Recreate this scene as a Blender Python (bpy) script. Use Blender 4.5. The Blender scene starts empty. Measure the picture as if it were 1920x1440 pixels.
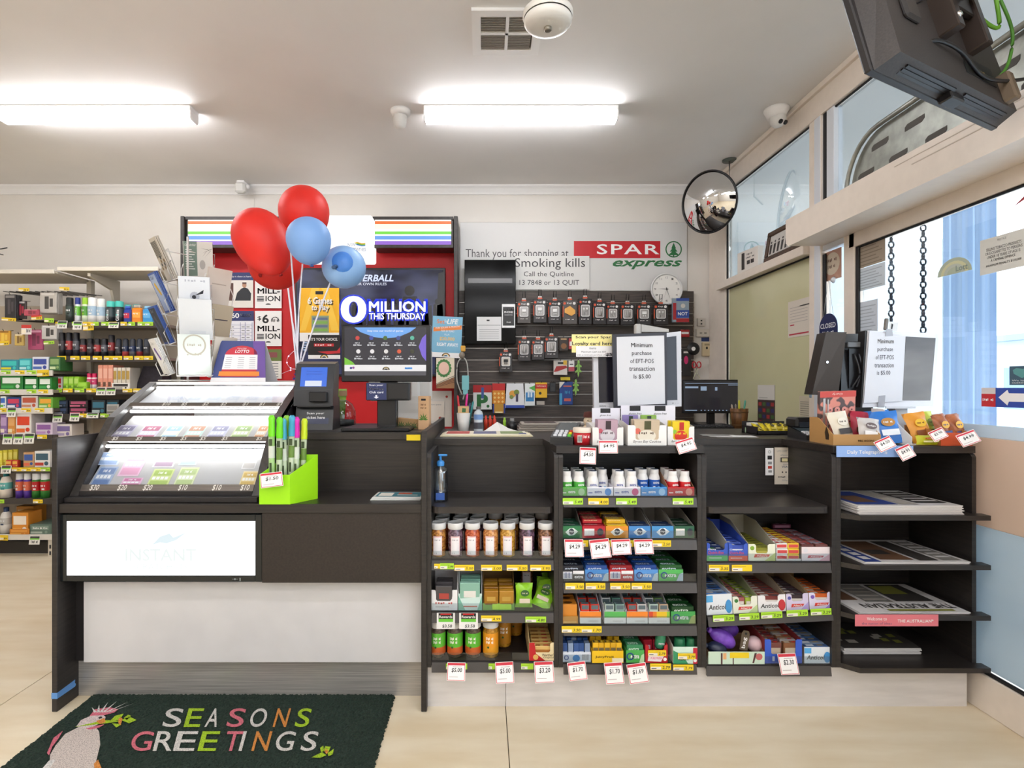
import bpy, math, random
import bmesh
from mathutils import Vector, Matrix, Euler
random.seed(7)
SC = bpy.context.scene
COL = SC.collection
PI = math.pi
# ---- camera: level, slight lateral shift -------------------------------------------------
F, CX, CY, H = 1030.0, 908.0, 725.0, 1.35
cd = bpy.data.cameras.new('camera')
cam = bpy.data.objects.new('camera', cd)
COL.objects.link(cam)
cam.location = (0, 0, H)
cam.rotation_euler = (PI / 2, 0, 0)
cd.sensor_width = 36
cd.lens = F / 1920 * 36
cd.shift_x = (960 - CX) / 1920
cd.shift_y = (CY - 720) / 1920
cd.clip_start = 0.02
SC.camera = cam
# ---- sky -----------------------------------------------------------------------------------
W = bpy.data.worlds.new('sky')
SC.world = W
W.use_nodes = True
bg = W.node_tree.nodes['Background']
bg.inputs[0].default_value = (0.87, 0.94, 1.0, 1)
bg.inputs[1].default_value = 1.2
LAMP = 10.0          # emission of the ceiling battens
# ---- exposure ------------------------------------------------------------------------------
vs = SC.view_settings
vs.view_transform = 'Standard'
vs.look = 'None'
vs.gamma = 1
vs.use_curve_mapping = False
vs.exposure = 1.75
KE = 2 ** -vs.exposure    # screen and sign brightness is given in display units
def X(px, Y): return (px - CX) * Y / F
def Z(py, Y): return H - (py - CY) * Y / F
# ---- materials -----------------------------------------------------------------------------
def lin(h):
 o = []
 for i in (0, 2, 4):
  c = int(h[i:i + 2], 16) / 255
  o.append(c / 12.92 if c <= .04045 else ((c + .055) / 1.055) ** 2.4)
 return o + [1]
_m = {}
def M(h, r=.5, m=0, e=0, coat=0):
 k = (h, r, m, e, coat)
 if k in _m: return _m[k]
 t = bpy.data.materials.new('mat_' + h)
 t.use_nodes = True
 p = t.node_tree.nodes['Principled BSDF']
 p.inputs['Base Color'].default_value = lin(h) if not e else [c * .06 for c in lin(h)[:3]] + [1]
 p.inputs['Roughness'].default_value = r
 p.inputs['Metallic'].default_value = m
 if coat: p.inputs['Coat Weight'].default_value = coat
 if e:
  p.inputs['Emission Color'].default_value = lin(h)
  p.inputs['Emission Strength'].default_value = e * KE if e < 5 else e
 _m[k] = t
 return t
def noisy(name, a, b, scale, r=.5, m=0, bump=0, detail=4, coord='Object', rvar=0, low=.35, high=.65):
 t = bpy.data.materials.new(name)
 t.use_nodes = True
 N, L = t.node_tree.nodes, t.node_tree.links
 p = N['Principled BSDF']
 tc = N.new('ShaderNodeTexCoord')
 mp = N.new('ShaderNodeMapping')
 mp.inputs['Scale'].default_value = scale
 L.new(tc.outputs[coord], mp.inputs[0])
 nz = N.new('ShaderNodeTexNoise')
 nz.inputs['Scale'].default_value = 1
 nz.inputs['Detail'].default_value = detail
 L.new(mp.outputs[0], nz.inputs['Vector'])
 cr = N.new('ShaderNodeValToRGB')
 cr.color_ramp.elements[0].position = low
 cr.color_ramp.elements[1].position = high
 cr.color_ramp.elements[0].color = lin(a)
 cr.color_ramp.elements[1].color = lin(b)
 L.new(nz.outputs['Fac'], cr.inputs[0])
 L.new(cr.outputs[0], p.inputs['Base Color'])
 p.inputs['Roughness'].default_value = r
 p.inputs['Metallic'].default_value = m
 if rvar:
  mr = N.new('ShaderNodeMapRange')
  mr.inputs['To Min'].default_value = r
  mr.inputs['To Max'].default_value = r + rvar
  L.new(nz.outputs['Fac'], mr.inputs[0])
  L.new(mr.outputs[0], p.inputs['Roughness'])
 if bump:
  bp = N.new('ShaderNodeBump')
  bp.inputs['Strength'].default_value = bump
  bp.inputs['Distance'].default_value = .003
  L.new(nz.outputs['Fac'], bp.inputs['Height'])
  L.new(bp.outputs[0], p.inputs['Normal'])
 return t
def glassy(name, tint='ffffff', refl=1.0, base=.04):
 t = bpy.data.materials.new(name)
 t.use_nodes = True
 N, L = t.node_tree.nodes, t.node_tree.links
 N.remove(N['Principled BSDF'])
 out = N['Material Output']
 tr = N.new('ShaderNodeBsdfTransparent')
 tr.inputs[0].default_value = lin(tint)
 gl = N.new('ShaderNodeBsdfGlossy')
 gl.inputs['Roughness'].default_value = .01
 lw = N.new('ShaderNodeLayerWeight')
 lw.inputs[0].default_value = .5
 pw = N.new('ShaderNodeMath')
 pw.operation = 'POWER'
 pw.inputs[1].default_value = 5
 L.new(lw.outputs['Facing'], pw.inputs[0])
 ml = N.new('ShaderNodeMath')
 ml.operation = 'MULTIPLY_ADD'
 ml.inputs[1].default_value = .9
 ml.inputs[2].default_value = base * refl
 L.new(pw.outputs[0], ml.inputs[0])
 mx = N.new('ShaderNodeMixShader')
 L.new(ml.outputs[0], mx.inputs[0])
 L.new(tr.outputs[0], mx.inputs[1])
 L.new(gl.outputs[0], mx.inputs[2])
 L.new(mx.outputs[0], out.inputs['Surface'])
 return t
GLASS = glassy('window_glass', 'f6fbff', 1.3)
HIGLASS = glassy('transom_glass', 'eff4f6', 9)
CASEGLASS = glassy('case_glass', 'fafcff', 1.6)
def film(name, a, b, scale):
 t = noisy(name, a, b, scale, .18, detail=2)
 N, L = t.node_tree.nodes, t.node_tree.links
 tl = N.new('ShaderNodeBsdfTranslucent')
 L.new(N['Color Ramp'].outputs[0], tl.inputs[0])
 mx = N.new('ShaderNodeMixShader')
 mx.inputs[0].default_value = .3
 L.new(N['Principled BSDF'].outputs[0], mx.inputs[1])
 L.new(tl.outputs[0], mx.inputs[2])
 L.new(mx.outputs[0], N['Material Output'].inputs['Surface'])
 return t
PLASTIC = glassy('clear_plastic', 'f0f4f6', 1.5)
WALL = noisy('wall_paint', 'dcd6cd', 'e0dad2', (3, 3, 3), .6, bump=.05)
CEIL = noisy('ceiling_paint', 'e9e6e3', 'edeae7', (2, 2, 2), .7, bump=.04)
CREAM = noisy('cream_powder_coat', 'ebdfd2', 'efe3d6', (20, 20, 20), .4)
LAM = noisy('charcoal_laminate', '231f1e', '302b28', (6, 6, 120), .42, detail=6)
LAMH = noisy('charcoal_laminate_long', '252120', '332d29', (4, 90, 120), .38, detail=6)
BROWN = noisy('brown_laminate', '261f1c', '302823', (120, 60, 120), .45)
SLAT = noisy('slat_laminate', '3a322e', '564b44', (5, 40, 90), .5, detail=6)
GREYP = noisy('white_laminate', 'd2cfce', 'd6d3d2', (8, 8, 8), .25)
STEEL = noisy('brushed_steel', 'a39f9a', 'c4c0ba', (3, 60, 220), .32, m=.55, detail=3, rvar=.15)
FLOOR = noisy('beige_vinyl', 'dcc9a8', 'ecdfc6', (2.2, 9, 1), .42, detail=7, bump=.06, low=.3, high=.7, rvar=.15)
BLK = M('141316', .35)
DK = M('221f20', .45)
WHT = M('f2f0ee', .5)
PAPER = M('f1efec', .75)
INK = M('1d1c1f', .6)
CHROME = M('cfcfcf', .18, 1)
WIRE = M('e6e4e0', .35, .2)
RED = M('c8141e', .45)
YEL = M('f6d813', .55)
LIME = M('a8de2c', .55)
# ---- mesh builder --------------------------------------------------------------------------
_tx = {}
def glyphs(s, bold=0., shear=0., space=1.):
 bold = min(bold, .055) * (.65 if bold < .05 else 1)
 k = (s, bold, shear, space)
 if k in _tx: return _tx[k]
 cu = bpy.data.curves.new('t', 'FONT')
 cu.body = s
 cu.size = 1
 multi = 'M' in s and bold > .001      # the font's M breaks when thickened: strike it several times instead
 cu.offset = 0 if multi else bold
 cu.shear = shear
 cu.space_character = space
 cu.resolution_u = 5 if len(s) < 3 else 2
 cu.align_x = 'CENTER'
 ob = bpy.data.objects.new('t', cu)
 me = ob.to_mesh()
 vs_ = [(v.co.x, v.co.y) for v in me.vertices]
 fs = [tuple(p.vertices) for p in me.polygons]
 if multi:
  n0 = len(vs_); f0 = list(fs); v0 = list(vs_)
  for k, (dx, dy) in enumerate(((-bold, -bold), (bold, -bold), (bold, bold), (-bold, bold))):
   vs_ += [(a + dx, b + dy) for a, b in v0]
   fs += [tuple(i + n0 * (k + 1) for i in f) for f in f0]
 ob.to_mesh_clear()
 bpy.data.objects.remove(ob)
 bpy.data.curves.remove(cu)
 x0 = min(v[0] for v in vs_); x1 = max(v[0] for v in vs_)
 y0 = min(v[1] for v in vs_); y1 = max(v[1] for v in vs_)
 vs_ = [((a - x0) / max(1e-6, x1 - x0), (b - y0) / max(1e-6, y1 - y0)) for a, b in vs_]
 _tx[k] = (vs_, fs)
 return _tx[k]
class B:
 def __init__(s):
  s.v = []; s.f = []; s.m = []; s.s = []
 def add(s, vs_, fs, m=0, sm=False):
  n = len(s.v)
  s.v += [tuple(p) for p in vs_]
  for f in fs:
   s.f.append(tuple(i + n for i in f)); s.m.append(m); s.s.append(sm)
  return s
 def hexa(s, p, m=0):
  return s.add(p, [(0, 3, 2, 1), (4, 5, 6, 7), (0, 1, 5, 4), (1, 2, 6, 5), (2, 3, 7, 6), (3, 0, 4, 7)], m)
 def box(s, x0, x1, y0, y1, z0, z1, m=0):
  return s.hexa([(x0, y0, z0), (x1, y0, z0), (x1, y1, z0), (x0, y1, z0), (x0, y0, z1), (x1, y0, z1), (x1, y1, z1), (x0, y1, z1)], m)
 def cbox(s, x0, x1, y0, y1, z0, z1, c=.002, m=0):
  c = min(c, (x1 - x0) / 2.1, (y1 - y0) / 2.1, (z1 - z0) / 2.1)
  xs, ys, zs = (x0, x1), (y0, y1), (z0, z1)
  vs_ = []; ix = {}
  for i in (0, 1):
   for j in (0, 1):
    for k in (0, 1):
     a = (1 - 2 * i) * c; b = (1 - 2 * j) * c; d = (1 - 2 * k) * c
     for q, p in enumerate(((xs[i], ys[j] + b, zs[k] + d), (xs[i] + a, ys[j], zs[k] + d), (xs[i] + a, ys[j] + b, zs[k]))):
      ix[i, j, k, q] = len(vs_); vs_.append(p)
  fs = []
  for i in (0, 1): fs.append([ix[i, 0, 0, 0], ix[i, 1, 0, 0], ix[i, 1, 1, 0], ix[i, 0, 1, 0]])
  for j in (0, 1): fs.append([ix[0, j, 0, 1], ix[1, j, 0, 1], ix[1, j, 1, 1], ix[0, j, 1, 1]])
  for k in (0, 1): fs.append([ix[0, 0, k, 2], ix[1, 0, k, 2], ix[1, 1, k, 2], ix[0, 1, k, 2]])
  for i in (0, 1):
   for j in (0, 1): fs.append([ix[i, j, 0, 0], ix[i, j, 1, 0], ix[i, j, 1, 1], ix[i, j, 0, 1]])
   for k in (0, 1): fs.append([ix[i, 0, k, 0], ix[i, 1, k, 0], ix[i, 1, k, 2], ix[i, 0, k, 2]])
  for j in (0, 1):
   for k in (0, 1): fs.append([ix[0, j, k, 1], ix[1, j, k, 1], ix[1, j, k, 2], ix[0, j, k, 2]])
  for i in (0, 1):
   for j in (0, 1):
    for k in (0, 1): fs.append([ix[i, j, k, q] for q in range(3)])
  return s.add(vs_, fs, m)
 def prism(s, poly, ax, a0, a1, m=0):
  """polygon in the two other axes, extruded along ax"""
  def P(u, v, a): return {'x': (a, u, v), 'y': (u, a, v), 'z': (u, v, a)}[ax]
  n = len(poly)
  vs_ = [P(u, v, a0) for u, v in poly] + [P(u, v, a1) for u, v in poly]
  fs = [tuple(range(n))[::-1], tuple(range(n, 2 * n))] + [(i, (i + 1) % n, n + (i + 1) % n, n + i) for i in range(n)]
  return s.add(vs_, fs, m)
 def lathe(s, prof, cx=0, cy=0, n=20, m=0, a0=0, a1=2 * PI, sm=True, mz=None):
  full = abs(a1 - a0 - 2 * PI) < 1e-6
  k = n if full else n + 1
  vs_ = []
  for r, z in prof:
   for i in range(k):
    a = a0 + (a1 - a0) * i / n
    vs_.append((cx + r * math.cos(a), cy + r * math.sin(a), z))
  for q in range(len(prof) - 1):
   fs = [(q * k + i, q * k + (i + 1) % k, (q + 1) * k + (i + 1) % k, (q + 1) * k + i) for i in range(n if full else n)]
   base = len(s.v)
   if q == 0: s.v += vs_; off = base
   for f in fs:
    s.f.append(tuple(i + off for i in f)); s.m.append(mz[q] if mz else m); s.s.append(sm)
  return s
 def tube(s, pts, r, n=6, m=0):
  pts = [Vector(p) for p in pts]
  rings = []
  base = len(s.v)
  for i, p in enumerate(pts):
   d = (pts[min(i + 1, len(pts) - 1)] - pts[max(i - 1, 0)])
   if d.length < 1e-9: d = Vector((0, 0, 1))
   d.normalize()
   u = d.cross(Vector((0, 0, 1)))
   if u.length < .1: u = d.cross(Vector((1, 0, 0)))
   u.normalize(); w = d.cross(u)
   for k in range(n):
    a = 2 * PI * k / n
    s.v.append(tuple(p + r * (math.cos(a) * u + math.sin(a) * w)))
  for i in range(len(pts) - 1):
   for k in range(n):
    s.f.append((base + i * n + k, base + i * n + (k + 1) % n, base + (i + 1) * n + (k + 1) % n, base + (i + 1) * n + k)); s.m.append(m); s.s.append(True)
  s.f.append(tuple(base + k for k in range(n))); s.m.append(m); s.s.append(False)
  s.f.append(tuple(base + (len(pts) - 1) * n + k for k in range(n))); s.m.append(m); s.s.append(False)
  return s
 def ball(s, c, rx, ry, rz, n=14, k=8, m=0):
  prof = [(math.sin(PI * i / k), -math.cos(PI * i / k)) for i in range(k + 1)]
  b0 = len(s.v)
  s.lathe([(max(r, 1e-4), z) for r, z in prof], 0, 0, n, m)
  for i in range(b0, len(s.v)):
   p = s.v[i]
   s.v[i] = (c[0] + p[0] * rx, c[1] + p[1] * ry, c[2] + p[2] * rz)
  return s
 def patch(s, x0, x1, z0, z1, y, m=0):
  return s.add([(x0, y, z0), (x1, y, z0), (x1, y, z1), (x0, y, z1)], [(0, 1, 2, 3)], m)
 def top(s, x0, x1, y0, y1, z, m=0):
  return s.add([(x0, y0, z), (x1, y0, z), (x1, y1, z), (x0, y1, z)], [(0, 1, 2, 3)], m)
 def poly(s, pts, y, m=0):
  return s.add([(a, y, b) for a, b in pts], [tuple(range(len(pts)))], m)
 def disc(s, cx, cz, r, y, m=0, n=20, r2=None):
  return s.poly([(cx + r * math.cos(2 * PI * i / n), cz + (r2 or r) * math.sin(2 * PI * i / n)) for i in range(n)], y, m)
 def ring(s, cx, cz, r, w, y, m=0, n=28):
  a = [(cx + q * math.cos(2 * PI * i / n), y, cz + q * math.sin(2 * PI * i / n)) for q in (r - w, r) for i in range(n)]
  return s.add(a, [(i, (i + 1) % n, n + (i + 1) % n, n + i) for i in range(n)], m)
 def text(s, t, x0, x1, z0, z1, y, m=0, bold=0., shear=0., space=1.):
  g, fs = glyphs(t, bold, shear, space)
  return s.add([(x0 + (x1 - x0) * a, y, z0 + (z1 - z0) * b) for a, b in g], fs, m)
 def textg(s, t, o, u, v, m=0, bold=0., shear=0., space=1.):
  g, fs = glyphs(t, bold, shear, space)
  o, u, v = Vector(o), Vector(u), Vector(v)
  return s.add([tuple(o + u * a + v * b) for a, b in g], fs, m)
 def scrib(s, x0, x1, z0, z1, y, m=0, *a_):
  n = 7; w = (x1 - x0) / n
  for k in range(n):
   if k == 4: continue
   a = (k * 37 % 11) / 11
   s.patch(x0 + w * k, x0 + w * (k + .45 + .4 * a), z0 + (z1 - z0) * (.15 * (k % 2)), z1 - (z1 - z0) * .3 * a, y, m)
  return s
 def xf(s, mat, i0=0):
  for i in range(i0, len(s.v)): s.v[i] = tuple(mat @ Vector(s.v[i]))
  return s
 def mesh(s, name, mats, weld=False):
  me = bpy.data.meshes.new(name)
  me.from_pydata(s.v, [], s.f)
  for t in (mats if isinstance(mats, (list, tuple)) else [mats]): me.materials.append(t)
  me.polygons.foreach_set('material_index', s.m)
  me.polygons.foreach_set('use_smooth', s.s)
  bm = bmesh.new(); bm.from_mesh(me)
  bmesh.ops.recalc_face_normals(bm, faces=bm.faces)
  bm.to_mesh(me); bm.free()
  me.update()
  return me
def link(name, me, parent=None, loc=(0, 0, 0), rot=(0, 0, 0)):
 o = bpy.data.objects.new(name, me)
 COL.objects.link(o)
 o.location = loc
 o.rotation_euler = rot
 if parent: o.parent = parent
 return o
def O(b, name, mats, parent=None, loc=(0, 0, 0), rot=(0, 0, 0)):
 return link(name, b.mesh(name, mats), parent, loc, rot)
def tag(o, label, cat, group=None):
 o['label'] = label; o['category'] = cat
 if group: o['group'] = group
 return o
def T(name, label, cat, loc=(0, 0, 0), rot=(0, 0, 0), group=None):
 o = link(name, None, None, loc, rot)
 o.empty_display_size = .05
 return tag(o, label, cat, group)
def st(o):
 o['kind'] = 'structure'
 return o
def dup(o, loc, rot=None, label=None, parent=None):
 c = o.copy(); COL.objects.link(c)
 if parent is None:
  c.location = loc
  if rot is not None: c.rotation_euler = rot
  if label: c['label'] = label
 else: c.parent = parent
 for ch in list(o.children): dup(ch, None, None, None, c)
 return c
ORD = ['first', 'second', 'third', 'fourth', 'fifth', 'sixth', 'seventh', 'eighth', 'ninth', 'tenth', 'eleventh', 'twelfth', 'thirteenth', 'fourteenth']
# ============================ ROOM SHELL ====================================================
XW, YW, ZC = 2.07, 5.07, 3.2
o = st(O(B().box(-6.5, XW + .05, -4, YW + .1, -.06, -.006), 'floor', M('6a5c46', .8)))
seams = [-6.5, -4.19, -2.05, .09, XW + .05]
for a, b in zip(seams, seams[1:]):
 O(B().box(a + .0018, b - .0018, -4, YW + .1, -.006, 0), 'floor_sheet', FLOOR, o)
st(O(B().box(-6.5, XW + .06, -4, YW + .12, ZC, ZC + .1), 'ceiling', CEIL))
st(O(B().box(-6.5, XW + .06, YW, YW + .12, 0, ZC), 'wall_back', WALL))
st(O(B().box(-6.62, -6.5, -4, YW + .12, 0, ZC), 'wall_left', WALL))
st(O(B().box(-6.62, XW + .12, -4.12, -4, 0, ZC), 'wall_rear', WALL))
st(O(B().box(XW, XW + .12, -4, .3, 0, .5).box(XW, XW + .12, -4, .3, 2.7, ZC).box(XW, XW + .12, -4, -3.6, .5, 2.7).box(XW, XW + .12, .1, .3, .5, 2.7), 'wall_right', WALL))
b = B().prism([(YW, ZC), (YW - .05, ZC), (YW - .048, ZC - .012), (YW - .03, ZC - .03), (YW - .014, ZC - .062), (YW - .012, ZC - .08), (YW, ZC - .08)], 'x', -6.5, XW)
st(O(b, 'trim_1', CEIL))
st(O(B().box(-6.5, XW, YW - .014, YW, 0, .1), 'baseboard_back', CREAM))
# wall panel joints, raised cover strips
for i, (px, y0, y1) in enumerate(((476, 372, 405), (1290, 415, 560))):
 st(O(B().box(X(px, YW) - .006, X(px, YW) + .006, YW - .006, YW, Z(y1, YW), Z(y0, YW)), 'trim_%d' % (i + 2), WALL))
st(O(B().box(X(862, YW), X(1290, YW), YW - .006, YW, Z(417, YW), Z(414, YW)), 'trim_4', WALL))
# ---- shopfront on the right ----------------------------------------------------------------
SEAL = M('15161a', .6)
ALU = M('dfe3ea', .35)
w1 = st(link('window_1', None, None, (XW, 4.1, 0)))
def rp(par, name, mat, y0, y1, z0, z1, x0=XW, x1=XW + .06, c=.003):
 oy = par.location
 if name.endswith('seal'): x1 = x0 + .012
 return O(B().cbox(x0 - oy.x, x1 - oy.x, y0 - oy.y, y1 - oy.y, z0, z1, c), name, mat, par)
rp(w1, 'jamb', CREAM, 4.72, 5.06, 0, 3.02)
rp(w1, 'seal', SEAL, 4.705, 4.722, 0, 2.19, XW + .012)
rp(w1, 'seal', SEAL, 4.705, 4.722, 2.25, 3.02, XW + .012)
rp(w1, 'transom_rail', CREAM, 3.49, 4.80, 2.19, 2.25, XW - .045)
rp(w1, 'seal', SEAL, 3.49, 4.72, 2.18, 2.19, XW + .012)
rp(w1, 'top_rail', CREAM, .3, 4.85, 3.02, 3.2, XW - .006)
rp(w1, 'seal', SEAL, .3, 4.72, 3.008, 3.02, XW + .012)
rp(w1, 'ceiling_bead', CREAM, .3, 5.06, 3.165, 3.2, XW - .03)
GREEN = noisy('olive_painted_glass', 'd2cfa6', 'd8d5ac', (2, 2, 2), .06)
rp(w1, 'green_panel', GREEN, 3.49, 4.71, 0, 2.185, XW + .03, XW + .045)
rp(w1, 'pane', HIGLASS, 3.49, 4.71, 2.245, 3.015, XW + .03, XW + .036)
rp(w1, 'post', CREAM, 3.37, 3.495, 0, 3.02, XW - .004)
rp(w1, 'post_reveal', ALU, 3.375, 3.44, 0, 3.02, XW - .0055, XW + .03)  # paler strip paints the light caught by the post's reveal
d1 = st(link('door_1', None, None, (XW, 2.0, 0)))
rp(d1, 'seal', SEAL, 3.345, 3.37, 0, 2.16, XW + .004)
rp(d1, 'sidelight_pane', GLASS, 3.16, 3.35, .05, 2.19, XW + .03, XW + .036)
rp(d1, 'sidelight_head', ALU, 3.16, 3.36, 2.178, 2.25)
rp(d1, 'door_post', CREAM, 3.075, 3.165, 0, 2.25)
rp(d1, 'door_head', CREAM, .3, 3.12, 2.133, 2.25)
rp(d1, 'seal', SEAL, 3.05, 3.078, .16, 2.133, XW + .008)
rp(d1, 'seal', SEAL, .3, 3.06, 2.122, 2.133, XW + .008)
rp(d1, 'seal', SEAL, .3, 3.06, .155, .172, XW + .008)
rp(d1, 'bottom_rail', CREAM, .3, 3.08, .0, .156)
rp(d1, 'clear_pane', GLASS, .3, 3.05, 1.14, 2.125, XW + .03, XW + .036)
FILM = film('frosted_blue_film', 'c4d4de', 'd6e2e8', (.2, .9, 3.2))
rp(d1, 'blue_film', FILM, .3, 3.05, .17, .762, XW + .028, XW + .036)
rp(d1, 'peach_film', film('peach_film', 'ddc8b6', 'e2cdbc', (1, 1, 1)), .3, 3.05, .762, 1.136, XW + .028, XW + .036)
rp(d1, 'film_edge', film('film_edge', 'd6e4ec', 'dce8f0', (1, 1, 1)), .3, 3.05, 1.136, 1.19, XW + .028, XW + .036)
rp(d1, 'upper_seal', SEAL, 3.33, 3.365, 2.376, 3.02, XW + .004)
rp(d1, 'upper_reveal', ALU, 3.26, 3.33, 2.3, 3.02, XW + .004)
rp(d1, 'upper_pane', HIGLASS, .3, 3.3, 2.3, 3.015, XW + .03, XW + .036)
rp(d1, 'lock_plate', M('8aa0b4', .4), 3.465, 3.49, 1.28, 1.38, XW - .008, XW)
# red and grey smear shapes printed on the film
# header box of the sliding door
hb = T('door_operator', 'long cream box over the glass door, housing the sliding door motor', 'door operator', (XW, 3.39, 2.21))
ob = B().prism([(-3.0, 0), (-.03, 0), (0, .022), (0, .166), (-3.0, .166)], 'x', -.21, -.001)
O(ob, 'cover', CREAM, hb)
O(B().box(-.212, -.21, -3.0, -1.0, .105, .109).box(-.212, -.21, -3.0, -.9, .135, .138), 'cover_groove', M('d0c2b4', .5), hb)
w2 = st(link('added_window', None, None, (XW, -1.75, 0)))  # added out of view for cool daylight on the counter fronts
rp(w2, 'pane', GLASS, -3.6, .1, .5, 2.7, XW + .03, XW + .036)
for y_ in (-3.6, -1.78, .06): rp(w2, 'mullion', CREAM, y_, y_ + .05, .5, 2.7)
# ---- outside the shopfront -----------------------------------------------------------------
st(O(B().box(2.13, 30, -20, 30, -.25, -.1), 'ground', noisy('pavement', 'c4c6c8', 'd2d4d6', (1, 1, 1), .8)))
st(O(B().box(2.13, 4.6, -4, 9, 3.06, 3.2), 'trim_8', M('ecebe9', .7)))
bd = T('building', 'low pale building seen far outside at the right frame edge', 'building', (18, 15, -.1))
O(B().box(0, 3, 0, 9, 0, 3.0), 'wall', M('d3dce4', .7), bd)
for k in range(4):
 O(B().box(-.04, 0, .4 + 2.2 * k, 1.8 + 2.2 * k, .7, 2.1), 'window', M('8fa6ba', .2), bd)
O(B().box(-.4, 3.2, -.2, 9.2, 3.0, 3.2), 'roof', M('9fb0bd', .6), bd)
pw_ = T('shop_wall', 'pale grey neighbouring shop wall outside behind the glass door', 'wall', (4.0, 6.5, -.1))
O(B().box(-1.8, 1.75, 0, .3, 0, 3.2), 'render', noisy('outside_render', 'c9d3da', 'd3dce2', (1, 1, 1), .7), pw_)
O(B().box(-1.8, 1.75, -.02, 0, 0, 1.1), 'dado', M('a9b8c4', .6), pw_)
bn = B()
pts = []
n = 22
for i in range(n + 1): pts.append((2.72 + .30 * i / n, .02 * math.sin(i * 1.9) + .012 * math.sin(i * .7)))
vv = []
for z in (-.1, 3.06):
 for x, dy in pts: vv.append((x - 2.87, dy, z))
bn.add(vv, [(i, i + 1, n + 2 + i, n + 1 + i) for i in range(n)], 0, True)
o = O(bn, 'reflection_strip', M('b4cbe8', .6), None, (2.87, 3.25, 0))  # pleated strip stands in for a blue reflection in the door glass
tag(o, 'tall pale blue pleated strip outside standing for a reflection in the glass door', 'reflection_strip')
# perforated steel tray on top of the header
pt = T('perforated_tray', 'curved galvanised metal tray with slots above the door header', 'metal tray', (1.98, 2.7, 2.376))
GALV = noisy('galvanised', '8d8f88', 'a4a69e', (15, 15, 15), .4, m=.6)
prof = []
R = .2
for i in range(9):
 a = PI - (PI / 2) * i / 8
 prof.append((.25 - .02 + R * math.cos(a) * 1.2, .0 + R * math.sin(a) * 1.35))
prof += [(-.6, .34), (-1.6, .40)]
prof = [(.25 - (p[0] - .0), p[1]) if i < 9 else p for i, p in enumerate(prof)]
pr2 = [(p[0], p[1]) for p in prof[:9]] + [(-1.6, .30)]
poly = pr2 + [(-1.6, 0)]
O(B().prism(poly, 'x', -.004, 0), 'plate', GALV, pt)
rim = [(-.03, p[0], p[1]) for p in pr2]
O(B().tube(rim, .012, 6), 'rolled_edge', GALV, pt)
for r in range(2):
 for k in range(6):
  y = .20 - .1 * r - .22 * k; z = .06 + .11 * r
  sl = B().prism([(y, z), (y - .1, z), (y - .115, z + .012), (y - .115, z + .03), (y - .015, z + .03), (y, z + .02)], 'x', -.0055, -.004)
  O(sl, 'slot', M('4a4640', .6), pt)
# ---- ceiling fittings ----------------------------------------------------------------------
def batten(x, y, label):
 t = T('batten_light', label, 'light', (x, y, ZC), group='ceiling battens')
 O(B().cbox(-.64, .64, -.055, .055, -.03, 0, .003), 'base_tray', WHT, t)
 b = B().prism([(-.05, -.03), (.05, -.03), (.047, -.07), (.034, -.088), (-.034, -.088), (-.047, -.07)], 'x', -.632, .632)
 O(b, 'diffuser', M('f3f4f8', .5, 0, LAMP), t)
 for s in (-1, 1):
  O(B().prism([(-.052, -.03), (.052, -.03), (.049, -.072), (.035, -.09), (-.035, -.09), (-.049, -.072)], 'x', min(s * .632, s * .641), max(s * .632, s * .641)), 'end_cap', WHT, t)
 return t
batten(.242, 3.66, 'lit white batten light on ceiling right of the vent and cameras')
batten(-2.57, 3.66, 'lit white batten light on ceiling at far left')
for i, (x, y) in enumerate(((.242, .6), (-2.57, .6), (.242, -2.2), (-2.57, -2.2), (-5.0, 2.0), (-5.0, -1.5), (1.5, -.8), (-1.2, -.8), (-1.2, -3.2), (1.5, -3.2))):  # battens added out of view to brighten the counter fronts
 batten(x, y, 'added unseen batten light for the counter fronts, number %s from the back' % ORD[i])
v = T('ceiling_vent', 'square white ceiling vent grille divided into four louvred quarters', 'vent', (-.063, 2.68, ZC))
s = .36
fr = B()
for a in ((0, s, 0, .045), (0, s, s - .045, s), (0, .045, .045, s - .045), (s - .045, s, .045, s - .045), (s / 2 - .008, s / 2 + .008, .045, s - .045), (.045, s - .045, s / 2 - .008, s / 2 + .008)):
 fr.box(a[0], a[1], a[2], a[3], -.016, 0)
O(fr, 'frame', WHT, v)
O(B().box(.03, s - .03, .03, s - .03, -.002, -.0005), 'duct', M('55504a', .8), v)
for q in range(2):
 for k in range(10):
  y = .052 + k * .0135 + q * .136
  if y > s - .05: continue
  for h in range(2):
   x0 = .047 + h * .137
   O(B().hexa([(x0, y, -.014), (x0 + .123, y, -.014), (x0 + .123, y + .002, -.014), (x0, y + .002, -.014), (x0, y + .008, -.003), (x0 + .123, y + .008, -.003), (x0 + .123, y + .010, -.003), (x0, y + .010, -.003)]), 'louvre', M('d9d2c6', .5), v)
f = T('ceiling_fan', 'white round ceiling fan hub with centre knob hanging beside the vent', 'fan', (.266, 2.3, 0))
FW = M('e9e5de', .35)
O(B().lathe([(.001, 2.853), (.06, 2.853), (.09, 2.862), (.1, 2.874), (.1, 2.885), (.098, 2.888)], n=40), 'hub_cover', FW, f)
O(B().lathe([(.1, 2.892), (.106, 2.9), (.104, 2.915), (.075, 2.935), (.05, 2.945), (.048, 3.0), (.042, 3.03), (.001, 3.03)], n=40), 'motor_housing', FW, f)
O(B().lathe([(.012, 3.03), (.012, 3.15), (.06, 3.16), (.066, 3.2)], n=24), 'rod', FW, f)
O(B().lathe([(.001, 2.838), (.012, 2.838), (.016, 2.842), (.016, 2.853)], n=20), 'knob', M('8d867a', .3, .6), f)
O(B().box(-.022, .004, -.0505, -.048, 2.955, 2.985), 'switch_label', INK, f)
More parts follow.
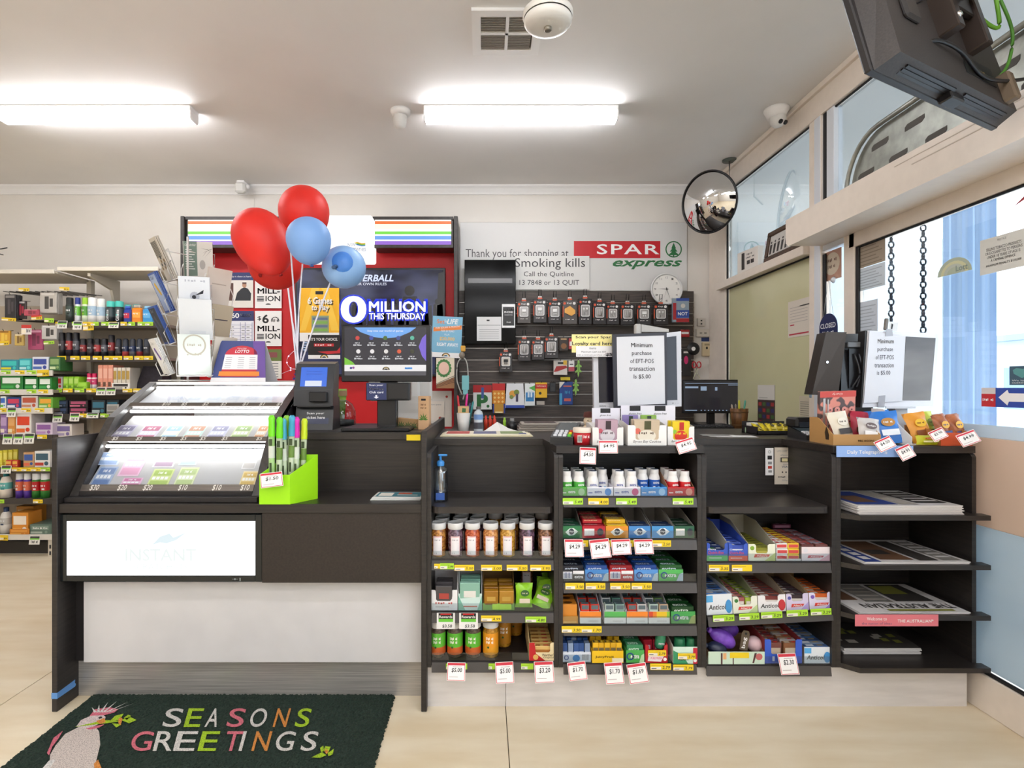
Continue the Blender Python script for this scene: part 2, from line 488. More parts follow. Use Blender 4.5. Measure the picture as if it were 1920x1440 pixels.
# dome cameras
def camera_dome(x, y, label, r=.075, yaw=0):
 t = T('security_camera', label, 'camera', (x, y, ZC), (0, 0, yaw))
 O(B().lathe([(.001, 0), (r, 0), (r, -.012), (r * .82, -.04), (r * .7, -.062), (.001, -.062)], n=30), 'base', WHT, t)
 b = B().ball((0, -.012, -.078), r * .66, r * .66, r * .66, 20, 12)
 O(b, 'eyeball', M('e4e2de', .3), t)
 d = Vector((0, -.8, -.6)).normalized()
 c = Vector((0, -.012, -.078)) + d * r * .6
 for k, q in enumerate((-.02, .02)):
  ln = B().lathe([(.001, .008), (.0145, .008), (.0145, 0)], n=16)
  O(ln, 'lens', BLK, t, tuple(c + Vector((q, 0, 0))), d.to_track_quat('Z', 'Y').to_euler())
 return t
camera_dome(1.946, 3.66, 'white dome camera with two black lenses beside the glass shopfront', .078, .35)
t = T('security_camera', 'white ceiling camera left of the middle batten light', 'camera', (-.56, 3.68, ZC))
O(B().lathe([(.001, 0), (.068, 0), (.068, -.014), (.058, -.03), (.05, -.034), (.001, -.034)], n=26), 'base', WHT, t)
O(B().lathe([(.044, -.03), (.046, -.07), (.04, -.1), (.022, -.118), (.001, -.122)], n=22), 'head', M('dcdad6', .3), t, (0, 0, 0), (.12, .1, 0))
t = T('motion_sensor', 'small white motion sensor at the top of the back wall', 'sensor', (X(453, 4.95), 4.95, ZC))
O(B().cbox(-.035, .035, -.03, .12, -.035, 0, .006), 'bracket', WHT, t)
O(B().cbox(-.045, .045, -.05, .01, -.115, -.02, .016), 'housing', M('dedbd5', .4), t)
O(B().ball((.055, 0, -.05), .018, .018, .022, 10, 6), 'lamp', WHT, t)
# convex mirror
t = T('convex_mirror', 'round black rimmed convex mirror hanging from ceiling rod', 'mirror', (2.0, 4.48, ZC))
O(B().lathe([(.001, 0), (.055, 0), (.055, -.012), (.001, -.012)], n=24), 'ceiling_plate', M('5b635b', .5), t)
O(B().tube([(0, 0, -.01), (0, 0, -.3), (-.08, .02, -.36)], .006, 8), 'rod', M('9a9a94', .4, .5), t)
nrm = Vector((-.80, -.56, -.22)).normalized()
q = nrm.to_track_quat('Z', 'Y').to_euler()
mc = Vector((1.79 - 2.0, 4.38 - 4.48, 2.82 - ZC))
R_ = .232
prof = [(max(R_ * math.sin(a * .75) / math.sin(.75), 1e-4), .16 * (math.cos(a * .75) - math.cos(.75)) / (1 - math.cos(.75)) * .55) for a in [i / 12 for i in range(13)]]
O(B().lathe(prof, n=48), 'mirror_face', M('e6e6e6', .02, 1), t, mc, q)
O(B().lathe([(.232, -.01), (.242, -.006), (.244, .004), (.236, .01), (.231, .006)], n=48), 'rim', BLK, t, mc, q)
O(B().lathe([(.001, -.012), (.235, -.012)], n=40), 'back_plate', DK, t, mc, q)
# wall mounted television seen from behind
ux = Vector((.89, .455, 0)).normalized()
nn = Vector((-.455, .89, 0)).normalized()
t = T('television', 'dark television seen from behind, hung at upper right near door', 'television')
th = math.radians(14)
upv = (nn * math.sin(th) + Vector((0, 0, 1)) * math.cos(th))
fwd = (nn * math.cos(th) - Vector((0, 0, 1)) * math.sin(th))   # screen direction
m4 = Matrix((ux, fwd, upv)).transposed().to_4x4()
t.matrix_world = Matrix.Translation((1.095, 1.585, 2.25)) @ m4
# local: x along width, +y screen side, z up
TVB = M('2e2a29', .42)
TVW = .78
O(B().cbox(0, TVW, -.022, 0, 0, .46, .004), 'bezel', M('262323', .4), t)
O(B().box(.015, TVW - .015, 0, .001, .02, .445), 'screen', M('08080a', .1), t)
bk = B().hexa([(.03, -.085, .012), (TVW - .03, -.085, .012), (TVW - .012, -.022, 0), (.012, -.022, 0), (.05, -.085, .3), (TVW - .05, -.085, .3), (TVW - .03, -.022, .40), (.03, -.022, .40)])
O(bk, 'back_shell', noisy('tv_plastic', '2f2a28', '3a3431', (200, 200, 200), .5), t)
O(B().cbox(.12, .2, -.1, -.08, .16, .4, .008), 'back_rib', TVB, t)
O(B().cbox(.04, .1, -.06, -.03, .1, .42, .008), 'back_rib', TVB, t)
for k in range(2):
 for j in range(3):
  O(B().hexa([(.1 + .34 * k, -.068 + .012 * j + .008, .0055 - .004), (.38 + .34 * k, -.068 + .012 * j + .008, .0055 - .004), (.38 + .34 * k, -.068 + .012 * j, .0075 - .004), (.1 + .34 * k, -.068 + .012 * j, .0075 - .004),
     (.1 + .34 * k, -.068 + .012 * j + .008, .01), (.38 + .34 * k, -.068 + .012 * j + .008, .01), (.38 + .34 * k, -.068 + .012 * j, .012), (.1 + .34 * k, -.068 + .012 * j, .012)]), 'vent_slot', BLK, t)
O(B().cbox(.36, .44, -.06, -.02, -.02, .006, .004), 'sensor_block', BLK, t)
O(B().box(.44, .64, -.0868, -.0848, .07, .14), 'port_recess', M('0b0b0c', .5), t)
for k in range(4):
 O(B().cbox(.5 + .016 * k, .511 + .016 * k, -.092, -.0868, .085, .1, .002), 'port', M('b09048', .4, .6), t)
O(B().cbox(.66, .7, -.12, -.08, .02, .12, .006), 'bracket_foot', M('6a5a48', .5), t)
O(B().cbox(.32, .36, -.14, -.08, .16, .46, .004).cbox(.5, .54, -.14, -.08, .16, .46, .004), 'mount_rail', M('3a2f29', .4, .3), t)
O(B().cbox(.36, .5, -.13, -.11, .26, .4, .004), 'mount_plate', M('2a2422', .4, .3), t)
for z in (.2, .42):
 O(B().lathe([(.001, .006), (.008, .006), (.01, 0)], n=10), 'bolt', CHROME, t, (.34, -.14, z), (PI / 2, 0, 0))
t2 = T('wall_bracket', 'black swing arm carrying the television at the shopfront', 'bracket')
mp_ = t.matrix_world @ Vector((.43, -.13, .33))
O(B().tube([mp_, mp_ + Vector((.16, -.12, .03))], .028, 10), 'arm', BLK, t2)
O(B().tube([mp_ + Vector((.16, -.12, .03)), Vector((XW - .01, mp_.y + .06, mp_.z + .06))], .026, 10), 'arm', BLK, t2)
O(B().cbox(XW - .03, XW, mp_.y - .04, mp_.y + .16, mp_.z - .06, mp_.z + .2, .004), 'wall_plate', BLK, t2)
def curve_pts(P, n=8):
 P = [Vector(p) for p in P]
 out = []
 for i in range(len(P) - 1):
  p0 = P[max(i - 1, 0)]; p1 = P[i]; p2 = P[i + 1]; p3 = P[min(i + 2, len(P) - 1)]
  for k in range(n):
   u = k / n
   out.append(.5 * ((2 * p1) + (-p0 + p2) * u + (2 * p0 - 5 * p1 + 4 * p2 - p3) * u * u + (-p0 + 3 * p1 - 3 * p2 + p3) * u ** 3))
 return out + [P[-1]]
def pxp(px, py, Y): return Vector((X(px, Y), Y, Z(py, Y)))
GRN = M('6fae2f', .5)
o = O(B().tube(curve_pts([pxp(1826, -10, 1.85), pxp(1836, 30, 1.85), pxp(1872, 52, 1.85), pxp(1868, 0, 1.85), pxp(1862, -20, 1.85)]), .006, 8), 'green_cable', GRN)
tag(o, 'looped bright green cable under the television arm', 'cable', 'cables at the television')
o = O(B().tube(curve_pts([pxp(1876, 0, 1.88), pxp(1898, 60, 1.88), pxp(1890, 120, 1.88), pxp(1866, 148, 1.86), pxp(1842, 150, 1.80)]), .005, 8), 'green_cable', M('4f8a2c', .5))
tag(o, 'long green cable running down into the television back', 'cable', 'cables at the television')
o = O(B().tube(curve_pts([pxp(1718, 94, 1.68), pxp(1755, 76, 1.66), pxp(1800, 95, 1.70), pxp(1840, 140, 1.76), pxp(1880, 152, 1.8), pxp(1930, 147, 1.85)]), .006, 8), 'power_cable', BLK)
tag(o, 'thick black cable arching from the television to right edge', 'cable', 'cables at the television')
o = O(B().tube(curve_pts([pxp(1672, 48, 1.63), pxp(1700, 38, 1.63), pxp(1705, 15, 1.66), pxp(1738, -5, 1.7)]), .0035, 6), 'thin_cable', BLK)
tag(o, 'thin twisted black wire across the television back', 'cable', 'cables at the television')
# ============================ COUNTERS ======================================================
YF = 2.289
# ---- lottery counter (left) ----------------------------------------------------------------
lc = T('lottery_counter', 'dark lottery counter with white lower panel and steel kickplate', 'counter', (-1.0, 2.6, 0))
def lco(b, n, m): return O(b.xf(Matrix.Translation((1.0, -2.6, 0))), n, m, lc)
ZL = .861
XL, XR = -1.772, -.262
lco(B().cbox(-1.795, XL, 2.279, 3.25, 0, 1.137, .002), 'end_panel', LAM)
lco(B().cbox(XR, -.239, 2.279, 3.32, 0, 1.165, .002), 'end_panel', LAM)
lco(B().cbox(XL, XR, 2.287, 2.95, ZL - .038, ZL, .002), 'ledge', LAMH)
lco(B().box(X(492, 2.30), XR, 2.297, 2.315, .53, ZL - .038), 'brown_panel', BROWN)
lco(B().box(XL, X(492, 2.30), 2.32, 2.335, .53, ZL - .038), 'backing', DK)
lco(B().cbox(-1.725, XR, 2.365, 2.383, Z(1242, 2.365), Z(1091, 2.365), .001), 'white_panel', GREYP)
lco(B().box(XL, XR, 2.4, 2.42, 0, .165), 'kickplate', STEEL)
lco(B().box(XL, XR, 2.385, 2.41, .16, .83), 'carcass', DK)
lco(B().box(-.95, XR, 2.6, 2.62, ZL, 1.10), 'upper_panel', LAMH)
lco(B().cbox(-.955, XR, 2.585, 3.22, 1.10, 1.135, .002), 'upper_worktop', LAMH)
lco(B().box(XL, -.955, 2.95, 2.97, .4, 1.13), 'rear_panel', DK)
lco(B().box(X(762, 2.58), X(788, 2.58), 2.5838, 2.5848, Z(826, 2.584), Z(815, 2.584)), 'yellow_sticker', YEL)['label'] = 'yellow printed sticker on the edge'
tp = T('masking_tape', 'torn strip of blue tape low on the left counter end panel', 'tape', (XL, 2.279, 0))
O(B().add([(-.0235, -.0006, .055), (.0006, -.0006, .055), (.0006, -.0006, .08), (-.0235, -.0006, .08), (.0006, .1, .052), (.0006, .105, .06), (.0006, .098, .068), (.0006, .1, .082)], [(0, 1, 2, 3), (1, 4, 5, 6, 7, 2)]), 'strip', M('5f93cf', .7), tp)
# light box below the ledge
lb = T('light_box', 'glowing white panel sign in black frame under the ticket case', 'sign', (0, 2.30, 0))
x0, x1, z0, z1 = X(113, 2.30), X(491, 2.30), Z(1090, 2.30), Z(964, 2.30)
i0, i1, k0, k1 = X(125, 2.30), X(479, 2.30), Z(1079, 2.30), Z(977, 2.30)
b = B().cbox(x0, i0, -.004, .02, z0, z1, .002).cbox(i1, x1, -.004, .02, z0, z1, .002).cbox(i0, i1, -.004, .02, z0, k0, .002).cbox(i0, i1, -.004, .02, k1, z1, .002)
O(b, 'frame', M('1b1f20', .15), lb)
O(B().box(i0, i1, .001, .018, k0, k1), 'lit_panel', M('fbfffd', .4, 0, 1.8), lb)
FT = M('eaf2f1', .4, 0, .98)
FT2 = M('dfeef4', .4, 0, .98)
b = B().text('INSTANT', X(235, 2.3), X(368, 2.3), Z(1052, 2.3), Z(1029, 2.3), -.0005, 0, .02)
b.text('SCRATCH-ITS', X(248, 2.3), X(352, 2.3), Z(1068, 2.3), Z(1057, 2.3), -.0005, 0, .01)
O(b, 'lettering', FT, lb)
sw = [(285, 1022), (300, 1006), (318, 1000), (325, 1008), (352, 997), (330, 1013), (312, 1019), (300, 1017)]
O(B().poly([(X(a, 2.3), Z(c, 2.3)) for a, c in sw], -.0005), 'swoosh', FT2, lb)
O(B().text('+|', X(436, 2.3), X(452, 2.3), Z(1089, 2.3), Z(1083, 2.3), -.0045), 'lettering', M('aab2b0', .5), lb)
# ---- scratch ticket case -------------------------------------------------------------------
cs = T('ticket_case', 'curved black display case of scratch tickets lit from inside', 'display case', (-1.36, 2.6, ZL))
XA, XB = -1.768, -.955
prof = [(2.315, .863), (2.344, .885), (2.425, 1.0), (2.508, 1.119), (2.579, 1.207), (2.726, 1.286), (2.90, 1.373)]
def cso(b, n, m): return O(b.xf(Matrix.Translation((1.36, -2.6, -ZL))), n, m, cs)
FRM = noisy('case_frame', '33302e', '3f3b38', (60, 60, 60), .35)
side = prof + [(3.3, 1.373), (3.3, .863)]
for a, c in ((XA, XA + .012), (XB - .012, XB)):
 cso(B().prism(side, 'x', a, c), 'side_panel', DK)
for a, c in ((XA, XA + .036), (XB - .036, XB)):
 rim = prof + [(y + .05, z - .03) for y, z in prof[::-1]]
 bb = B()
 for i in range(len(prof) - 1):
  (y0, z0), (y1, z1) = prof[i], prof[i + 1]
  bb.hexa([(a, y0 - .002, z0), (c, y0 - .002, z0), (c, y0 + .03, z0 - .012), (a, y0 + .03, z0 - .012), (a, y1 - .002, z1), (c, y1 - .002, z1), (c, y1 + .03, z1 - .012), (a, y1 + .03, z1 - .012)])
 cso(bb, 'side_rim', FRM)
xa, xb = XA + .036, XB - .036
cso(B().box(XA, XB, 2.9, 3.3, 1.361, 1.375), 'top', M('d8d8d6', .3, .4))
cso(B().box(xa, xb, 3.28, 3.3, .9, 1.36), 'back', WHT)
cso(B().cbox(XA, XB, 2.31, 2.40, .862, .884, .002).cbox(xa, xb, 2.345, 2.36, .88, .903, .001), 'base_rail', DK)
cso(B().box(xa, xb, 2.40, 3.28, .862, .87), 'floor_board', DK)
def slantbox(b, x0, x1, y0, z0, y1, z1, t, m=0):
 n = Vector((0, -(z1 - z0), (y1 - y0))).normalized() * t
 return b.hexa([(x0, y0, z0), (x1, y0, z0), (x1, y0 - n.y, z0 - n.z), (x0, y0 - n.y, z0 - n.z), (x0, y1, z1), (x1, y1, z1), (x1, y1 - n.y, z1 - n.z), (x0, y1 - n.y, z1 - n.z)], m)
STRIP = noisy('strip_metal', '5c554f', '6d655e', (4, 80, 80), .35, m=.5)
NUM = M('ddd9d2', .5)
strips = [((2.352, .9), (2.366, .929), ['$30', '$20', '$20', '$10', '$10', '$10'], [175, 227, 275, 341, 405, 458]),
          ((2.495, 1.102), (2.509, 1.122), ['$5'] * 7, [214, 259, 304, 343, 379, 420, 485]),
          ((2.672, 1.255), (2.688, 1.272), ['$10', '$5', '$2', '$2', '$1', '$1', '$1'], [310, 344, 384, 418, 459, 490, 523])]
for (p0, p1, txt, pxs) in strips:
 cso(slantbox(B(), xa, xb, p0[0], p0[1], p1[0], p1[1], .006), 'price_strip', STRIP)
 for s_, px in zip(txt, pxs):
  b = B()
  Y = p0[0]; xc = X(px, Y); h = .72
  wd = .011 * len(s_) + .006
  dy, dz = p1[0] - p0[0], p1[1] - p0[1]
  n = Vector((0, -dz, dy)).normalized() * .0012
  b.textg(s_, Vector((xc - wd / 2, p0[0] + dy * .1, p0[1] + dz * .1)) + n, (wd, 0, 0), (.0, dy * .85, dz * .85), 0, .015, .25)
  cso(b, 'lettering', NUM)
panes = [((2.366, .931), (2.497, 1.1)), ((2.512, 1.123), (2.674, 1.253)), ((2.69, 1.273), (2.895, 1.366))]
TUBE = M('fffdf8', .4, 0, 7.0)
trays = []
for i, (p0, p1) in enumerate(panes):
 d = Vector((0, p1[0] - p0[0], p1[1] - p0[1]))
 n = Vector((0, -d.z, d.y)).normalized()
 cso(slantbox(B(), xa, xb, p0[0], p0[1], p1[0], p1[1], .003), 'glass_pane', CASEGLASS)
 q0 = Vector((0, p0[0], p0[1])) - n * (.035 if i < 2 else .03)
 q1 = Vector((0, p1[0], p1[1])) - n * (.06 if i < 2 else .03)
 cso(slantbox(B(), xa, xb, q0.y, q0.z, q1.y, q1.z, .004), 'ticket_tray', M('b9b7b4', .5) if i < 2 else M('f4f4f2', .5))  # top tray whitened to carry the glow of its tube
 trays.append((q0, q1, n))
 tc = Vector((0, p1[0], p1[1])) - n * .02 - d.normalized() * .012
 cso(B().tube([(xa + .01, tc.y, tc.z), (xb - .01, tc.y, tc.z)], .007, 8), 'light_tube', TUBE)
# scratch tickets: px0, px1 at the tray, lower and upper fraction, colours, label
tk1 = [(172, 214, .03, .52, '9fb0c8', '6d86b0', '$30 blue grid scratch ticket'), (178, 228, .56, .9, 'c3cede', '8fa6c9', 'pale blue scratch ticket behind the blue grid one'),
       (226, 272, .28, .9, 'e2bccd', 'd99ab6', 'plain pink scratch ticket'), (222, 266, .02, .24, 'e4b6cc', 'c86a9a', 'short pink patterned scratch ticket at tray front'),
       (276, 322, .02, .46, 'cfdc8e', 'a6c05a', 'yellow green scratch ticket beside the pink one'), (286, 332, .5, .9, 'e9e6e4', 'a98fa2', 'white scratch ticket with dark number grid'),
       (326, 368, .02, .5, 'd7dfae', 'b5c884', 'pale lime scratch ticket near case middle'), (334, 374, .56, .9, 'cfdae2', 'a9bccb', 'pale grey blue scratch ticket near case middle'),
       (380, 420, .68, .9, 'e2e4e2', 'c6cbc8', 'white scratch ticket above the empty slot'), (446, 482, .02, .4, 'eed79a', 'd9b45a', 'sandy yellow scratch ticket at case right end'),
       (452, 484, .46, .9, 'd9d6d2', 'b9b4ae', 'light grey scratch ticket at case right end')]
tk2 = [(208, 248, 'b8b2c4', '77708c', 'grey purple scratch ticket in the middle tier'), (254, 298, 'd5cdd6', 'b04a70', 'pale scratch ticket with pink band, middle tier'),
       (300, 338, 'dfe6cf', '9cc4d6', 'lime edged pale blue scratch ticket, middle tier'), (342, 382, 'c4dcd0', 'c48a6a', 'mint scratch ticket with orange print, middle tier'),
       (386, 426, 'c9cad8', '8d8ba8', 'lavender scratch ticket, middle tier'), (430, 470, 'd0d8a8', '8fae62', 'green scratch ticket, middle tier'),
       (474, 500, 'f0d8b4', 'd9905a', 'orange scratch ticket at the middle tier right end')]
def ticket_on(tray, px0, px1, f0, f1, c1, c2, label):
 q0, q1, n = tray
 d = q1 - q0
 a = q0 + d * f0 + n * .0008; c = q0 + d * f1 + n * .0008
 Y = (a.y + c.y) / 2
 x0, x1 = X(px0 + 6, Y), X(px1 - 1, Y)
 w = x1 - x0; L = (c - a).length
 b = B().box(0, w, -.0006, 0, 0, L, 0)
 b.patch(w * .08, w * .92, L * .06, L * .34, -.0009, 1).patch(w * .08, w * .92, L * .62, L * .92, -.0009, 1)
 for k in range(4): b.patch(w * (.1 + .2 * k), w * (.25 + .2 * k), L * .4, L * .56, -.0009, 2)
 b.scrib(w * .3, w * .7, L * .7, L * .85, -.0012, 2)
 ang = math.atan2(d.z, d.y)
 o = O(b, 'scratch_ticket', [M(c1, .5), M(c2, .5), M('f4f2ee', .5)], None, (x0, a.y, a.z), (-(PI / 2 - ang), 0, 0))
 tag(o, label, 'ticket', 'scratch tickets in the display case')
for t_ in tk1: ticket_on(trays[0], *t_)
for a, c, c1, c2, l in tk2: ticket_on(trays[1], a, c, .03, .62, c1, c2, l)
for k in range(7):  # ticket colours paled to paint the same glow
 ticket_on(trays[2], 305 + 36 * k, 338 + 36 * k, .05, .6, 'eceef0', 'dde2e8', 'scratch ticket whitened with painted glow on the top tier, %s from the left' % ORD[k])
# ---- right hand display units --------------------------------------------------------------
ZW = 1.102
wt = T('worktop', 'dark laminate service worktop running above the confectionery shelves', 'worktop', (.9, 2.6, ZW))
xb1, xb2, xb3, xb4, xe = -.239, .309, .904, 1.466, 2.05
poly = [(xb1, 2.615), (xb2 - .03, 2.615), (xb2 - .008, YF + .004), (xb3 + .012, YF + .004), (xb3 + .05, 2.615), (xb4 - .05, 2.615), (xb4 - .01, YF + .004), (xe, YF + .004), (xe, 3.25), (xb1, 3.25)]
O(B().prism([(a - .9, c - 2.6) for a, c in poly], 'z', -.030, 0), 'slab', LAMH, wt)
O(B().box(xb1 - .9, xe - .9, .6, .64, -.5, -.03), 'rear_rail', DK, wt)
pl = T('plinth', 'pale brushed metal plinth under the shelf units', 'plinth', (.9, 2.33, 0))
for a, c in ((xb1, .09), (.0915, xe - .012)):
 O(B().box(a - .9, c - .9, -.01, .0, 0, .18), 'plinth_panel', noisy('plinth_metal', 'd4cfcc', 'ded9d6', (6, 40, 40), .3, m=.1), pl)
O(B().box(xe - .022 - .9, xe - .012 - .9, 0, .3, 0, .18), 'plinth_return', GREYP, pl)
RAIL = M('4a4645', .35)
CLEAR = PLASTIC
def unit(name, label, x0, x1, shelves, niche=None, lip=0, strips=True, y_back=2.64):
 """display unit; shelves: list of (z, y_front, tilt)"""
 t = T(name, label, 'display unit', ((x0 + x1) / 2, YF, 0), group='confectionery and newspaper shelf units')
 c = (x0 + x1) / 2; w = (x1 - x0) / 2
 T_ = .018
 arc = [(.0, .18), (.0, 1.055)] + [(.022 - .022 * math.cos(a), 1.05 + .022 * math.sin(a)) for a in (.4, .8, 1.2, PI / 2)] + [(y_back - YF, 1.072), (y_back - YF, .18)]
 for s in (-1, 1):
  xx = sorted((s * w, s * (w - T_)))
  O(B().prism(arc, 'x', xx[0], xx[1]), 'side_panel', LAM, t)
 O(B().box(-w + T_, w - T_, y_back - YF - .012, y_back - YF, .18, 1.072), 'back_panel', LAM, t)
 iw = w - T_
 if niche:
  r = .03; zz = niche
  pl_ = [(-iw, y_back - YF - .012), (-iw, .004 + r)] + [(-iw + r - r * math.cos(a), .004 + r - r * math.sin(a)) for a in (.5, 1.0)] + [(-iw + r, .004), (iw - r, .004)] + [(iw - r + r * math.sin(a), .004 + r - r * math.cos(a)) for a in (.5, 1.0)] + [(iw, .004 + r), (iw, y_back - YF - .012)]
  O(B().prism(pl_, 'z', zz - .027, zz), 'niche_shelf', LAMH, t)
 for i, (z, tilt) in enumerate(shelves):
  if strips:
   O(B().box(-iw, iw, .006, y_back - YF - .012, z - .018, z), 'shelf', DK, t, (0, 0, 0), (0, 0, 0))
   O(B().hexa([(-iw + .002, -.004, z - .045), (iw - .002, -.004, z - .045), (iw - .002, .006, z - .045), (-iw + .002, .006, z - .045), (-iw + .002, .003, z - .006), (iw - .002, .003, z - .006), (iw - .002, .008, z - .006), (-iw + .002, .008, z - .006)]), 'ticket_rail', RAIL, t)
   O(B().box(-iw + .003, iw - .003, .0075, .009, z, z + .032), 'clear_riser', CLEAR, t)
  else:
   xl, xr = -iw + .001, iw - .001
   O(B().prism([(xl, y_back - YF - .012), (xl, .0), (xl + .05, -.045), (iw + T_ + .02, -.045), (iw + T_ + .02, -.001), (xr, .0), (xr, y_back - YF - .012)], 'z', z - .02, z), 'shelf', LAMH, t)
 return t
zb1 = [.631, .412, .2055]
unit('shelf_unit', 'first open shelf unit from left, with candy jars and lime bags', xb1, xb2, [(z, 0) for z in zb1], .848)
zb2 = [.893, .716, .536, .358, .197]
unit('shelf_unit', 'second shelf unit from left, five shelves packed with gum', xb2 + .001, xb3 + .002, [(z, 0) for z in zb2])
zb3 = [.620, .41, .190]
unit('shelf_unit', 'third shelf unit from left, with lolly rolls and purple pouches', xb3 + .003, xb4, [(zb3[0], 0), (zb3[2], 0)], .848)
# tilted middle shelf of unit three is its own thing
zt = .405
ts = T('tilted_shelf', 'crooked middle shelf of the lolly unit sloping up to right', 'shelf', ((xb3 + xb4) / 2, YF, zt), (0, -.052, 0))
iw = (xb4 - xb3) / 2 - .026
O(B().box(-iw, iw, .006, .3, -.016, 0), 'board', DK, ts)
O(B().hexa([(-iw + .002, -.004, -.042), (iw + .012, -.004, -.042), (iw + .012, .006, -.042), (-iw + .002, .006, -.042), (-iw + .002, .003, -.004), (iw + .012, .003, -.004), (iw + .012, .008, -.004), (-iw + .002, .008, -.004)]), 'ticket_rail', RAIL, ts)
zb4 = [.8225, .620, .4135, .199]
unit('newspaper_stand', 'black newspaper stand with four protruding shelves at right end', xb4 + .001, xe, [(z, 0) for z in zb4], None, 1, False)
# ============================ BACK WALL =====================================================
# lottery wall unit
YU = 4.72
lu = T('lottery_wall_unit', 'red backed lottery wall unit with rainbow lightboxes in dark frame', 'wall unit', (X(600, YU), YU, 1.0))
lx, lz = lu.location.x, 1.0
def luo(b, n, m): return O(b.xf(Matrix.Translation((-lx, -YU, -lz))), n, m, lu)
FR = noisy('unit_frame', '2e2927', '3a3431', (30, 30, 30), .45)
for a, c in ((338, 345), (851, 858)):
 luo(B().cbox(X(a, YU), X(c, YU), YU, YW - .01, .5, Z(405, YU), .003), 'post', FR)
luo(B().box(X(345, YU), X(851, YU), 4.98, 5.0, .6, Z(430, YU)), 'red_board', M('cc0a14', .5))
for a, c in ((346, 545), (698, 850)):
 xa_, xb_ = X(a, YU), X(c, YU)
 luo(B().cbox(xa_, xb_, YU + .03, 4.96, Z(462, YU), Z(406, YU), .003), 'lightbox_body', FR)
 za, zc = Z(458, YU), Z(411, YU)
 st_ = [('fff6e8', 1.5, 1, .95), ('f07838', 1.0, .95, .83), ('fdf0c8', 1.4, .83, .62), ('ffffff', 2, .62, .54), ('78dc48', 1.0, .54, .42), ('fafdff', 1.3, .42, .36), ('6aa2ec', 1.0, .36, .21), ('f4f2ff', 1.2, .21, .15), ('9a6ad8', .95, .15, 0)]
 for hx, e, f1, f0 in st_:
  luo(B().box(xa_ + .02, xb_ - .02, YU + .018, YU + .032, za + (zc - za) * f0, za + (zc - za) * f1), 'lit_stripe', M(hx, .4, 0, e))
 luo(B().cbox(xa_, xb_, YU + .012, YU + .035, Z(411, YU), Z(405, YU), .002), 'frame_rail', FR)
 luo(B().cbox(xa_, xb_, YU + .012, YU + .035, Z(464, YU), Z(458, YU), .002), 'frame_rail', FR)
Yc = 4.62
b = B().cbox(X(560, Yc), X(697, Yc), Yc, YU + .1, Z(487, Yc), Z(403, Yc), .012)
luo(b, 'white_lightbox', M('fffefa', .4, 0, 1.3))
b = B().text('NSW', X(652, Yc), X(667, Yc), Z(462, Yc), Z(456, Yc), Yc - .001, 0, .01)
b.text('Lotteries', X(652, Yc), X(686, Yc), Z(471, Yc), Z(462, Yc), Yc - .001, 0, .005)
luo(b, 'lettering', M('4a5a80', .5))
for k, hx in enumerate(('e8b82a', '7ab83a', '3a7ac8')):
 luo(B().poly([(X(662 + 2 * k, Yc), Z(455 + 2 * k, Yc)), (X(670, Yc), Z(453.5 + 2 * k, Yc)), (X(678, Yc), Z(456 + 2 * k, Yc)), (X(685, Yc), Z(455.5 + 2 * k, Yc)), (X(685, Yc), Z(457.5 + 2 * k, Yc)), (X(678, Yc), Z(458 + 2 * k, Yc)), (X(670, Yc), Z(456 + 2 * k, Yc))], Yc - .001), 'rainbow_band', M(hx, .5))
def sheet(name, label, cat, px0, px1, py0, py1, Y, hx, mats=(), fn=None, rot=(0, 0, 0), group=None, t=.0012, rough=.6, e=0, par=None):
 """flat printed sheet: local x right, z up, origin bottom-left; fn(b,w,h) adds prints (y=-t-..)"""
 x0, x1, z0, z1 = X(px0, Y), X(px1, Y), Z(py1, Y), Z(py0, Y)
 w, h = x1 - x0, z1 - z0
 b = B().box(0, w, -t, 0, 0, h, 0)
 if fn: fn(b, w, h, -t - .0006)
 o = O(b, name, [M(hx, rough, 0, e)] + list(mats), par, (x0, Y, z0), rot)
 if par is None: tag(o, label, cat, group)
 return o
NAVY = M('2b3468', .5)
GRY = M('8a8a8c', .6)
LGR = M('c4c4c6', .6)
def f_help(b, w, h, y):
 b.patch(0, w, h * .78, h, y, 1)
 b.text('Help is close at hand', w * .08, w * .92, h * .85, h * .91, y - .0005, 2)
 b.patch(w * .02, w * .24, h * .2, h * .7, y, 3)
 # man in a dark jumper leaning on a table
 b.poly([(w * .3, h * .2), (w * .9, h * .2), (w * .92, h * .4), (w * .8, h * .54), (w * .66, h * .58), (w * .54, h * .54), (w * .38, h * .42)], y, 4)
 b.disc(w * .66, h * .64, w * .085, y - .0004, 5, 12, h * .075)
 b.patch(w * .58, w * .74, h * .67, h * .72, y - .0006, 3)
def f_mill(six):
 def f(b, w, h, y):
  if six:
   b.text('$', w * .1, w * .24, h * .72, h * .85, y, 1, .01)
   b.text('6', w * .28, w * .52, h * .65, h * .9, y, 1, .04)
   for k in range(9):
    a = PI * k / 8
    b.disc(w * .76 + w * .14 * math.cos(a), h * .72 + h * .1 * math.sin(a), w * .025, y, 1, 6)
   b.scrib(w * .62, w * .9, h * .68, h * .78, y, 1, .02)
  b.text('MILL-', w * .1, w * .94, h * .42, h * .58, y, 1, .03)
  b.text('ION', w * .4, w * .95, h * .2, h * .36, y, 1, .03)
  for k in range(4): b.patch(w * .08, w * .34, h * (.2 + .04 * k), h * (.225 + .04 * k), y, 1)
  b.disc(w * .5, h * .1, w * .1, y, 2, 12, h * .04)
  b.patch(w * .4, w * .6, h * .04, h * .1, y - .0003, 0)
 return f
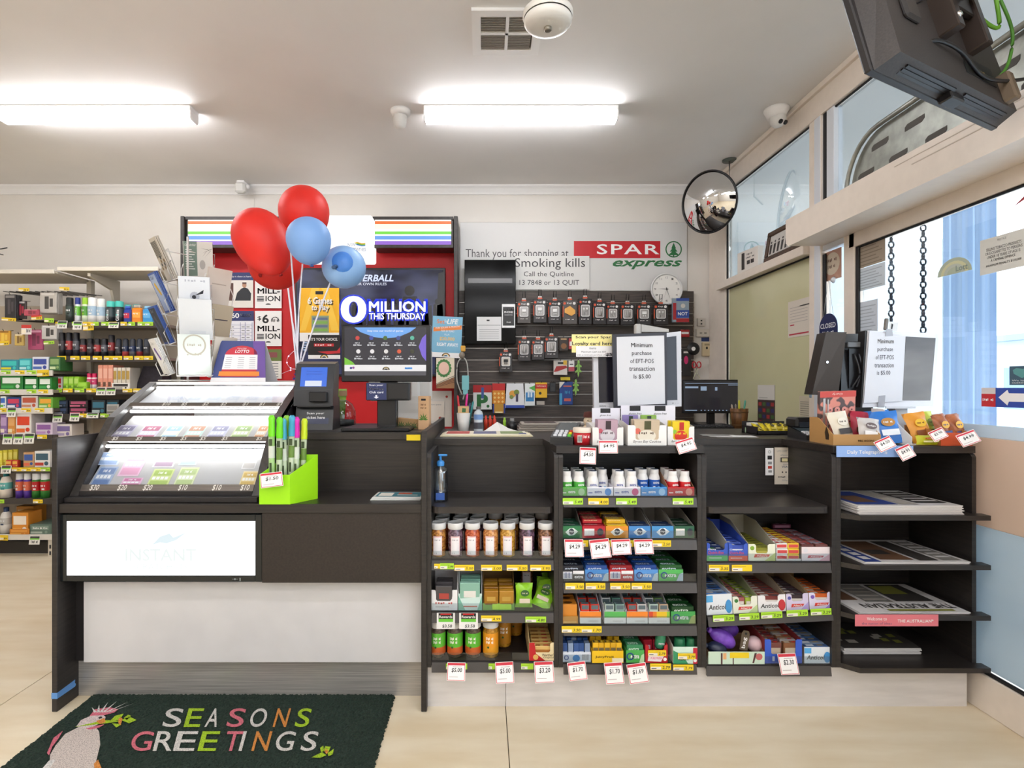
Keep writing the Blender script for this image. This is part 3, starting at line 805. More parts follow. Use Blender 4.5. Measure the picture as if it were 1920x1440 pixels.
def f_60(b, w, h, y):
 b.patch(0, w, h * .72, h, y, 1)
 b.text("60", w * .14, w * .44, h * .8, h * .94, y - .0005, 2, .04)
 b.text('MILLION', w * .48, w * .9, h * .83, h * .92, y - .0005, 2, .03)
 for k in range(6): b.patch(w * .06, w * .94, h * (.1 + .1 * k), h * (.108 + .1 * k), y, 3)
 for q in (.06, .48, .66, .93): b.patch(w * q, w * q + .004, h * .1, h * .68, y, 3)
 for k in range(5):
  for q in (.12, .53, .72): b.patch(w * q, w * (q + .12), h * (.14 + .1 * k), h * (.165 + .1 * k), y, 4)
YP = 4.965
gp = 'posters on the red board'
sheet('poster', 'poster headed Help is close at hand with a man pictured', 'poster', 426, 475, 511, 577, YP, 'e9e3da', (NAVY, WHT, M('5a3a30'), M('26282e'), M('b98a6c')), f_help, group=gp)
sheet('poster', 'white MILL-ION poster under the red balloons', 'poster', 478, 528, 513, 578, YP, 'f2efec', (INK, INK), f_mill(False), group=gp)
sheet('poster', 'navy headed 60 million draw table poster', 'poster', 427, 476, 583, 650, YP, 'eceaf0', (NAVY, WHT, M('5a6498'), GRY), f_60, group=gp)
sheet('poster', 'white $6 MILL-ION poster on red board', 'poster', 478, 528, 583, 649, YP, 'f2efec', (INK, INK), f_mill(True), group=gp)
sheet('poster', 'navy edged poster half hidden behind the card rack, upper', 'poster', 398, 422, 510, 576, YP, 'd8d4dc', (NAVY, M('7a5aa0')), lambda b, w, h, y: (b.patch(0, w, h * .8, h, y, 1), b.patch(0, w, 0, h * .2, y, 2)), group=gp)
sheet('poster', 'navy poster half hidden behind the card rack, lower', 'poster', 398, 423, 583, 650, YP, '2e3760', (LGR,), lambda b, w, h, y: [b.patch(w * .1, w * .9, h * (.2 + .09 * k), h * (.24 + .09 * k), y, 1) for k in range(6)], group=gp)
sheet('poster', 'small photo calendar low on the red board', 'poster', 488, 528, 655, 710, YP, 'e8e4dc', (M('6a7a3a'), M('8a4a4a'), GRY), lambda b, w, h, y: (b.patch(0, w, h * .6, h, y, 1), b.patch(w * .3, w * .8, h * .72, h * .9, y - .0004, 2), [b.patch(w * .4, w * .85, h * (.05 + .09 * k), h * (.08 + .09 * k), y, 3) for k in range(6)]), group=gp)
sheet('poster', 'leaning pale flyer behind the tent card', 'poster', 430, 470, 655, 712, YP, '34406e', (WHT,), lambda b, w, h, y: b.patch(w * .1, w * .9, h * .2, h * .9, y, 1), group=gp)
# big wall television
YT = 4.88
tv = T('wall_television', 'large wall television showing 0 MILLION THIS THURSDAY', 'television', (X(553, YT), YT, Z(706, YT)))
w, h = X(835, YT) - X(553, YT), Z(502, YT) - Z(706, YT)
O(B().cbox(0, w, 0, .05, 0, h, .004), 'bezel', BLK, tv)
SCRM = noisy('night_crowd', '10122a', '565c86', (2.2, 3, 5), .2, detail=2)
nt = SCRM.node_tree
p_ = nt.nodes['Principled BSDF']
nt.links.new(nt.nodes['Color Ramp'].outputs[0], p_.inputs['Emission Color'])
nt.links.remove(p_.inputs['Base Color'].links[0])
p_.inputs['Base Color'].default_value = (.004, .004, .006, 1)
p_.inputs['Specular IOR Level'].default_value = .25
p_.inputs['Emission Strength'].default_value = .6 * KE
O(B().box(.02, w - .02, -.001, .001, .02, h - .02), 'screen', SCRM, tv)
def tx(px): return X(px, YT) - X(553, YT)
def tz(py): return Z(py, YT) - Z(706, YT)
SILW = M('05060c', .3)
sil = B()
for k in range(12):
 cx = tx(650 + 15.5 * k + (5 * math.sin(k * 2.3))); r = .03 + .008 * math.sin(k * 1.7)
 zc = tz(572 - 6 * math.sin(k * 1.3))
 sil.disc(cx, zc, r, -.0016, 0, 14)
 sil.poly([(cx - .05, tz(612)), (cx + .05, tz(612)), (cx + .04, zc - r * .7), (cx - .04, zc - r * .7)], -.0014)
sil.disc(tx(768), tz(545), .045, -.0016).poly([(tx(752), tz(600)), (tx(788), tz(600)), (tx(782), tz(556)), (tx(756), tz(556))], -.0015)
sil.poly([(tx(815), tz(700)), (tx(831), tz(700)), (tx(831), tz(510)), (tx(822), tz(512))], -.0014)
O(sil, 'crowd_silhouette', SILW, tv)
GLOW = M('ffffff', .4, 0, 1.6)
BLUE = M('1a36d8', .4, 0, 1.0)
b = B().text('0', tx(635), tx(691), tz(608), tz(552), -.0026, 0, .055)
O(b, 'halo', BLUE, tv)
b = B().text('MILLION', tx(688), tx(802), tz(588), tz(560), -.0025, 0, .07)
b.text('THIS THURSDAY', tx(688), tx(801), tz(602), tz(583), -.0025, 0, .07)
O(b, 'halo', BLUE, tv)
b = B().text('0', tx(639), tx(687), tz(605), tz(555), -.0034, 0, .045)
b.text('MILLION', tx(692), tx(798), tz(585), tz(565), -.0034, 0, .03)
b.text('THIS THURSDAY', tx(692), tx(797), tz(599), tz(587), -.0034, 0, .02)
O(b, 'lettering', GLOW, tv)
b = B().text('POWERBALL', tx(638), tx(738), tz(528), tz(515), -.0034, 0, .04, .25)
O(b, 'lettering', M('d8e2ff', .4, 0, 1.0), tv)
b = B().text('PLAY BY YOUR OWN RULES', tx(626), tx(725), tz(535), tz(530), -.0034, 0, .01)
O(b, 'lettering', M('e8ecff', .4, 0, .9), tv)
# lotto arc used on many prints
def lottarc(b, cx, cz, r, y, ms, word=None, mi=None):
 for q, m in zip((1, .8, .62), ms):
  b.poly([(cx + r * q * math.cos(PI * k / 10), cz + r * q * .8 * math.sin(PI * k / 10)) for k in range(11)], y - .0003 * (1.1 - q) * 3, m)
 b.poly([(cx + r * .42 * math.cos(PI * k / 10), cz + r * .42 * .8 * math.sin(PI * k / 10)) for k in range(11)], y - .0009, 0)
 if mi is not None: b.text('Lott', cx - r * .9, cx + r * .3, cz, cz + r * .42, y - .0014, mi, .02)
def f_6games(b, w, h, y):
 b.poly([(0, h * .2), (w * .3, h), (w * .5, h), (w * .15, h * .2)], y, 1)
 b.poly([(w, h * .2), (w * .7, h), (w * .55, h), (w * .8, h * .2)], y, 1)
 b.patch(w * .4, w * .6, h * .88, h * .94, y - .0004, 2)
 for d, m in ((.012, 2), (0, 3)):
  b.text('6 Games', w * .2 + d, w * .82 + d, h * .7 - d, h * .83 - d, y - .0008 - (.0004 if m == 3 else 0), m, .03, .1)
  b.text('to Play', w * .3 + d, w * .74 + d, h * .55 - d, h * .69 - d, y - .0008 - (.0004 if m == 3 else 0), m, .03, .1)
 b.patch(w * .3, w * .74, h * .16, h * .48, y - .0005, 5)
 for k in range(4): b.patch(w * .33, w * .71, h * (.19 + .07 * k), h * (.235 + .07 * k), y - .0009, 6 if k % 2 else 7)
 b.patch(0, w, 0, h * .16, y - .0006, 3)
 lottarc(b, w * .54, h * .05, w * .12, y - .001, (2, 8, 3), mi=2)
sheet('poster', 'yellow 6 Games to Play poster at television corner', 'poster', 562, 636, 540, 640, YT - .02, 'f3b41c', (M('f8c640'), INK, WHT, WHT, M('8c9a76'), M('5c6e8a'), M('7cae4a'), M('e6c040')), f_6games, rot=(0, 0, 0))
def f_choice(b, w, h, y):
 b.text("IT'S YOUR CHOICE.", w * .08, w * .92, h * .76, h * .88, y, 1, .02)
 b.patch(w * .18, w * .8, h * .52, h * .64, y, 2)
 b.scrib(w * .22, w * .76, h * .55, h * .61, y - .0005, 1)
 b.poly([(w * .3, h * .3), (w * .9, h * .34), (w, h * .5), (w, h * .24), (w * .6, h * .2)], y, 2)
 b.patch(0, w, 0, h * .16, y - .0004, 1)
 lottarc(b, w * .5, h * .05, w * .13, y - .001, (0, 3, 1), mi=0)
sheet('poster', "black IT'S YOUR CHOICE poster under the yellow poster", 'poster', 578, 638, 628, 673, YT - .03, '1c1718', (WHT, M('c8242c'), M('e6c040')), f_choice)
sheet('poster', 'narrow navy strip poster left of the black poster', 'poster', 566, 580, 632, 660, YT - .02, '26304e', (M('a9c4e6'),), lambda b, w, h, y: [b.patch(w * .2, w * .7, h * (.1 + .16 * k), h * (.18 + .16 * k), y, 1) for k in range(5)])
sheet('poster', 'small navy check your ticket sign behind ticket checker', 'sign', 568, 615, 684, 700, 4.97, '222a48', (WHT,), lambda b, w, h, y: b.text('Check your ticket here', w * .05, w * .95, h * .5, h * .8, y, 1))
def f_life(b, w, h, y):
 b.text('Set', w * .14, w * .4, h * .82, h * .92, y, 2, .02)
 b.text('For', w * .4, w * .5, h * .85, h * .92, y, 1, .01)
 b.text('LIFE', w * .48, w * .86, h * .82, h * .94, y, 1, .03, .2)
 b.poly([(w * .04, h * .62), (w * .98, h * .7), (w * .98, h * .8), (w * .04, h * .72)], y, 2)
 b.textg('WIN $20,000 A MONTH', (w * .1, y - .0005, h * .675), (w * .8, 0, h * .07), (0, 0, h * .05), 1)
 b.text('FOR 20 YEARS', w * .3, w * .74, h * .62, h * .67, y - .0005, 1)
 b.text('PLUS', w * .42, w * .58, h * .54, h * .58, y, 1)
 b.text('$20,000', w * .26, w * .76, h * .4, h * .5, y, 3, .03)
 b.text('RIGHT AWAY!', w * .18, w * .88, h * .27, h * .36, y, 1, .03)
 b.patch(0, w, 0, h * .12, y, 1)
 lottarc(b, w * .5, h * .03, w * .14, y - .001, (4, 3, 1), mi=4)
sheet('poster', 'tilted pale blue lottery poster with orange band right of television', 'poster', 808, 864, 592, 669, 4.716, '7fb6d2', (WHT, M('e8843a'), M('f0c05a'), INK), f_life, rot=(0, .05, 0))
def f_flower(b, w, h, y):
 b.poly([(0, 0), (w, 0), (w, h * .36), (0, h * .12)], y, 1)
 for k in range(5): b.poly([(0, h * (.02 + .03 * k)), (w, h * (.2 + .05 * k)), (w, h * (.22 + .05 * k)), (0, h * (.035 + .03 * k))], y - .0004, 4)
 for k in range(16):
  a = 2 * PI * k / 16
  b.disc(w * .42 + w * .34 * math.cos(a), h * .66 + h * .25 * math.sin(a), w * .09, y - .0004, 2, 8)
 b.disc(w * .42, h * .66, w * .29, y - .0008, 3, 20, h * .21)
sheet('picture', 'picture of a round pink flower with green petals on post', 'picture', 818, 852, 671, 728, 4.717, 'e7dcc4', (M('a5744c'), M('4f8a4a'), M('f0c8b4'), M('5d3c28')), f_flower)
sheet('notice', 'white certificate with red seal below the flower picture', 'notice', 800, 847, 733, 800, 4.975, 'e6e1d8', (M('c0392b'), LGR), lambda b, w, h, y: (b.disc(w * .8, h * .84, w * .05, y, 1, 10), [b.patch(w * .2, w * .7, h * (.3 + .1 * k), h * (.32 + .1 * k), y, 2) for k in range(5)]))
sheet('notice', 'small cream card with red dot in front of certificate', 'notice', 805, 833, 752, 790, 4.97, 'efe6da', (M('b8412f'), GRY), lambda b, w, h, y: (b.disc(w * .72, h * .16, w * .1, y, 1, 12), b.text('Store updates', w * .1, w * .8, h * .78, h * .86, y, 2)))
# ---- shop sign -----------------------------------------------------------------------------
YS = 5.05
sg = T('shop_sign', 'white shop sign with red band, fir tree emblem and green italic word', 'sign', (X(863, YS), YS, Z(545, YS)))
sx, sz = sg.location.x, sg.location.z
def gx(px): return X(px, YS) - sx
def gz(py): return Z(py, YS) - sz
O(B().box(0, gx(1288), 0, .015, 0, gz(417)), 'panel', M('d6d4d1', .4), sg)
O(B().text('Thank you for shopping at', gx(873), gx(1066), gz(487), gz(467), -.001), 'lettering', M('4a4648', .5), sg)
O(B().box(gx(1076), gx(1238), -.0015, 0, gz(484), gz(452)), 'red_band', M('c4101f', .35), sg)
b = B().text('SPAR', gx(1119), gx(1236), gz(477), gz(458), -.003, 0, .02, 0, 1.15)
O(b, 'lettering', M('f6f2f0', .4), sg)
SPG = M('1f6a35', .4)
b = B().ring(gx(1263), gz(467.5), .076, .011, -.0015)
cx = gx(1263)
for k, (hw, za, zc) in enumerate(((.022, 466, 455), (.036, 472, 462), (.05, 478.5, 469))):
 b.poly([(cx - hw, gz(za)), (cx + hw, gz(za)), (cx, gz(zc))], -.0015 - .0003 * k)
b.patch(cx - .006, cx + .006, gz(482), gz(478), -.0015)
O(b, 'fir_tree_emblem', SPG, sg)
b = B().text('express', gx(1149), gx(1279), gz(505), gz(488), -.0015, 0, .035, .35)
O(b, 'lettering', SPG, sg)
sk = T('quit_sign', 'white Smoking kills notice board beside the black cabinet', 'sign', (X(966, 5.03), 5.03, Z(543, 5.03)))
hx = lambda p: X(p, 5.03) - sk.location.x
hz = lambda p: Z(p, 5.03) - sk.location.z
O(B().box(0, hx(1105), 0, .012, 0, hz(480)), 'panel', M('dddbd7', .45), sk)
for w_, a, c, d, e in (('Smoking kills', 965.5, 1097, 506, 484), ('Call the Quitline', 982, 1076, 520, 509), ('13 7848 or 13 QUIT', 974, 1086, 536, 525)):
 O(B().text(w_, hx(a), hx(c), hz(d), hz(e), -.001), 'lettering', M('3a3638', .5), sk)
GLB = M('070708', .12)
GLB.node_tree.nodes['Principled BSDF'].inputs['Specular IOR Level'].default_value = .12
# black upright panel
bp_ = T('black_cabinet', 'tall glossy black cabinet door panel beside the slatwall', 'cabinet', (X(871, 4.9), 4.9, Z(645, 4.9)))
w, h = X(967, 4.9) - X(871, 4.9), Z(487, 4.9) - Z(645, 4.9)
O(B().cbox(0, w, 0, .06, 0, h, .003), 'body', GLB, bp_)
O(B().cbox(.03, w - .03, -.004, 0, h * .72, h * .78, .001), 'cross_strip', M('17120f', .15), bp_)  # slightly browner raised strip across the black panel
sheet('notice', 'creased white paper taped to black cabinet', 'notice', 894, 940, 594, 639, 4.885, 'e6e5e4', (INK, GRY), lambda b, w, h, y: (b.patch(w * .4, w * .52, h * .82, h * .88, y, 1), b.patch(w * .03, w * .97, h * .64, h * .655, y, 1), [b.patch(w * .1, w * .9, h * (.1 + .09 * k), h * (.115 + .09 * k), y, 2) for k in range(5)]))
ph = T('phone_sign', 'phone shaped MOBILE PHONE sign on black cabinet', 'sign', (X(941, 4.88), 4.88, Z(615, 4.88)))
w, h = X(966, 4.88) - X(941, 4.88), Z(570, 4.88) - Z(615, 4.88)
O(B().cbox(0, w, 0, .008, 0, h, .006), 'white_body', M('efefef', .3), ph)
O(B().box(w * .08, w * .92, -.001, 0, h * .1, h * .88), 'black_screen', BLK, ph)
b = B().text('MOBILE', w * .14, w * .86, h * .73, h * .81, -.002, 0, .02).text('PHONE', w * .18, w * .82, h * .62, h * .7, -.002, 0, .02).text('accessories', w * .2, w * .8, h * .53, h * .57, -.002).text('Keji', w * .36, w * .66, h * .2, h * .27, -.002)
O(b, 'lettering', WHT, ph)
# ---- slatwall ------------------------------------------------------------------------------
YSL = 5.03
sw_ = T('slatwall', 'dark brown slatwall panel with aluminium grooves', 'slatwall', (X(856, YSL), YSL, .9))
sx0, sx1 = X(856, YSL), X(1301, YSL)
ys_ = [546, 567.4, 589, 610.5, 632, 653.6, 675.5, 697, 718.5, 740, 761.5, 783, 804.5]
for a, c in zip(ys_, ys_[1:]):
 O(B().cbox(0, sx1 - sx0, 0, .02, Z(c, YSL) - .9 + .008, Z(a, YSL) - .9, .002), 'slat', SLAT, sw_)
 O(B().box(0, sx1 - sx0, .0125, .02, Z(c, YSL) - .9, Z(c, YSL) - .9 + .008), 'groove_insert', M('b0aaa4', .3, .6), sw_)
ck = T('wall_clock', 'round white wall clock above the phone accessories', 'clock', (X(1249, 4.99), 4.99, Z(542.5, 4.99)))
rc = 30 * 4.99 / F
ry = (PI / 2, 0, 0)
O(B().lathe([(.001, .012), (rc * .9, .012), (rc * .9, .02), (rc * .96, .026), (rc, .018), (rc, 0), (.001, 0)], n=44), 'case', M('dcdad8', .35), ck, (0, 0, 0), ry)
O(B().lathe([(.001, .013), (rc * .88, .013)], n=40), 'dial', M('ece8e2', .5), ck, (0, 0, 0), ry)
for k in range(12):
 a = 2 * PI * k / 12
 nb = B()
 cx, cz = rc * .72 * math.sin(a), rc * .72 * math.cos(a)
 nb.text(str(k or 12), cx - .009, cx + .009, cz - .009, cz + .009, -.0142)
 O(nb, 'numeral', M('6b6764'), ck)
def hand(a, l, w): return B().poly([(-w * math.cos(a) - .015 * math.sin(a), w * math.sin(a) - .015 * math.cos(a)), (l * math.sin(a), l * math.cos(a)), (w * math.cos(a) - .015 * math.sin(a), -w * math.sin(a) - .015 * math.cos(a))], -.0155)
O(hand(math.radians(-88), rc * .55, .004), 'hour_hand', INK, ck)
O(hand(math.radians(160), rc * .72, .003), 'minute_hand', INK, ck)
O(hand(math.radians(195), rc * .6, .0012), 'second_hand', INK, ck)
O(B().lathe([(.001, .018), (.006, .018), (.006, .013)], n=12), 'hub', INK, ck, (0, 0, 0), ry)
# ---- phone accessory packs on hooks --------------------------------------------------------
BOXM = M('262122', .35); BOXG = M('4d4744', .4); WIN = M('a9a5a2', .15); WINF = M('dedcda', .3); ORG = M('d8532a', .5)
_pk = {}
def pack(px0, px1, py0, py1, item, label, Y=4.9, grey=False):
 w, h = round((px1 - px0) * Y / F, 3), round((py1 - py0) * Y / F, 3)
 xc, zt_ = X((px0 + px1) / 2, Y), Z(py0, Y)
 t = T('accessory_pack', label, 'phone accessory', (xc, Y, zt_), (0, 0, random.uniform(-.06, .06)), 'phone accessory packs on the slatwall')
 O(B().cbox(-w / 2, w / 2, 0, .032, -h, 0, .003), 'box', BOXG if grey else BOXM, t)
 b = B()
 def rr(x0, x1, z0, z1, r=.012):
  pts = []
  for cx, cz, a0 in ((x1 - r, z1 - r, 0), (x0 + r, z1 - r, PI / 2), (x0 + r, z0 + r, PI), (x1 - r, z0 + r, 1.5 * PI)):
   pts += [(cx + r * math.cos(a0 + PI / 2 * k / 3), cz + r * math.sin(a0 + PI / 2 * k / 3)) for k in range(4)]
  return pts
 if item != 'amber':
  b.poly(rr(-w * .33, w * .33, -h * .7, -h * .24), -.0008, 1)
  b.poly(rr(-w * .28, w * .28, -h * .67, -h * .27, .009), -.0014, 0)
  O(b, 'window', [WIN if item != 'plugdark' else M('d0c8bc', .3), WINF], t)
 IT = {'plug': WHT, 'buds': M('eceae8', .3), 'cable': M('cfcac6', .4), 'amber': M('e2a23a', .3), 'plugdark': BLK}[item]
 b = B()
 if item in ('plug', 'plugdark'):
  b.cbox(-w * .16, w * .16, -.012, -.002, -h * .5, -h * .36, .003).cbox(-w * .1, -w * .04, -.01, -.002, -h * .61, -h * .52, .002).cbox(w * .04, w * .1, -.01, -.002, -h * .61, -h * .52, .002)
 elif item == 'amber':
  b.prism([(-w * .36, -h * .36), (0, -h * .24), (w * .36, -h * .42), (w * .36, -h * .56), (w * .1, -h * .66), (-w * .36, -h * .52)], 'y', -.01, -.001)
 elif item == 'buds':
  for s in (-1, 1):
   b.ball((s * w * .12, -.006, -h * .4), .009, .006, .011, 8, 6)
   b.tube([(s * w * .12, -.005, -h * .42), (s * w * .05, -.005, -h * .55), (s * w * .09, -.005, -h * .63)], .003, 5)
 else:
  for s in (-1.5, 0, 1.5): b.tube([(s * w * .09, -.005, -h * .32), (s * w * .1, -.005, -h * .5), (s * w * .06, -.005, -h * .63)], .004, 5)
 O(b, 'charger' if 'plug' in item else 'earbuds' if item == 'buds' else 'cable', IT, t)
 b = B().text('Keji', -w * .2, w * .12, -h * .17, -h * .09, -.0012, 0, .03)
 b.scrib(-w * .3, w * .3, -h * .82, -h * .78, -.0012)
 b.disc(w * .3, -h * .13, w * .1, -.001, 0, 12)
 b.disc(-w * .36, -h * .13, w * .09, -.001, 1, 12)
 b.patch(-w * .5, -w * .44, -h * .7, -h * .25, -.001, 1)
 O(b, 'print', [M('e8e4e0', .5), ORG], t)
 O(B().box(-.016, .016, .012, .014, 0, .03).box(-.02, .02, .010, .0118, .004, .016, 1), 'hang_tab', [M('c9c4bf', .3), ORG], t)
 O(B().tube([(-.012, .016, .03), (-.012, .0, .085), (.012, .0, .085), (.012, .016, .03)], .0028, 5).tube([(0, .0, .02), (0, .15, .03)], .0028, 5), 'hook', M('1e1c1c', .3, .6), t)
PL = [(970, 995, 565, 606, 'plug', 1), (1000, 1025, 561, 605, 'plug', 0), (1028, 1053, 564, 607, 'plug', 0), (1055, 1082, 563, 608, 'amber', 1), (1085, 1110, 560, 608, 'buds', 0), (1112, 1137, 566, 608, 'cable', 0), (1137.5, 1161, 570, 608, 'buds', 0), (1164, 1190, 570, 609, 'cable', 0), (1195, 1221, 570, 609, 'plug', 0), (1226, 1253, 570, 609, 'buds', 0)]
nm = {'plug': 'white charger', 'amber': 'amber block', 'buds': 'white earbuds', 'cable': 'pale cable', 'plugdark': 'black charger'}
for i, (a, c, d, e, it, g) in enumerate(PL):
 pack(a, c, d, e, it, 'accessory box showing %s, %s from left in the top hook row' % (nm[it], ORD[i]), 4.88, bool(g))
for i, (a, c, d, e, it) in enumerate(((971, 995, 636, 677, 'cable'), (997, 1021, 637, 675, 'buds'), (1021.5, 1047, 631, 672, 'cable'))):
 pack(a, c, d, e, it, 'accessory box showing %s, %s in the second hook row' % (nm[it], ORD[i]), 4.88)
pack(936, 961, 660, 698, 'plugdark', 'lone accessory box with black charger hanging low at left', 4.88)
# other hanging goods: generic flat hanging packs
def hang(name, label, px0, px1, py0, py1, cols, fn, cat='hanging pack', Y=4.93, dep=.018, hook=True, shape=None):
 w, h = (px1 - px0) * Y / F, (py1 - py0) * Y / F
 t = T(name, label, cat, (X((px0 + px1) / 2, Y), Y, Z(py0, Y)), (0, 0, random.uniform(-.05, .05)), 'small goods hanging on the slatwall')
 b = B()
 if shape == 'bag':
  b.hexa([(-w * .5, -.004, -h), (w * .5, -.004, -h), (w * .48, .01, -h), (-w * .48, .01, -h), (-w * .42, -.001, 0), (w * .42, -.001, 0), (w * .42, .004, 0), (-w * .42, .004, 0)])
  for i_ in range(len(b.v)): pass
 elif shape:
  b.prism([(w * (u - .5), -h * v) for u, v in shape], 'y', 0, dep)
 else: b.cbox(-w / 2, w / 2, 0, dep, -h, 0, .003)
 O(b, 'pack', M(cols[0], .4), t)
 b = B()
 fn(b, w, h)
 O(b, 'print', [M(c, .45) for c in cols[1:]], t)
 if hook: O(B().tube([(0, -.01, .012), (0, .0, -.004), (0, .095, .01)], .0025, 5), 'hook', M('2a2828', .3, .6), t)
 return t
hang('plate_pack', 'white P plate pack with green letter and red header', 887, 922, 722, 768, ('e8e8e4', '1f6a2e', 'b4161c', '3a5a9a'), lambda b, w, h: (b.text('P', -w * .3, w * .3, -h * .96, -h * .38, -.001, 0, .06), b.patch(-w * .5, w * .5, -h * .3, 0, -.0012, 1), b.patch(-w * .06, w * .08, -h * .55, -h * .1, -.003, 2), b.disc(w * .3, -h * .86, w * .08, -.001, 0, 12)))
hang('card_pack', 'red and orange cello pack with diamond mesh window', 923, 947, 719, 757, ('e08a20', 'c81e1e', 'f6d27a'), lambda b, w, h: (b.patch(-w / 2, w / 2, -h * .34, 0, -.001, 0), [b.poly([(w * (-.3 + .3 * i), -h * (.5 + .2 * j) - .012), (w * (-.3 + .3 * i) + .012, -h * (.5 + .2 * j)), (w * (-.3 + .3 * i), -h * (.5 + .2 * j) + .012), (w * (-.3 + .3 * i) - .012, -h * (.5 + .2 * j))], -.001, 1) for i in range(3) for j in range(3)]))
hang('card_pack', 'blue edged mesh pack below the red orange pack', 924, 947, 757, 775, ('c8922e', '2c3f8e', 'f0e0b0'), lambda b, w, h: (b.patch(-w / 2, -w * .38, -h, 0, -.001, 0), b.patch(w * .38, w / 2, -h, 0, -.001, 0), b.patch(-w * .3, w * .3, -h * .95, -h * .82, -.001, 1)), hook=False)
hang('fruit_bag', 'white plastic bag printed with orange fruit and dark bottle', 947, 984, 719, 765, ('e4e4e6', '2a4aa8', 'd99a3a', '7a8a3a', '4a4258'), lambda b, w, h: (b.patch(-w * .48, w * .48, -h, -h * .88, -.006, 0), b.disc(-w * .12, -h * .42, w * .17, -.006, 1), b.disc(w * .08, -h * .36, w * .14, -.0064, 2), b.patch(w * .04, w * .16, -h * .74, -h * .42, -.0068, 3), b.disc(-w * .18, -h * .55, w * .1, -.0066, 2)), shape='bag')
hang('blister_pack', 'blue and green blister card with two clear vials', 984, 1003, 719, 761, ('e8ecea', '3a8ac8', '5ab04a', 'dcecf6'), lambda b, w, h: (b.patch(-w * .4, w * .4, -h * .8, -h * .4, -.001, 0), b.poly([(-w * .1, -h * .2), (w / 2, -h * .08), (w / 2, -h * .34)], -.001, 1), b.cbox(-w * .22, -w * .04, -.008, -.001, -h * .62, -h * .34, .002, 2), b.cbox(w * .06, w * .24, -.008, -.001, -h * .62, -h * .34, .002, 2)))
hang('tape_pack', 'red and yellow sticky tape card with yellow roll', 1004, 1026, 717, 746, ('e6b41e', 'c82a20', '2a2220', 'f4ecd8'), lambda b, w, h: (b.patch(-w / 2, w / 2, -h * .4, -h * .12, -.001, 0), b.text('Sellotape', -w * .4, w * .4, -h * .3, -h * .18, -.0016, 2), b.disc(-w * .1, -h * .7, w * .12, -.001, 1)))
hang('card_pack', 'small plain dark card hanging beside the tape', 1031, 1042, 717, 735, ('2b2a2b', '3a3838'), lambda b, w, h: b.patch(-w * .3, w * .3, -h * .9, -h * .5, -.001, 0))
hang('battery_pack', 'deep blue rounded blister card under yellow ticket', 1049, 1074, 716, 759, ('1c3f86', 'e4ddd0', '3f9ac8', 'c05a50'), lambda b, w, h: (b.poly([(-w / 2, -.001), (-w * .1, -.001), (-w / 2, -h * .3)], -.001, 0), b.patch(-w * .5, -w * .3, -h, -h * .5, -.001, 1), b.patch(-w * .2, w * .4, -h * .22, -h * .16, -.001, 2), b.patch(-w * .15, w * .35, -h * .84, -h * .72, -.001, 2), b.scrib(-w * .1, w * .3, -h * .52, -h * .38, -.0012, 1)))
hang('card_pack', 'red and white jumbled card pack left of the green lizard', 1038, 1064, 676, 703, ('d8d0c8', 'a82a26', '2b2b2b', 'e0b43a'), lambda b, w, h: (b.poly([(-w / 2, -h * .8), (-w * .3, -h * .4), (w * .4, -h * .35), (w * .5, -h * .5), (-w * .2, -h * .75)], -.001, 0), b.patch(-w * .2, w * .2, -h * .25, -h * .1, -.001, 1), b.patch(w * .2, w * .46, -h * .3, 0, -.001, 2)))
hang('card_pack', 'narrow white and pink card pack beside the green lizard', 1066, 1077, 676, 696, ('e6e2de', 'b84a5a', '3a3838'), lambda b, w, h: (b.patch(-w / 2, w / 2, -h, -h * .6, -.001, 0), b.patch(-w * .3, w * .3, -h * .4, -h * .3, -.001, 1)))
hang('card_pack', 'small dark brown card pack right of second row boxes', 1048, 1066, 632, 658, ('33261e', '8a5a30', 'c8a070'), lambda b, w, h: (b.disc(0, -h * .65, w * .3, -.001, 0), b.patch(-w * .3, w * .3, -h * .2, -h * .1, -.001, 1)))
hang('card_pack', 'thin red and white card pack half behind loyalty label', 1066.5, 1074, 634, 655, ('c8484e', 'f0e8e4'), lambda b, w, h: b.patch(-w * .3, w * .4, -h * .7, -h * .3, -.001, 0))
sheet('price_ticket', 'single yellow price ticket on slatwall above the blue blister', 'price ticket', 1051, 1069, 707, 713, 4.98, 'f2d83a')
sheet('price_ticket', 'blank pale ticket on slatwall below the tape', 'price ticket', 1006, 1021, 752, 759, 4.98, 'd9d0c4')
LZ = [(.5, 0), (.66, .12), (.62, .25), (.7, .3), (.98, .36), (.94, .44), (.7, .42), (.72, .58), (.98, .66), (.9, .74), (.64, .7), (.56, .88), (.44, 1), (.36, .86), (.34, .7), (.08, .76), (.0, .68), (.28, .58), (.3, .42), (.06, .44), (.02, .36), (.3, .3), (.36, .24), (.34, .1)]
for nme, a in (('upper green lizard shaped pegs pack on slatwall', (1079, 1091, 674, 707)), ('lower green lizard shaped pegs pack on slatwall', (1074, 1086, 710, 742))):
 hang('lizard_toy', nme, *a, ('8fbf5a', '6a9a3a'), lambda b, w, h: b.patch(-.004, .004, -h * .7, -h * .2, -.001, 0), cat='toy', shape=LZ, Y=4.9)
hang('battery_pack', 'red and blue NOT printed pack at right hook row end', 1262, 1292, 559, 604, ('8a9aa8', '2c4a9a', 'a01c24', 'f0f0f0', 'c8c4bc'), lambda b, w, h: (b.patch(-w * .3, w * .5, -h * .82, -h * .5, -.001, 0), b.patch(-w * .5, -w * .3, -h * .9, -h * .2, -.001, 1), b.patch(-w * .3, w / 2, -h, -h * .84, -.001, 1), b.text('NOT', -w * .2, w * .4, -h * .72, -h * .58, -.0014, 2, .03), b.patch(-w * .3, w / 2, -h * .12, 0, -.001, 0), b.disc(w * .12, -h * .32, w * .14, -.001, 3)), Y=4.86, dep=.04)
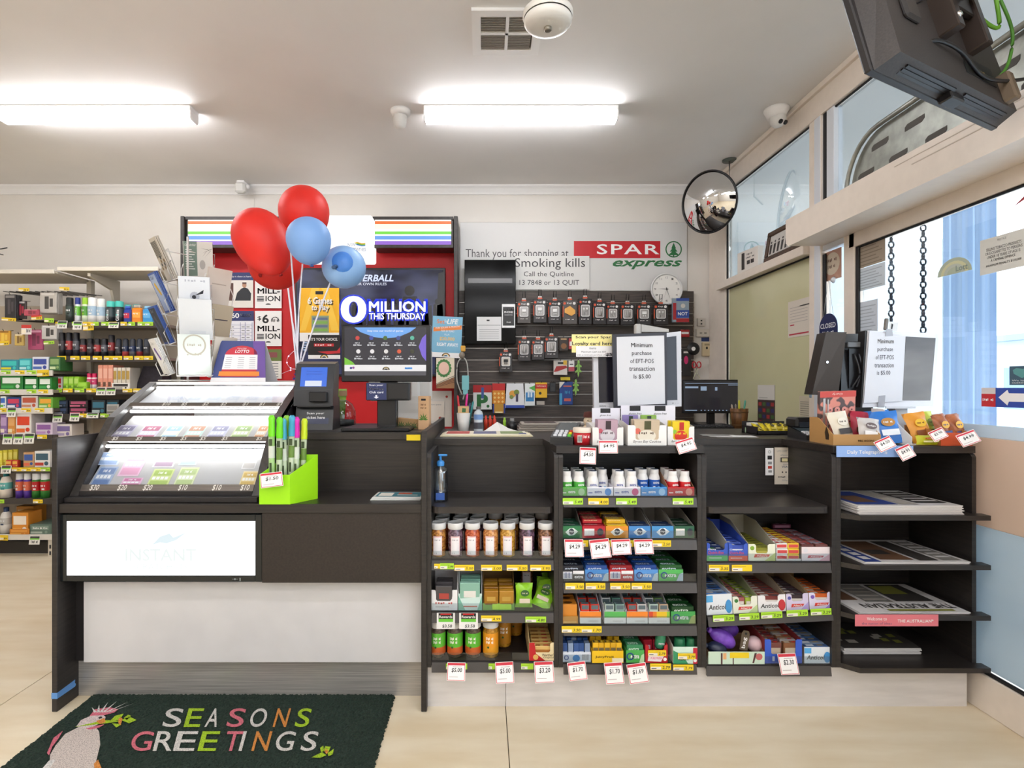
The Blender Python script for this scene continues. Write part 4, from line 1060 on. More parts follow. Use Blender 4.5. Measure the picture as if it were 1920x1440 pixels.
hang('card_pack', 'small red and white pack right of the pos screen', 1276, 1293, 618, 632, ('a41c22', 'e4e0dc'), lambda b, w, h: b.patch(-w * .4, w * .4, -h * .6, -h * .3, -.001, 0))
hang('card_pack', 'dark pack with pink shape beside red scissors', 1280, 1296, 655, 705, ('231f22', 'c8286a', 'd8d0cc'), lambda b, w, h: (b.disc(-w * .1, -h * .4, w * .25, -.001, 0, 12, h * .16), b.patch(-w * .4, w * .3, -h * .14, -h * .08, -.001, 1)))
ch = T('key_chain', 'thin hanging chain at slatwall right edge', 'chain', (X(1300, 4.95), 4.95, Z(572, 4.95)))
for k in range(16):
 O(B().tube([(.004 * math.sin(a) if k % 2 else 0, 0 if k % 2 else .004 * math.sin(a), -.0135 * k * 1.6 + .013 * math.cos(a)) for a in [2 * PI * i / 8 for i in range(9)]], .0022, 4), 'chain_link', M('8a7a66', .4, .5), ch)
dk = T('record_disc', 'black disc with white centre hanging at slatwall edge', 'disc', (X(1300, 4.93), 4.93, Z(654, 4.93)), (PI / 2, 0, 0))
O(B().lathe([(.001, .004), (.055, .004), (.058, 0), (.055, -.004), (.001, -.004)], n=28), 'disc', BLK, dk)
O(B().lathe([(.001, .005), (.018, .005)], n=16), 'centre', WHT, dk)
sc_ = T('scissors', 'red handled scissors hanging below the black disc', 'scissors', (X(1306, 4.94), 4.94, Z(684, 4.94)))
for s in (-1, 1):
 O(B().tube([(s * .022 + .018 * math.cos(a), 0, .028 * math.sin(a)) for a in [2 * PI * i / 12 for i in range(13)]], .005, 6), 'handle', M('c4182a', .35), sc_)
 O(B().prism([(s * .012, -.03), (s * .02, -.035), (-s * .03, -.13), (-s * .034, -.12)], 'y', .001 * s - .001, .001 * s + .001), 'blade', CHROME, sc_)
# wall fittings right of the slatwall
def wallbox(name, label, cat, px0, px1, py0, py1, hx, det):
 t = T(name, label, cat, (X(px0, YW), YW, Z(py1, YW)))
 w, h = X(px1, YW) - X(px0, YW), Z(py0, YW) - Z(py1, YW)
 O(B().cbox(0, w, -.025, 0, 0, h, .004), 'plate', M(hx, .45), t)
 det(t, w, h)
 return t
wallbox('light_switch', 'pale wall switch plate with two dark toggles', 'switch', 1306, 1320, 597, 612, 'cfc8be', lambda t, w, h: [O(B().cbox(w * .4, w * .6, -.03, -.024, h * q, h * (q + .16), .002), 'toggle', INK, t) for q in (.2, .6)])
wallbox('switch_box', 'cream double switch box under the switch plate', 'switch', 1304, 1328, 617, 632, 'd4ccbe', lambda t, w, h: [O(B().cbox(w * q, w * (q + .18), -.03, -.024, h * .4, h * .55, .002), 'toggle', M('8a8478'), t) for q in (.25, .6)])
wallbox('intercom', 'beige thermostat box with dark slot on wall', 'thermostat', 1315, 1341, 642, 668, 'd0bd98', lambda t, w, h: (O(B().box(w * .15, w * .8, -.0256, -.0246, h * .76, h * .88), 'label_strip', M('9a8a6a'), t), O(B().cbox(w * .25, w * .38, -.03, -.024, h * .5, h * .68, .003), 'dial', INK, t)))
sheet('sticker', 'small navy sticker between wall boxes', 'sticker', 1315, 1333, 633, 640, YW - .001, '2a3a6a')
t = T('conduit', 'thin dark wire and cream conduit down the wall corner', 'conduit', (X(1333, YW), YW, .9))
O(B().cbox(-.012, .012, -.02, 0, .1, 2.2, .003), 'duct', CREAM, t)
O(B().tube([(.02, -.012, 2.2), (.018, -.012, 1.6), (.024, -.014, 1.2), (.02, -.012, .6), (.02, -.012, .1)], .004, 6), 'wire', INK, t)
# ============================ PRODUCT BUILDERS ==============================================
_me = {}
def cached(key, fn, name, mats):
 if key not in _me:
  b = B(); fn(b); _me[key] = b.mesh(name, mats)
 return _me[key]
def carton(label, px0, px1, Y, z, hf, hb, dep, front, inside, prints=(), fn=None, notch=None, group='open display cartons on the shelves', side=None, rot=0, name='display_carton', Yp=None):
 """open display carton; origin bottom front centre"""
 Yp = Yp or Y
 x0, x1 = X(px0, Yp), X(px1, Yp)
 w = x1 - x0 - .001
 t = .0022
 T_ = T(name, label, 'display carton', ((x0 + x1) / 2, Y, z), (0, 0, rot), group)
 b = B()
 if notch:
  a, dpt = notch
  zn = hf * (1 - dpt)
  nx = w * a / 2; r = .006
  pl_ = [(-w / 2, 0), (w / 2, 0), (w / 2, hf), (nx + r, hf), (nx, hf - r), (nx, zn + r), (nx - r, zn), (-nx + r, zn), (-nx, zn + r), (-nx, hf - r), (-nx - r, hf), (-w / 2, hf)]
  b.prism(pl_, 'y', 0, t)
 else:
  b.box(-w / 2, w / 2, 0, t, 0, hf)
 b.box(-w / 2, w / 2, dep - t, dep, 0, hb, 1)
 for s in (-1, 1):
  xx = sorted((s * w / 2, s * (w / 2 - t)))
  b.prism([(t, 0), (dep - t, 0), (dep - t, hb), (dep * .6, hb), (t, hf)], 'x', xx[0], xx[1], 1)
 b.box(-w / 2 + t, w / 2 - t, t, dep - t, 0, t, 1)
 O(b, 'carton', [M(front, .45), M(side or inside, .6)], T_)
 if fn:
  b = B(); fn(b, w, hf, -.0008)
  O(b, 'print', [M(p, .45) for p in prints], T_)
 return T_, w
def fill(par, w, rows, cols, pw, pd, ph, cols_hex, desc, name='gum_pack', cat='gum pack', fn=None, prints=(), y0=.006, z0=.0025, step=None, jit=.0015, lean=0, group=None, skip=()):
 """packs standing in an open carton, each a thing"""
 step = step or pd + .001
 loc = par.location; ra = par.rotation_euler.z
 grp = group or desc
 for r in range(rows):
  for c in range(cols):
   if (r, c) in skip: continue
   hx = cols_hex[(r * cols + c) % len(cols_hex)]
   key = (name, round(pw, 4), round(pd, 4), round(ph, 4), hx, fn.__name__ if fn else 0, tuple(prints))
   def mk(b):
    b.cbox(-pw / 2, pw / 2, 0, pd, 0, ph, .0018)
    if fn: fn(b, pw, pd, ph)
   me = cached(key, mk, name, [M(hx, .35)] + [M(p, .45) for p in prints])
   xl = (c - (cols - 1) / 2) * (w - .005) / max(cols, 1) + random.uniform(-jit, jit)
   yl = y0 + r * step
   v = Matrix.Rotation(ra, 4, 'Z') @ Vector((xl, yl, z0))
   where = ('' if cols == 1 else ['left ', 'right '][c] if cols == 2 else ORD[c] + ' column ') + ('front' if r == 0 else ORD[r] + ' from front')
   o = link(name, me, None, tuple(Vector(loc) + v), (-lean if lean else 0, 0, ra + random.uniform(-.03, .03)))
   tag(o, '%s, %s' % (desc, where), cat, 'packs in the display cartons')
def pf_extra(word, m1=1):
 def f(b, w, d, h):
  # print on the top and the front
  b.textg(word, (-w * .4, d * .18, h + .0004), (w * .62, 0, 0), (0, d * .55, 0), 1, .02)
  b.text(word, -w * .4, w * .25, h * .62, h * .85, -.0006, 1, .02)
 f.__name__ = 'pf_' + word
 return f
def pf_stick(b, w, d, h):
 b.patch(-w * .42, w * .42, h * .2, h * .75, -.0006, 1)
 b.top(-w * .42, -w * .1, d * .15, d * .8, h + .0004, 1)
 b.top(w * .05, w * .3, d * .25, d * .7, h + .0004, 2)
def pf_bag(b, w, d, h):
 b.patch(-w * .3, w * .3, h * .45, h * .7, -.0008, 1)
 b.patch(-w * .42, w * .42, h * .2, h * .32, -.0008, 2)
# price labels -------------------------------------------------------------------------------
def ticket(px0, px1, py0, py1, Y, col, price, label, rot=0, double=False):
 x0, x1, z0, z1 = X(px0, Y), X(px1, Y), Z(py1, Y), Z(py0, Y)
 w, h = x1 - x0, z1 - z0
 b = B().box(0, w, -.0008, 0, 0, h)
 b.patch(w * .02, w * .52, h * .06, h * .5, -.0012, 1)
 b.patch(w * .06, w * .3, h * .2, h * .3, -.0015, 2)
 b.patch(w * .06, w * .7, h * .68, h * .76, -.0012, 3)
 if price == '-': b.scrib(w * .6, w * .92, h * .2, h * .6, -.0014, 2)
 elif price: b.text(price, w * .58, w * .95, h * .18, h * .62, -.0014, 2, .015, .15)
 base = {'y': 'f4d322', 'g': 'b0e236'}[col]
 o = O(b, 'price_ticket', [M(base, .5), M('efe9e0', .5), M('3a3432', .5), M('cfa51c' if col == 'y' else '86b428', .5)], None, (x0, Y, z0), (0, rot, 0))
 return tag(o, label, 'price ticket', 'price tickets on the shelf rails')
def redtag(px0, px1, py0, py1, Y, price, label, rot=0, lean=-.35, yaw=0):
 w, h = (px1 - px0) * Y / F, (py1 - py0) * Y / F
 z1 = Z(py0, Y)
 b = B().box(-w / 2, w / 2, -.0008, 0, -h, 0)
 b.box(-w / 2 + .002, w / 2 - .002, -.0012, -.0008, -h + .002, -.002, 1)
 b.box(-w / 2 + .004, w / 2 - .004, -.0016, -.0012, -h + .004, -h * .16, 2)
 b.text(price, -w * .26, w * .32, -h * .56, -h * .3, -.0021, 3, .02, .12)
 b.patch(-w * .38, w * .1, -h * .8, -h * .77, -.002, 4)
 b.patch(-w * .2, w * .3, -h * .25, -h * .22, -.002, 4)
 o = O(b, 'price_tag', [M('f3efec', .6), M('d23040', .6), M('f6f3f0', .6), INK, M('b9a9a6', .6)], None, (X((px0 + px1) / 2, Y), Y, z1), (lean, rot, yaw))
 return tag(o, label, 'price tag', 'red bordered price tags')
# ============================ SHELF PRODUCTS ================================================
# --- unit 1: candy jars ---------------------------------------------------------------------
CANDY = [('brown and orange', '8a5224', 'c98a3a'), ('dark purple', '4a3442', '7a6070'), ('red orange', '9a3418', 'd0663a'), ('orange', 'a8642a', 'd89a5a'), ('golden', 'a8741e', 'd8a84a'), ('dark violet', '3c2c38', '6a4a62'), ('brown', '5c3a26', '9a6a4a')]
CM = [noisy('candy_%d' % i, a, c, (90, 90, 90), .25, detail=1, low=.42, high=.58) for i, (n, a, c) in enumerate(CANDY)]
for m_ in CM: m_.node_tree.nodes['Principled BSDF'].inputs['Coat Weight'].default_value = .6
LID = M('dedcda', .4)
def jar(name, label, x, y, z, r, h, cm, lblcol='efdfdb', lm=None, grp='candy jars on the top shelf of the first unit', wrap=False):
 t = T(name, label, 'jar', (x, y, z), (0, 0, random.uniform(-.15, .15)), grp)
 hl = h * .19
 k = ('jb', r, h, cm.name)
 O_ = lambda key, fn, nm, mats: link(nm, cached(key, fn, nm, mats), t)
 O_(k, lambda b: b.lathe([(.001, 0), (r * .86, 0), (r * .94, .004), (r * .96, h * .7), (r * .84, h * .78), (r * .8, h * .83)], n=24), 'jar_body', [cm])
 O_(('jl', r, h), lambda b: b.lathe([(r * .92, h - hl), (r * .98, h - hl + .002), (r * .98, h - .004), (r * .94, h), (r * .86, h), (r * .84, h - .002), (.001, h - .002)], n=28), 'lid', [LID])
 if wrap:
  O_(('jw', r, h, lblcol, lm), lambda b: b.lathe([(r * .975, h * .1), (r * .975, h * .3), (r * .975, h * .68)], n=24, mz=[1, 0]), 'wrap_label', [M(lblcol, .35), M(lm, .35)])
  b_ = ('jp', r, h, lblcol)
  def mk(b):
   b.scrib(-r * .5, r * .5, h * .5, h * .58, 0); b.scrib(-r * .5, r * .5, h * .4, h * .48, 0)
   b.disc(-r * .2, h * .3, r * .14, 0, 1, 8)
   for i in range(len(b.v)):
    p = b.v[i]; a = p[0] / r
    b.v[i] = (r * .982 * math.sin(a), -r * .982 * math.cos(a), p[2])
  O_(b_, mk, 'lettering', [M('f2ece0', .4), M('2a5a2a', .4)])
 else:
  def lb(b):
   a0, a1 = -PI / 2 - .62, -PI / 2 + .62
   b.lathe([(r * .968, h * .06), (r * .968, h * .62)], n=10, a0=a0, a1=a1)
   n_ = len(b.v)
   b.lathe([(r * .974, h * .085), (r * .974, h * .58)], n=10, a0=a0 + .1, a1=a1 - .1, m=1)
   m0 = len(b.v)
   for k_ in range(5): b.patch(-r * .38, r * .38, h * (.2 + .05 * k_), h * (.215 + .05 * k_), 0, 2)
   b.patch(-r * .4, -r * .1, h * .1, h * .14, 0, 2)
   b.scrib(-r * .4, r * .4, h * .49, h * .53, 0, 2)
   for i in range(m0, len(b.v)):
    p = b.v[i]; a = p[0] / r
    b.v[i] = (r * .98 * math.sin(a), -r * .98 * math.cos(a), p[2])
  O_(('jlab', r, h), lb, 'label', [M('e9c4c4', .5), M('efe9ea', .5), M('a89ca0', .5)])
 return t
rowsJ = [(2.345, [822, 854, 886, 920, 952, 988, 1023], 'front'), (2.435, [829, 863, 895, 927, 959, 989], 'middle'), (2.53, [831, 866, 899, 929, 958, 988, 1017], 'back')]
for Y, pxs, rn in rowsJ:
 for i, px in enumerate(pxs):
  if rn == 'middle' and i == 3: continue
  c = i if rn == 'front' else (i * 3 + 2) % 7
  jar('candy_jar', 'white lidded jar of %s candy, %s from left in the %s row' % (CANDY[c][0], ORD[i], rn), X(px, Y), Y, zb1[0], .0335, .142, CM[c])
YT1 = 2.285
tn = 'yellow price ticket under the candy jars, %s from left'
ticket(814, 827, 1057, 1066, YT1, 'y', '', 'stub of yellow price ticket behind the green one under jars')
ticket(825, 851, 1056, 1067, YT1 - .001, 'g', '3.99', 'green price ticket under the candy jars')
for i, (a, c, p) in enumerate(((852, 889, '5.50'), (902, 941, '5.00'), (950, 989, '5.50'), (994, 1033, '5.95'))):
 ticket(a, c, 1059, 1070, YT1, 'y', p, tn % ORD[i])
# second shelf of unit 1
z = zb1[1]
def f_plain(txt):
 def f(b, w, h, y):
  b.scrib(-w * .3, w * .35, h * .3, h * .4, y)
  b.patch(-w * .3, w * .2, h * .15, h * .19, y, 1)
 return f
cm_ = 'lozenge packet'
t, w = carton('white notched carton of dark lozenge packets on second shelf', 806, 858, 2.305, z, .085, .15, .17, 'ece9e8', 'e0dcdc', ('c8403a', 'b9b4b2'), f_plain('Peppermint'), (.56, .55))
fill(t, w, 3, 1, w * .6, .018, .10, ['4d494a', '5a5556'], 'dark grey lozenge packet in the white carton', 'lozenge_packet', cm_, pf_bag, ('b0453c', 'd8c8b8'), lean=-.12, step=.045)
t, w = carton('green swirl carton of mint lozenge packets on second shelf', 859, 904, 2.305, z, .07, .15, .17, 'cfe4dc', 'e2e2e2', ('78b8a0', 'c8503a'), lambda b, w, h, y: (b.poly([(-w * .5, 0), (-w * .2, 0), (-w * .5, h * .9)], y, 0), b.poly([(w * .5, 0), (w * .3, 0), (w * .5, h * .9)], y, 0), b.patch(-w * .3, w * .3, h * .2, h * .26, y, 1)))
fill(t, w, 3, 1, w * .84, .018, .115, ['8cbaa6', '7aac98'], 'mint green lozenge packet in the swirl carton', 'lozenge_packet', cm_, pf_bag, ('e8e4dc', 'c85a44'), lean=-.12, step=.045)
t, w = carton('green edged carton of amber butterscotch packets on second shelf', 905, 965, 2.305, z, .03, .16, .20, '5f9a3c', '7a5a2a', ('b0e236',), lambda b, w, h, y: b.patch(-w * .2, w * .4, h * .1, h * .9, y, 0))
fill(t, w, 4, 2, w * .45, .018, .085, ['a8741c', 'b8862a', '94621a'], 'amber packet in the green edged carton', 'amber_packet', 'sweet packet', pf_bag, ('c8a04a', '7a4a14'), lean=-.25, step=.042)
LB = noisy('lime_foil', '7fbf22', 'a4de36', (25, 25, 25), .3)
def softbag(label, px, Y, z, w, h, yaw, lean, tilt=0, mat=None, prints=('2c5a1e', 'd8c8b0'), name='lolly_bag', cat='sweet bag', group='lime lolly bags on second shelf', word=None, dep=.022):
 t = T(name, label, cat, (X(px, Y), Y, z), (lean, tilt, yaw), group)
 b = B()
 n = 7
 vs_ = []
 for s in (-1, 1):
  for j in range(n + 1):
   for i in range(n + 1):
    u, v = i / n, j / n
    bul = dep * (math.sin(PI * u) ** .6) * (math.sin(PI * min(1, max(0, (v - .06) / .88))) ** .6)
    wob = .0025 * math.sin(9 * u + 7 * v + px) + .002 * math.sin(23 * v + 3 * u + px)
    vs_.append((w * (u - .5) * (1 - .1 * math.sin(PI * v)), s * bul + wob * (1 if bul > 0 else .4), h * v))
 fs = []
 N_ = (n + 1) ** 2
 for s in (0, 1):
  for j in range(n):
   for i in range(n):
    a = s * N_ + j * (n + 1) + i
    fs.append((a, a + 1, a + n + 2, a + n + 1))
 b.add(vs_, fs, 0, True)
 O(b, 'pouch', mat or LB, t)
 b = B().disc(0, h * .62, w * .24, -dep - .003, 0, 16, h * .13)
 (b.text(word, -w * .18, w * .18, h * .57, h * .66, -dep - .0038, 1, .02) if word else b.scrib(-w * .16, w * .16, h * .59, h * .65, -dep - .0038, 1))
 b.patch(-w * .3, w * .3, h * .22, h * .4, -dep * .95 - .0025, 1)
 O(b, 'print', [M(p, .4) for p in prints], t)
 return t
for i, (px, Y, yaw, lean, tl, w, h) in enumerate(((982, 2.325, .1, -.15, .04, .075, .10), (1012, 2.33, -.35, -.9, .3, .085, .095), (1030, 2.37, -.2, -.55, -.2, .08, .10), (1018, 2.45, .2, -.3, .2, .075, .085), (1034, 2.50, -.3, -.3, -.2, .07, .09))):
 softbag('lime green sweet bag slumped at shelf right end, %s from the front left' % ORD[i], px, Y, z + (.004 if i < 3 else .0), w, h, yaw, lean, tl)
jar('candy_jar', 'lone candy jar at the dark back of the second shelf', X(988, 2.55), 2.55, z, .0335, .142, CM[6])
redw = redtag
def rewards(px0, px1, py0, py1, label):
 Y = 2.283
 w, h = (px1 - px0) * Y / F, (py1 - py0) * Y / F
 b = B().box(-w / 2, w / 2, -.0008, 0, 0, h).patch(-w * .4, w * .4, 0, h * .98, -.0012, 1).patch(-w * .4, w * .4, h * .44, h * .62, -.0016, 2).patch(-w * .4, w * .4, 0, h * .44, -.0016, 0)
 b.text('Rewards', -w * .36, w * .36, h * .68, h * .84, -.002, 0, .03)
 b.text('$3.58', -w * .2, w * .34, h * .06, h * .28, -.002, 1, .02, .1)
 b.patch(-w * .3, w * .3, h * .88, h * .96, -.0018, 3)
 o = O(b, 'price_tag', [M('eceae6', .5), BLK, M('6cc83a', .5), RED], None, (X((px0 + px1) / 2, Y), Y, Z(py1, Y)))
 tag(o, label, 'price tag', 'black topped rewards price tags')
rewards(819, 853, 1149, 1179, 'left of two black topped rewards price tags above jars')
rewards(861, 896, 1149, 1179, 'right of two black topped rewards price tags above jars')
ticket(902, 940, 1154, 1165, YT1, 'y', '4.99', 'yellow price ticket under the amber packets')
ticket(985, 1024, 1156, 1167, YT1, 'g', '4.80', 'green price ticket under the lime bags')
# bottom shelf of unit 1
z = zb1[2]
GJ = noisy('jelly_dark', '3a2a2c', '6a5a4a', (80, 80, 80), .25, detail=1)
YJ = noisy('jelly_amber', '8a5a14', 'c8902e', (80, 80, 80), .25, detail=1)
for i, px in enumerate((821, 853, 887)):
 jar('gummy_jar', 'green and orange wrapped gummy jar on bottom shelf, %s from left' % ORD[i], X(px, 2.345), 2.345, z, .0345, .153, GJ, '5cb432', 'c8602a', 'gummy jars on bottom shelf', True)
jar('gummy_jar', 'all orange wrapped gummy jar right of the green ones', X(920, 2.345), 2.345, z, .0345, .153, YJ, 'e6951e', 'e29a24', 'gummy jars on bottom shelf', True)
jar('gummy_jar', 'amber jar behind the orange one on bottom shelf', X(944, 2.44), 2.44, z, .0345, .153, YJ, 'b87a1e', 'b0761c', 'gummy jars on bottom shelf', True)
jar('gummy_jar', 'amber jar at the back middle of bottom shelf', X(966, 2.55), 2.55, z, .0345, .153, YJ, 'c8862a', 'b87a20', 'gummy jars on bottom shelf', True)
t, w = carton('cream and red notched carton of toffee rolls on bottom shelf', 992, 1043, 2.295, z, .075, .125, .22, 'f0dcae', 'd8bc86', ('c01a22', '4a2e18', 'e0b060'), lambda b, w, h, y: (b.poly([(-w * .5, 0), (w * .1, 0), (-w * .25, h * .4), (-w * .3, h), (-w * .5, h)], y, 0), b.text("Werther's", -w * .02, w * .44, h * .24, h * .4, y - .0004, 1, .01, .1), b.text('Original', w * .02, w * .4, h * .12, h * .22, y - .0004, 1, 0, .1), b.disc(-w * .26, h * .2, w * .1, y - .0004, 2, 12)), (.56, .55))
fill(t, w, 6, 1, w * .78, .02, .055, ['d8b068', 'caa058'], 'gold toffee roll in the cream carton', 'toffee_roll', 'sweet roll', pf_stick, ('a86a2a', 'c83a2a'), step=.033)
redtag(839, 873, 1242, 1273, 2.26, '$5.00', 'five dollar price tag under the green gummy jars', .02)
redtag(928, 962, 1241, 1277, 2.26, '$5.00', 'five dollar price tag right of the orange gummy jar', -.06)
redtag(1001, 1037, 1240, 1276, 2.258, '$3.20', '$3.20 price tag under the toffee rolls', -.04)
for i, (a, c) in enumerate(((836, 876), (916, 928), (977, 1000))):
 ticket(a, c, 1244, 1255, YT1, 'g', '', 'green price ticket half hidden on bottom rail, %s from left' % ORD[i])
# sanitiser
st_ = T('sanitiser_bottle', 'clear pump bottle of hand sanitiser with blue pump head', 'bottle', (X(826, 2.42), 2.42, .848))
O(B().lathe([(.001, .001), (.032, .001), (.034, .006), (.034, .125), (.03, .142), (.014, .152), (.012, .158)], n=24), 'bottle', glassy('bottle_plastic', 'e6edf4', 6), st_)
O(B().lathe([(.001, .003), (.031, .003), (.031, .05), (.001, .05)], n=20), 'gel', glassy('gel', 'd4def0', 4.0), st_)
O(B().lathe([(.016, .154), (.017, .17), (.012, .176), (.005, .177), (.0045, .2), (.001, .2)], n=18), 'pump_collar', M('3f8fd8', .35), st_)
O(B().cbox(-.01, .03, -.006, .006, .196, .205, .003).tube([(0, 0, .175), (0, 0, .2)], .004, 8), 'pump_head', M('4a9ae0', .35), st_)
O(B().tube([(0, 0, .155), (.004, 0, .01)], .003, 6), 'dip_tube', WHT, st_)
O(B().patch(-.018, .02, .01, .04, -.0345, 0), 'label', M('3a62b0', .4), st_)
# --- unit 2: gum ------------------------------------------------------------------------------
YC = 2.301
cols = [('5ab04a', 'green', '4fae44'), ('e6e4ec', 'white and blue', 'f0eeee'), ('ece6ec', 'white and pink', 'f0eeee'), ('4a94d6', 'blue', '2f62b4'), ('c8262c', 'red', 'c81e26')]
pxT = [(1052, 1100), (1101, 1150), (1151, 1201), (1202, 1251), (1252, 1302)]
BOT = {}
def gumbottle(label, x, y, z, hx, cap):
 r, h = .024, .098
 k = ('gb', hx)
 me = cached(k, lambda b: b.lathe([(.001, 0), (r * .95, 0), (r, .004), (r, h * .12), (r, h * .55), (r, h * .6), (r * .78, h * .76), (r * .74, h * .8), (r * .76, h * .82), (r * .76, h * .97), (r * .7, h), (.001, h)], n=22, mz=[0, 0, 0, 0, 1, 1, 1, 1, 1, 1, 2]), 'gum_bottle', [M(hx, .35), M('ece9e6', .35), M(cap, .4)])
 t = T('gum_bottle', label, 'gum bottle', (x, y, z), (0, 0, random.uniform(-.3, .3)), 'gum bottles on the top shelf of the second unit')
 link('bottle', me, t)
 lb_ = cached(('gbl', hx), lambda b: (b.text('extra', -r * .6, r * .5, h * .38, h * .48, 0, 0, .03), b.disc(-r * .4, h * .22, r * .3, 0, 0, 10), b.disc(r * .4, h * .24, r * .22, 0, 1, 10)), 'print', [M('f4f2f0' if hx != 'f0eeee' else '3a4f9a', .4), M('9ac0e0', .4)])
 o = link('print', lb_, t)
 o.location = (0, -r - .0008, 0)
for i, ((hx, nm_, bh), (a, c)) in enumerate(zip(cols, pxT)):
 z = zb2[0]
 def ft(b, w, h, y, i=i):
  b.text('extra', -w * .22, w * .06, h * .3, h * .6, y, 0, .03)
  b.disc(w * .3, h * .45, w * .13, y, 1, 14, h * .42)
  b.patch(-w * .46, -w * .3, h * .3, h * .4, y, 0)
 t, w = carton('%s carton of gum bottles on the top gum shelf' % nm_, a, c, YC, z, .036, .04 if i < 4 else .085, .17, hx, hx if i < 4 else 'a87a5a', ('f6f4f4' if i in (0, 3, 4) else '4a5aa8', ['a8d0a0', '4a90d8', 'd85a90', 'a8d0f0', 'e89a8a'][i]), ft)
 for r in range(3):
  for q in range(2):
   if (i, r, q) in ((1, 0, 1), (2, 2, 0), (2, 2, 1), (3, 0, 0), (3, 0, 1), (4, 2, 1)): continue
   gumbottle('white capped gum bottle in the %s carton, %s side, %s row from front' % (nm_, ('left', 'right')[q], ORD[r]), t.location.x + (q - .5) * .052, YC + .03 + r * .052, z + .0025, bh, '2c4a3a' if i == 0 else 'e4e2e0' if i == 9 else '35466e' if i < 4 else '7a4a48')
for i, (a, c, col, p) in enumerate(((1055, 1093, 'g', '5.49'), (1103, 1141, 'y', '4.00'), (1155, 1194, 'g', '5.49'), (1261, 1300, 'g', '5.49'))):
 ticket(a, c, 934, 946, YT1, col, p, 'price ticket under the gum bottles, %s from left' % ORD[i])
def f_burst(word):
 def f(b, w, h, y):
  b.poly([(-w * .3, h * .5), (-w * .1, h * .8), (w * .1, h * .84), (w * .32, h * .55), (w * .12, h * .25), (-w * .12, h * .2)], y, 0)
  b.disc(0, h * .54, w * .13, y - .0004, 1, 14, h * .26)
  b.text(word, -w * .22, w * .24, h * .45, h * .64, y - .0008, 2, .02)
 f.__name__ = 'fb'
 return f
def f_bar(b, w, h, y):
 b.patch(-w * .42, w * .02, h * .2, h * .78, y, 0)
 for k in range(9): b.patch(-w * .38 + w * .042 * k, -w * .38 + w * .042 * k + w * (.012 + .01 * (k % 3)), h * .28, h * .7, y - .0004, 2)
 b.disc(w * .28, h * .5, w * .14, y, 1, 14, h * .32)
def f_extra(b, w, h, y):
 b.text('extra', -w * .26, w * .22, h * .34, h * .66, y, 0, .04)
 b.ring(-w * .28, h * .5, h * .3, h * .1, y, 1, 16)
 b.poly([(w * .22, 0), (w * .5, 0), (w * .5, h * .75), (w * .34, h * .6)], y, 2)
def f_extrabar(b, w, h, y):
 b.patch(-w * .46, -w * .04, h * .2, h * .82, y, 0)
 for k in range(8): b.patch(-w * .42 + w * .045 * k, -w * .42 + w * .045 * k + w * (.012 + .01 * (k % 3)), h * .26, h * .76, y - .0004, 1)
 b.patch(0, w * .48, h * .6, h * .9, y, 0)
 b.text('extra', w * .06, w * .44, h * .24, h * .5, y, 0, .04)
z = zb2[1]
S2 = [(1052, 1091, '2f7a4a', 'green', 'e6efe6', f_burst, '1f4a34', 3), (1092, 1135, 'b81e30', 'red', 'f0e8e8', None, '9a1424', 5), (1136, 1178, 'e8962a', 'orange', 'f2ece0', f_burst, 'd8b422', 5), (1179, 1220, '4a8ecf', 'blue', 'e8eef4', f_burst, '1e2e52', 2), (1222, 1263, '4a96d0', 'blue and white', 'eef2f6', f_burst, '1c2c4c', 2), (1264, 1302, '2c6248', 'dark green and white', 'ece8e2', None, '16301f', 3)]
for i, (a, c, hx, nm_, w1_, fb, pk_, rows) in enumerate(S2):
 t, w = carton('%s chewing gum carton on the second gum shelf' % nm_, a, c, YC, z, .05, .088 if i not in (1, 2) else .05, .25, hx, '9a958c' if i not in (1, 2) else hx, (w1_, '2c3444' if i != 3 else '2a3a5a', 'f4f0ee'), (fb('eclipse') if fb else f_bar))
 fill(t, w, rows, 1, w * .9, .03, .05, [pk_], '%s gum pack on the second gum shelf' % nm_, fn=pf_extra('eclipse'), prints=('d8dcd8',), step=.05)
 if i in (1, 2):
  for k in range(3):
   fill(t, w * .94, 1, 1, w * .86, .04, .018, [('b8202c', '8a1420', 'b82430')[k] if i == 1 else ('e0b020', '5a3a2a', 'd8a428')[k]], 'loose %s gum pack lying on the heap, layer %s' % (nm_, ORD[k]), fn=pf_extra('ECLIPSE'), prints=('e8d8a8',), y0=.03 + .055 * k, z0=.0535 if k == 0 else .0535 + .0008)
for i, (a, c, y0_, y1_, r_) in enumerate(((1058, 1093, 1011, 1043, .0), (1104, 1141, 1011, 1045, -.1), (1145, 1181, 1011, 1039, -.04), (1188, 1223, 1011, 1038, -.02))):
 redtag(a, c, y0_, y1_, 2.262, '$4.29', '$4.29 price tag on the second gum shelf, %s from left' % ORD[i], r_)
for a, c, p, l in ((1092, 1103, '', 'yellow stub ticket between first and second $4.29 tags'), (1140, 1146, '', 'yellow stub ticket between second and third $4.29 tags'), (1181, 1188, '', 'yellow stub ticket between third and fourth $4.29 tags'), (1222, 1258, '2.50', 'yellow price ticket right of the $4.29 tags')):
 ticket(a, c, 1013, 1025, YT1, 'y', p, l)
z = zb2[2]
S3 = [(1053, 1096, '23252f', 'dark', f_extrabar, '151a2c', 4), (1097, 1141, '4a8fd6', 'left blue', f_extra, '1f4f9e', 4), (1142, 1188, 'c42430', 'red', f_extrabar, '9a1824', 4), (1189, 1234, '5a9ade', 'right blue', f_extra, '1d4a98', 5), (1235, 1281, '58b85e', 'green', f_extra, '1f5a2a', 4)]
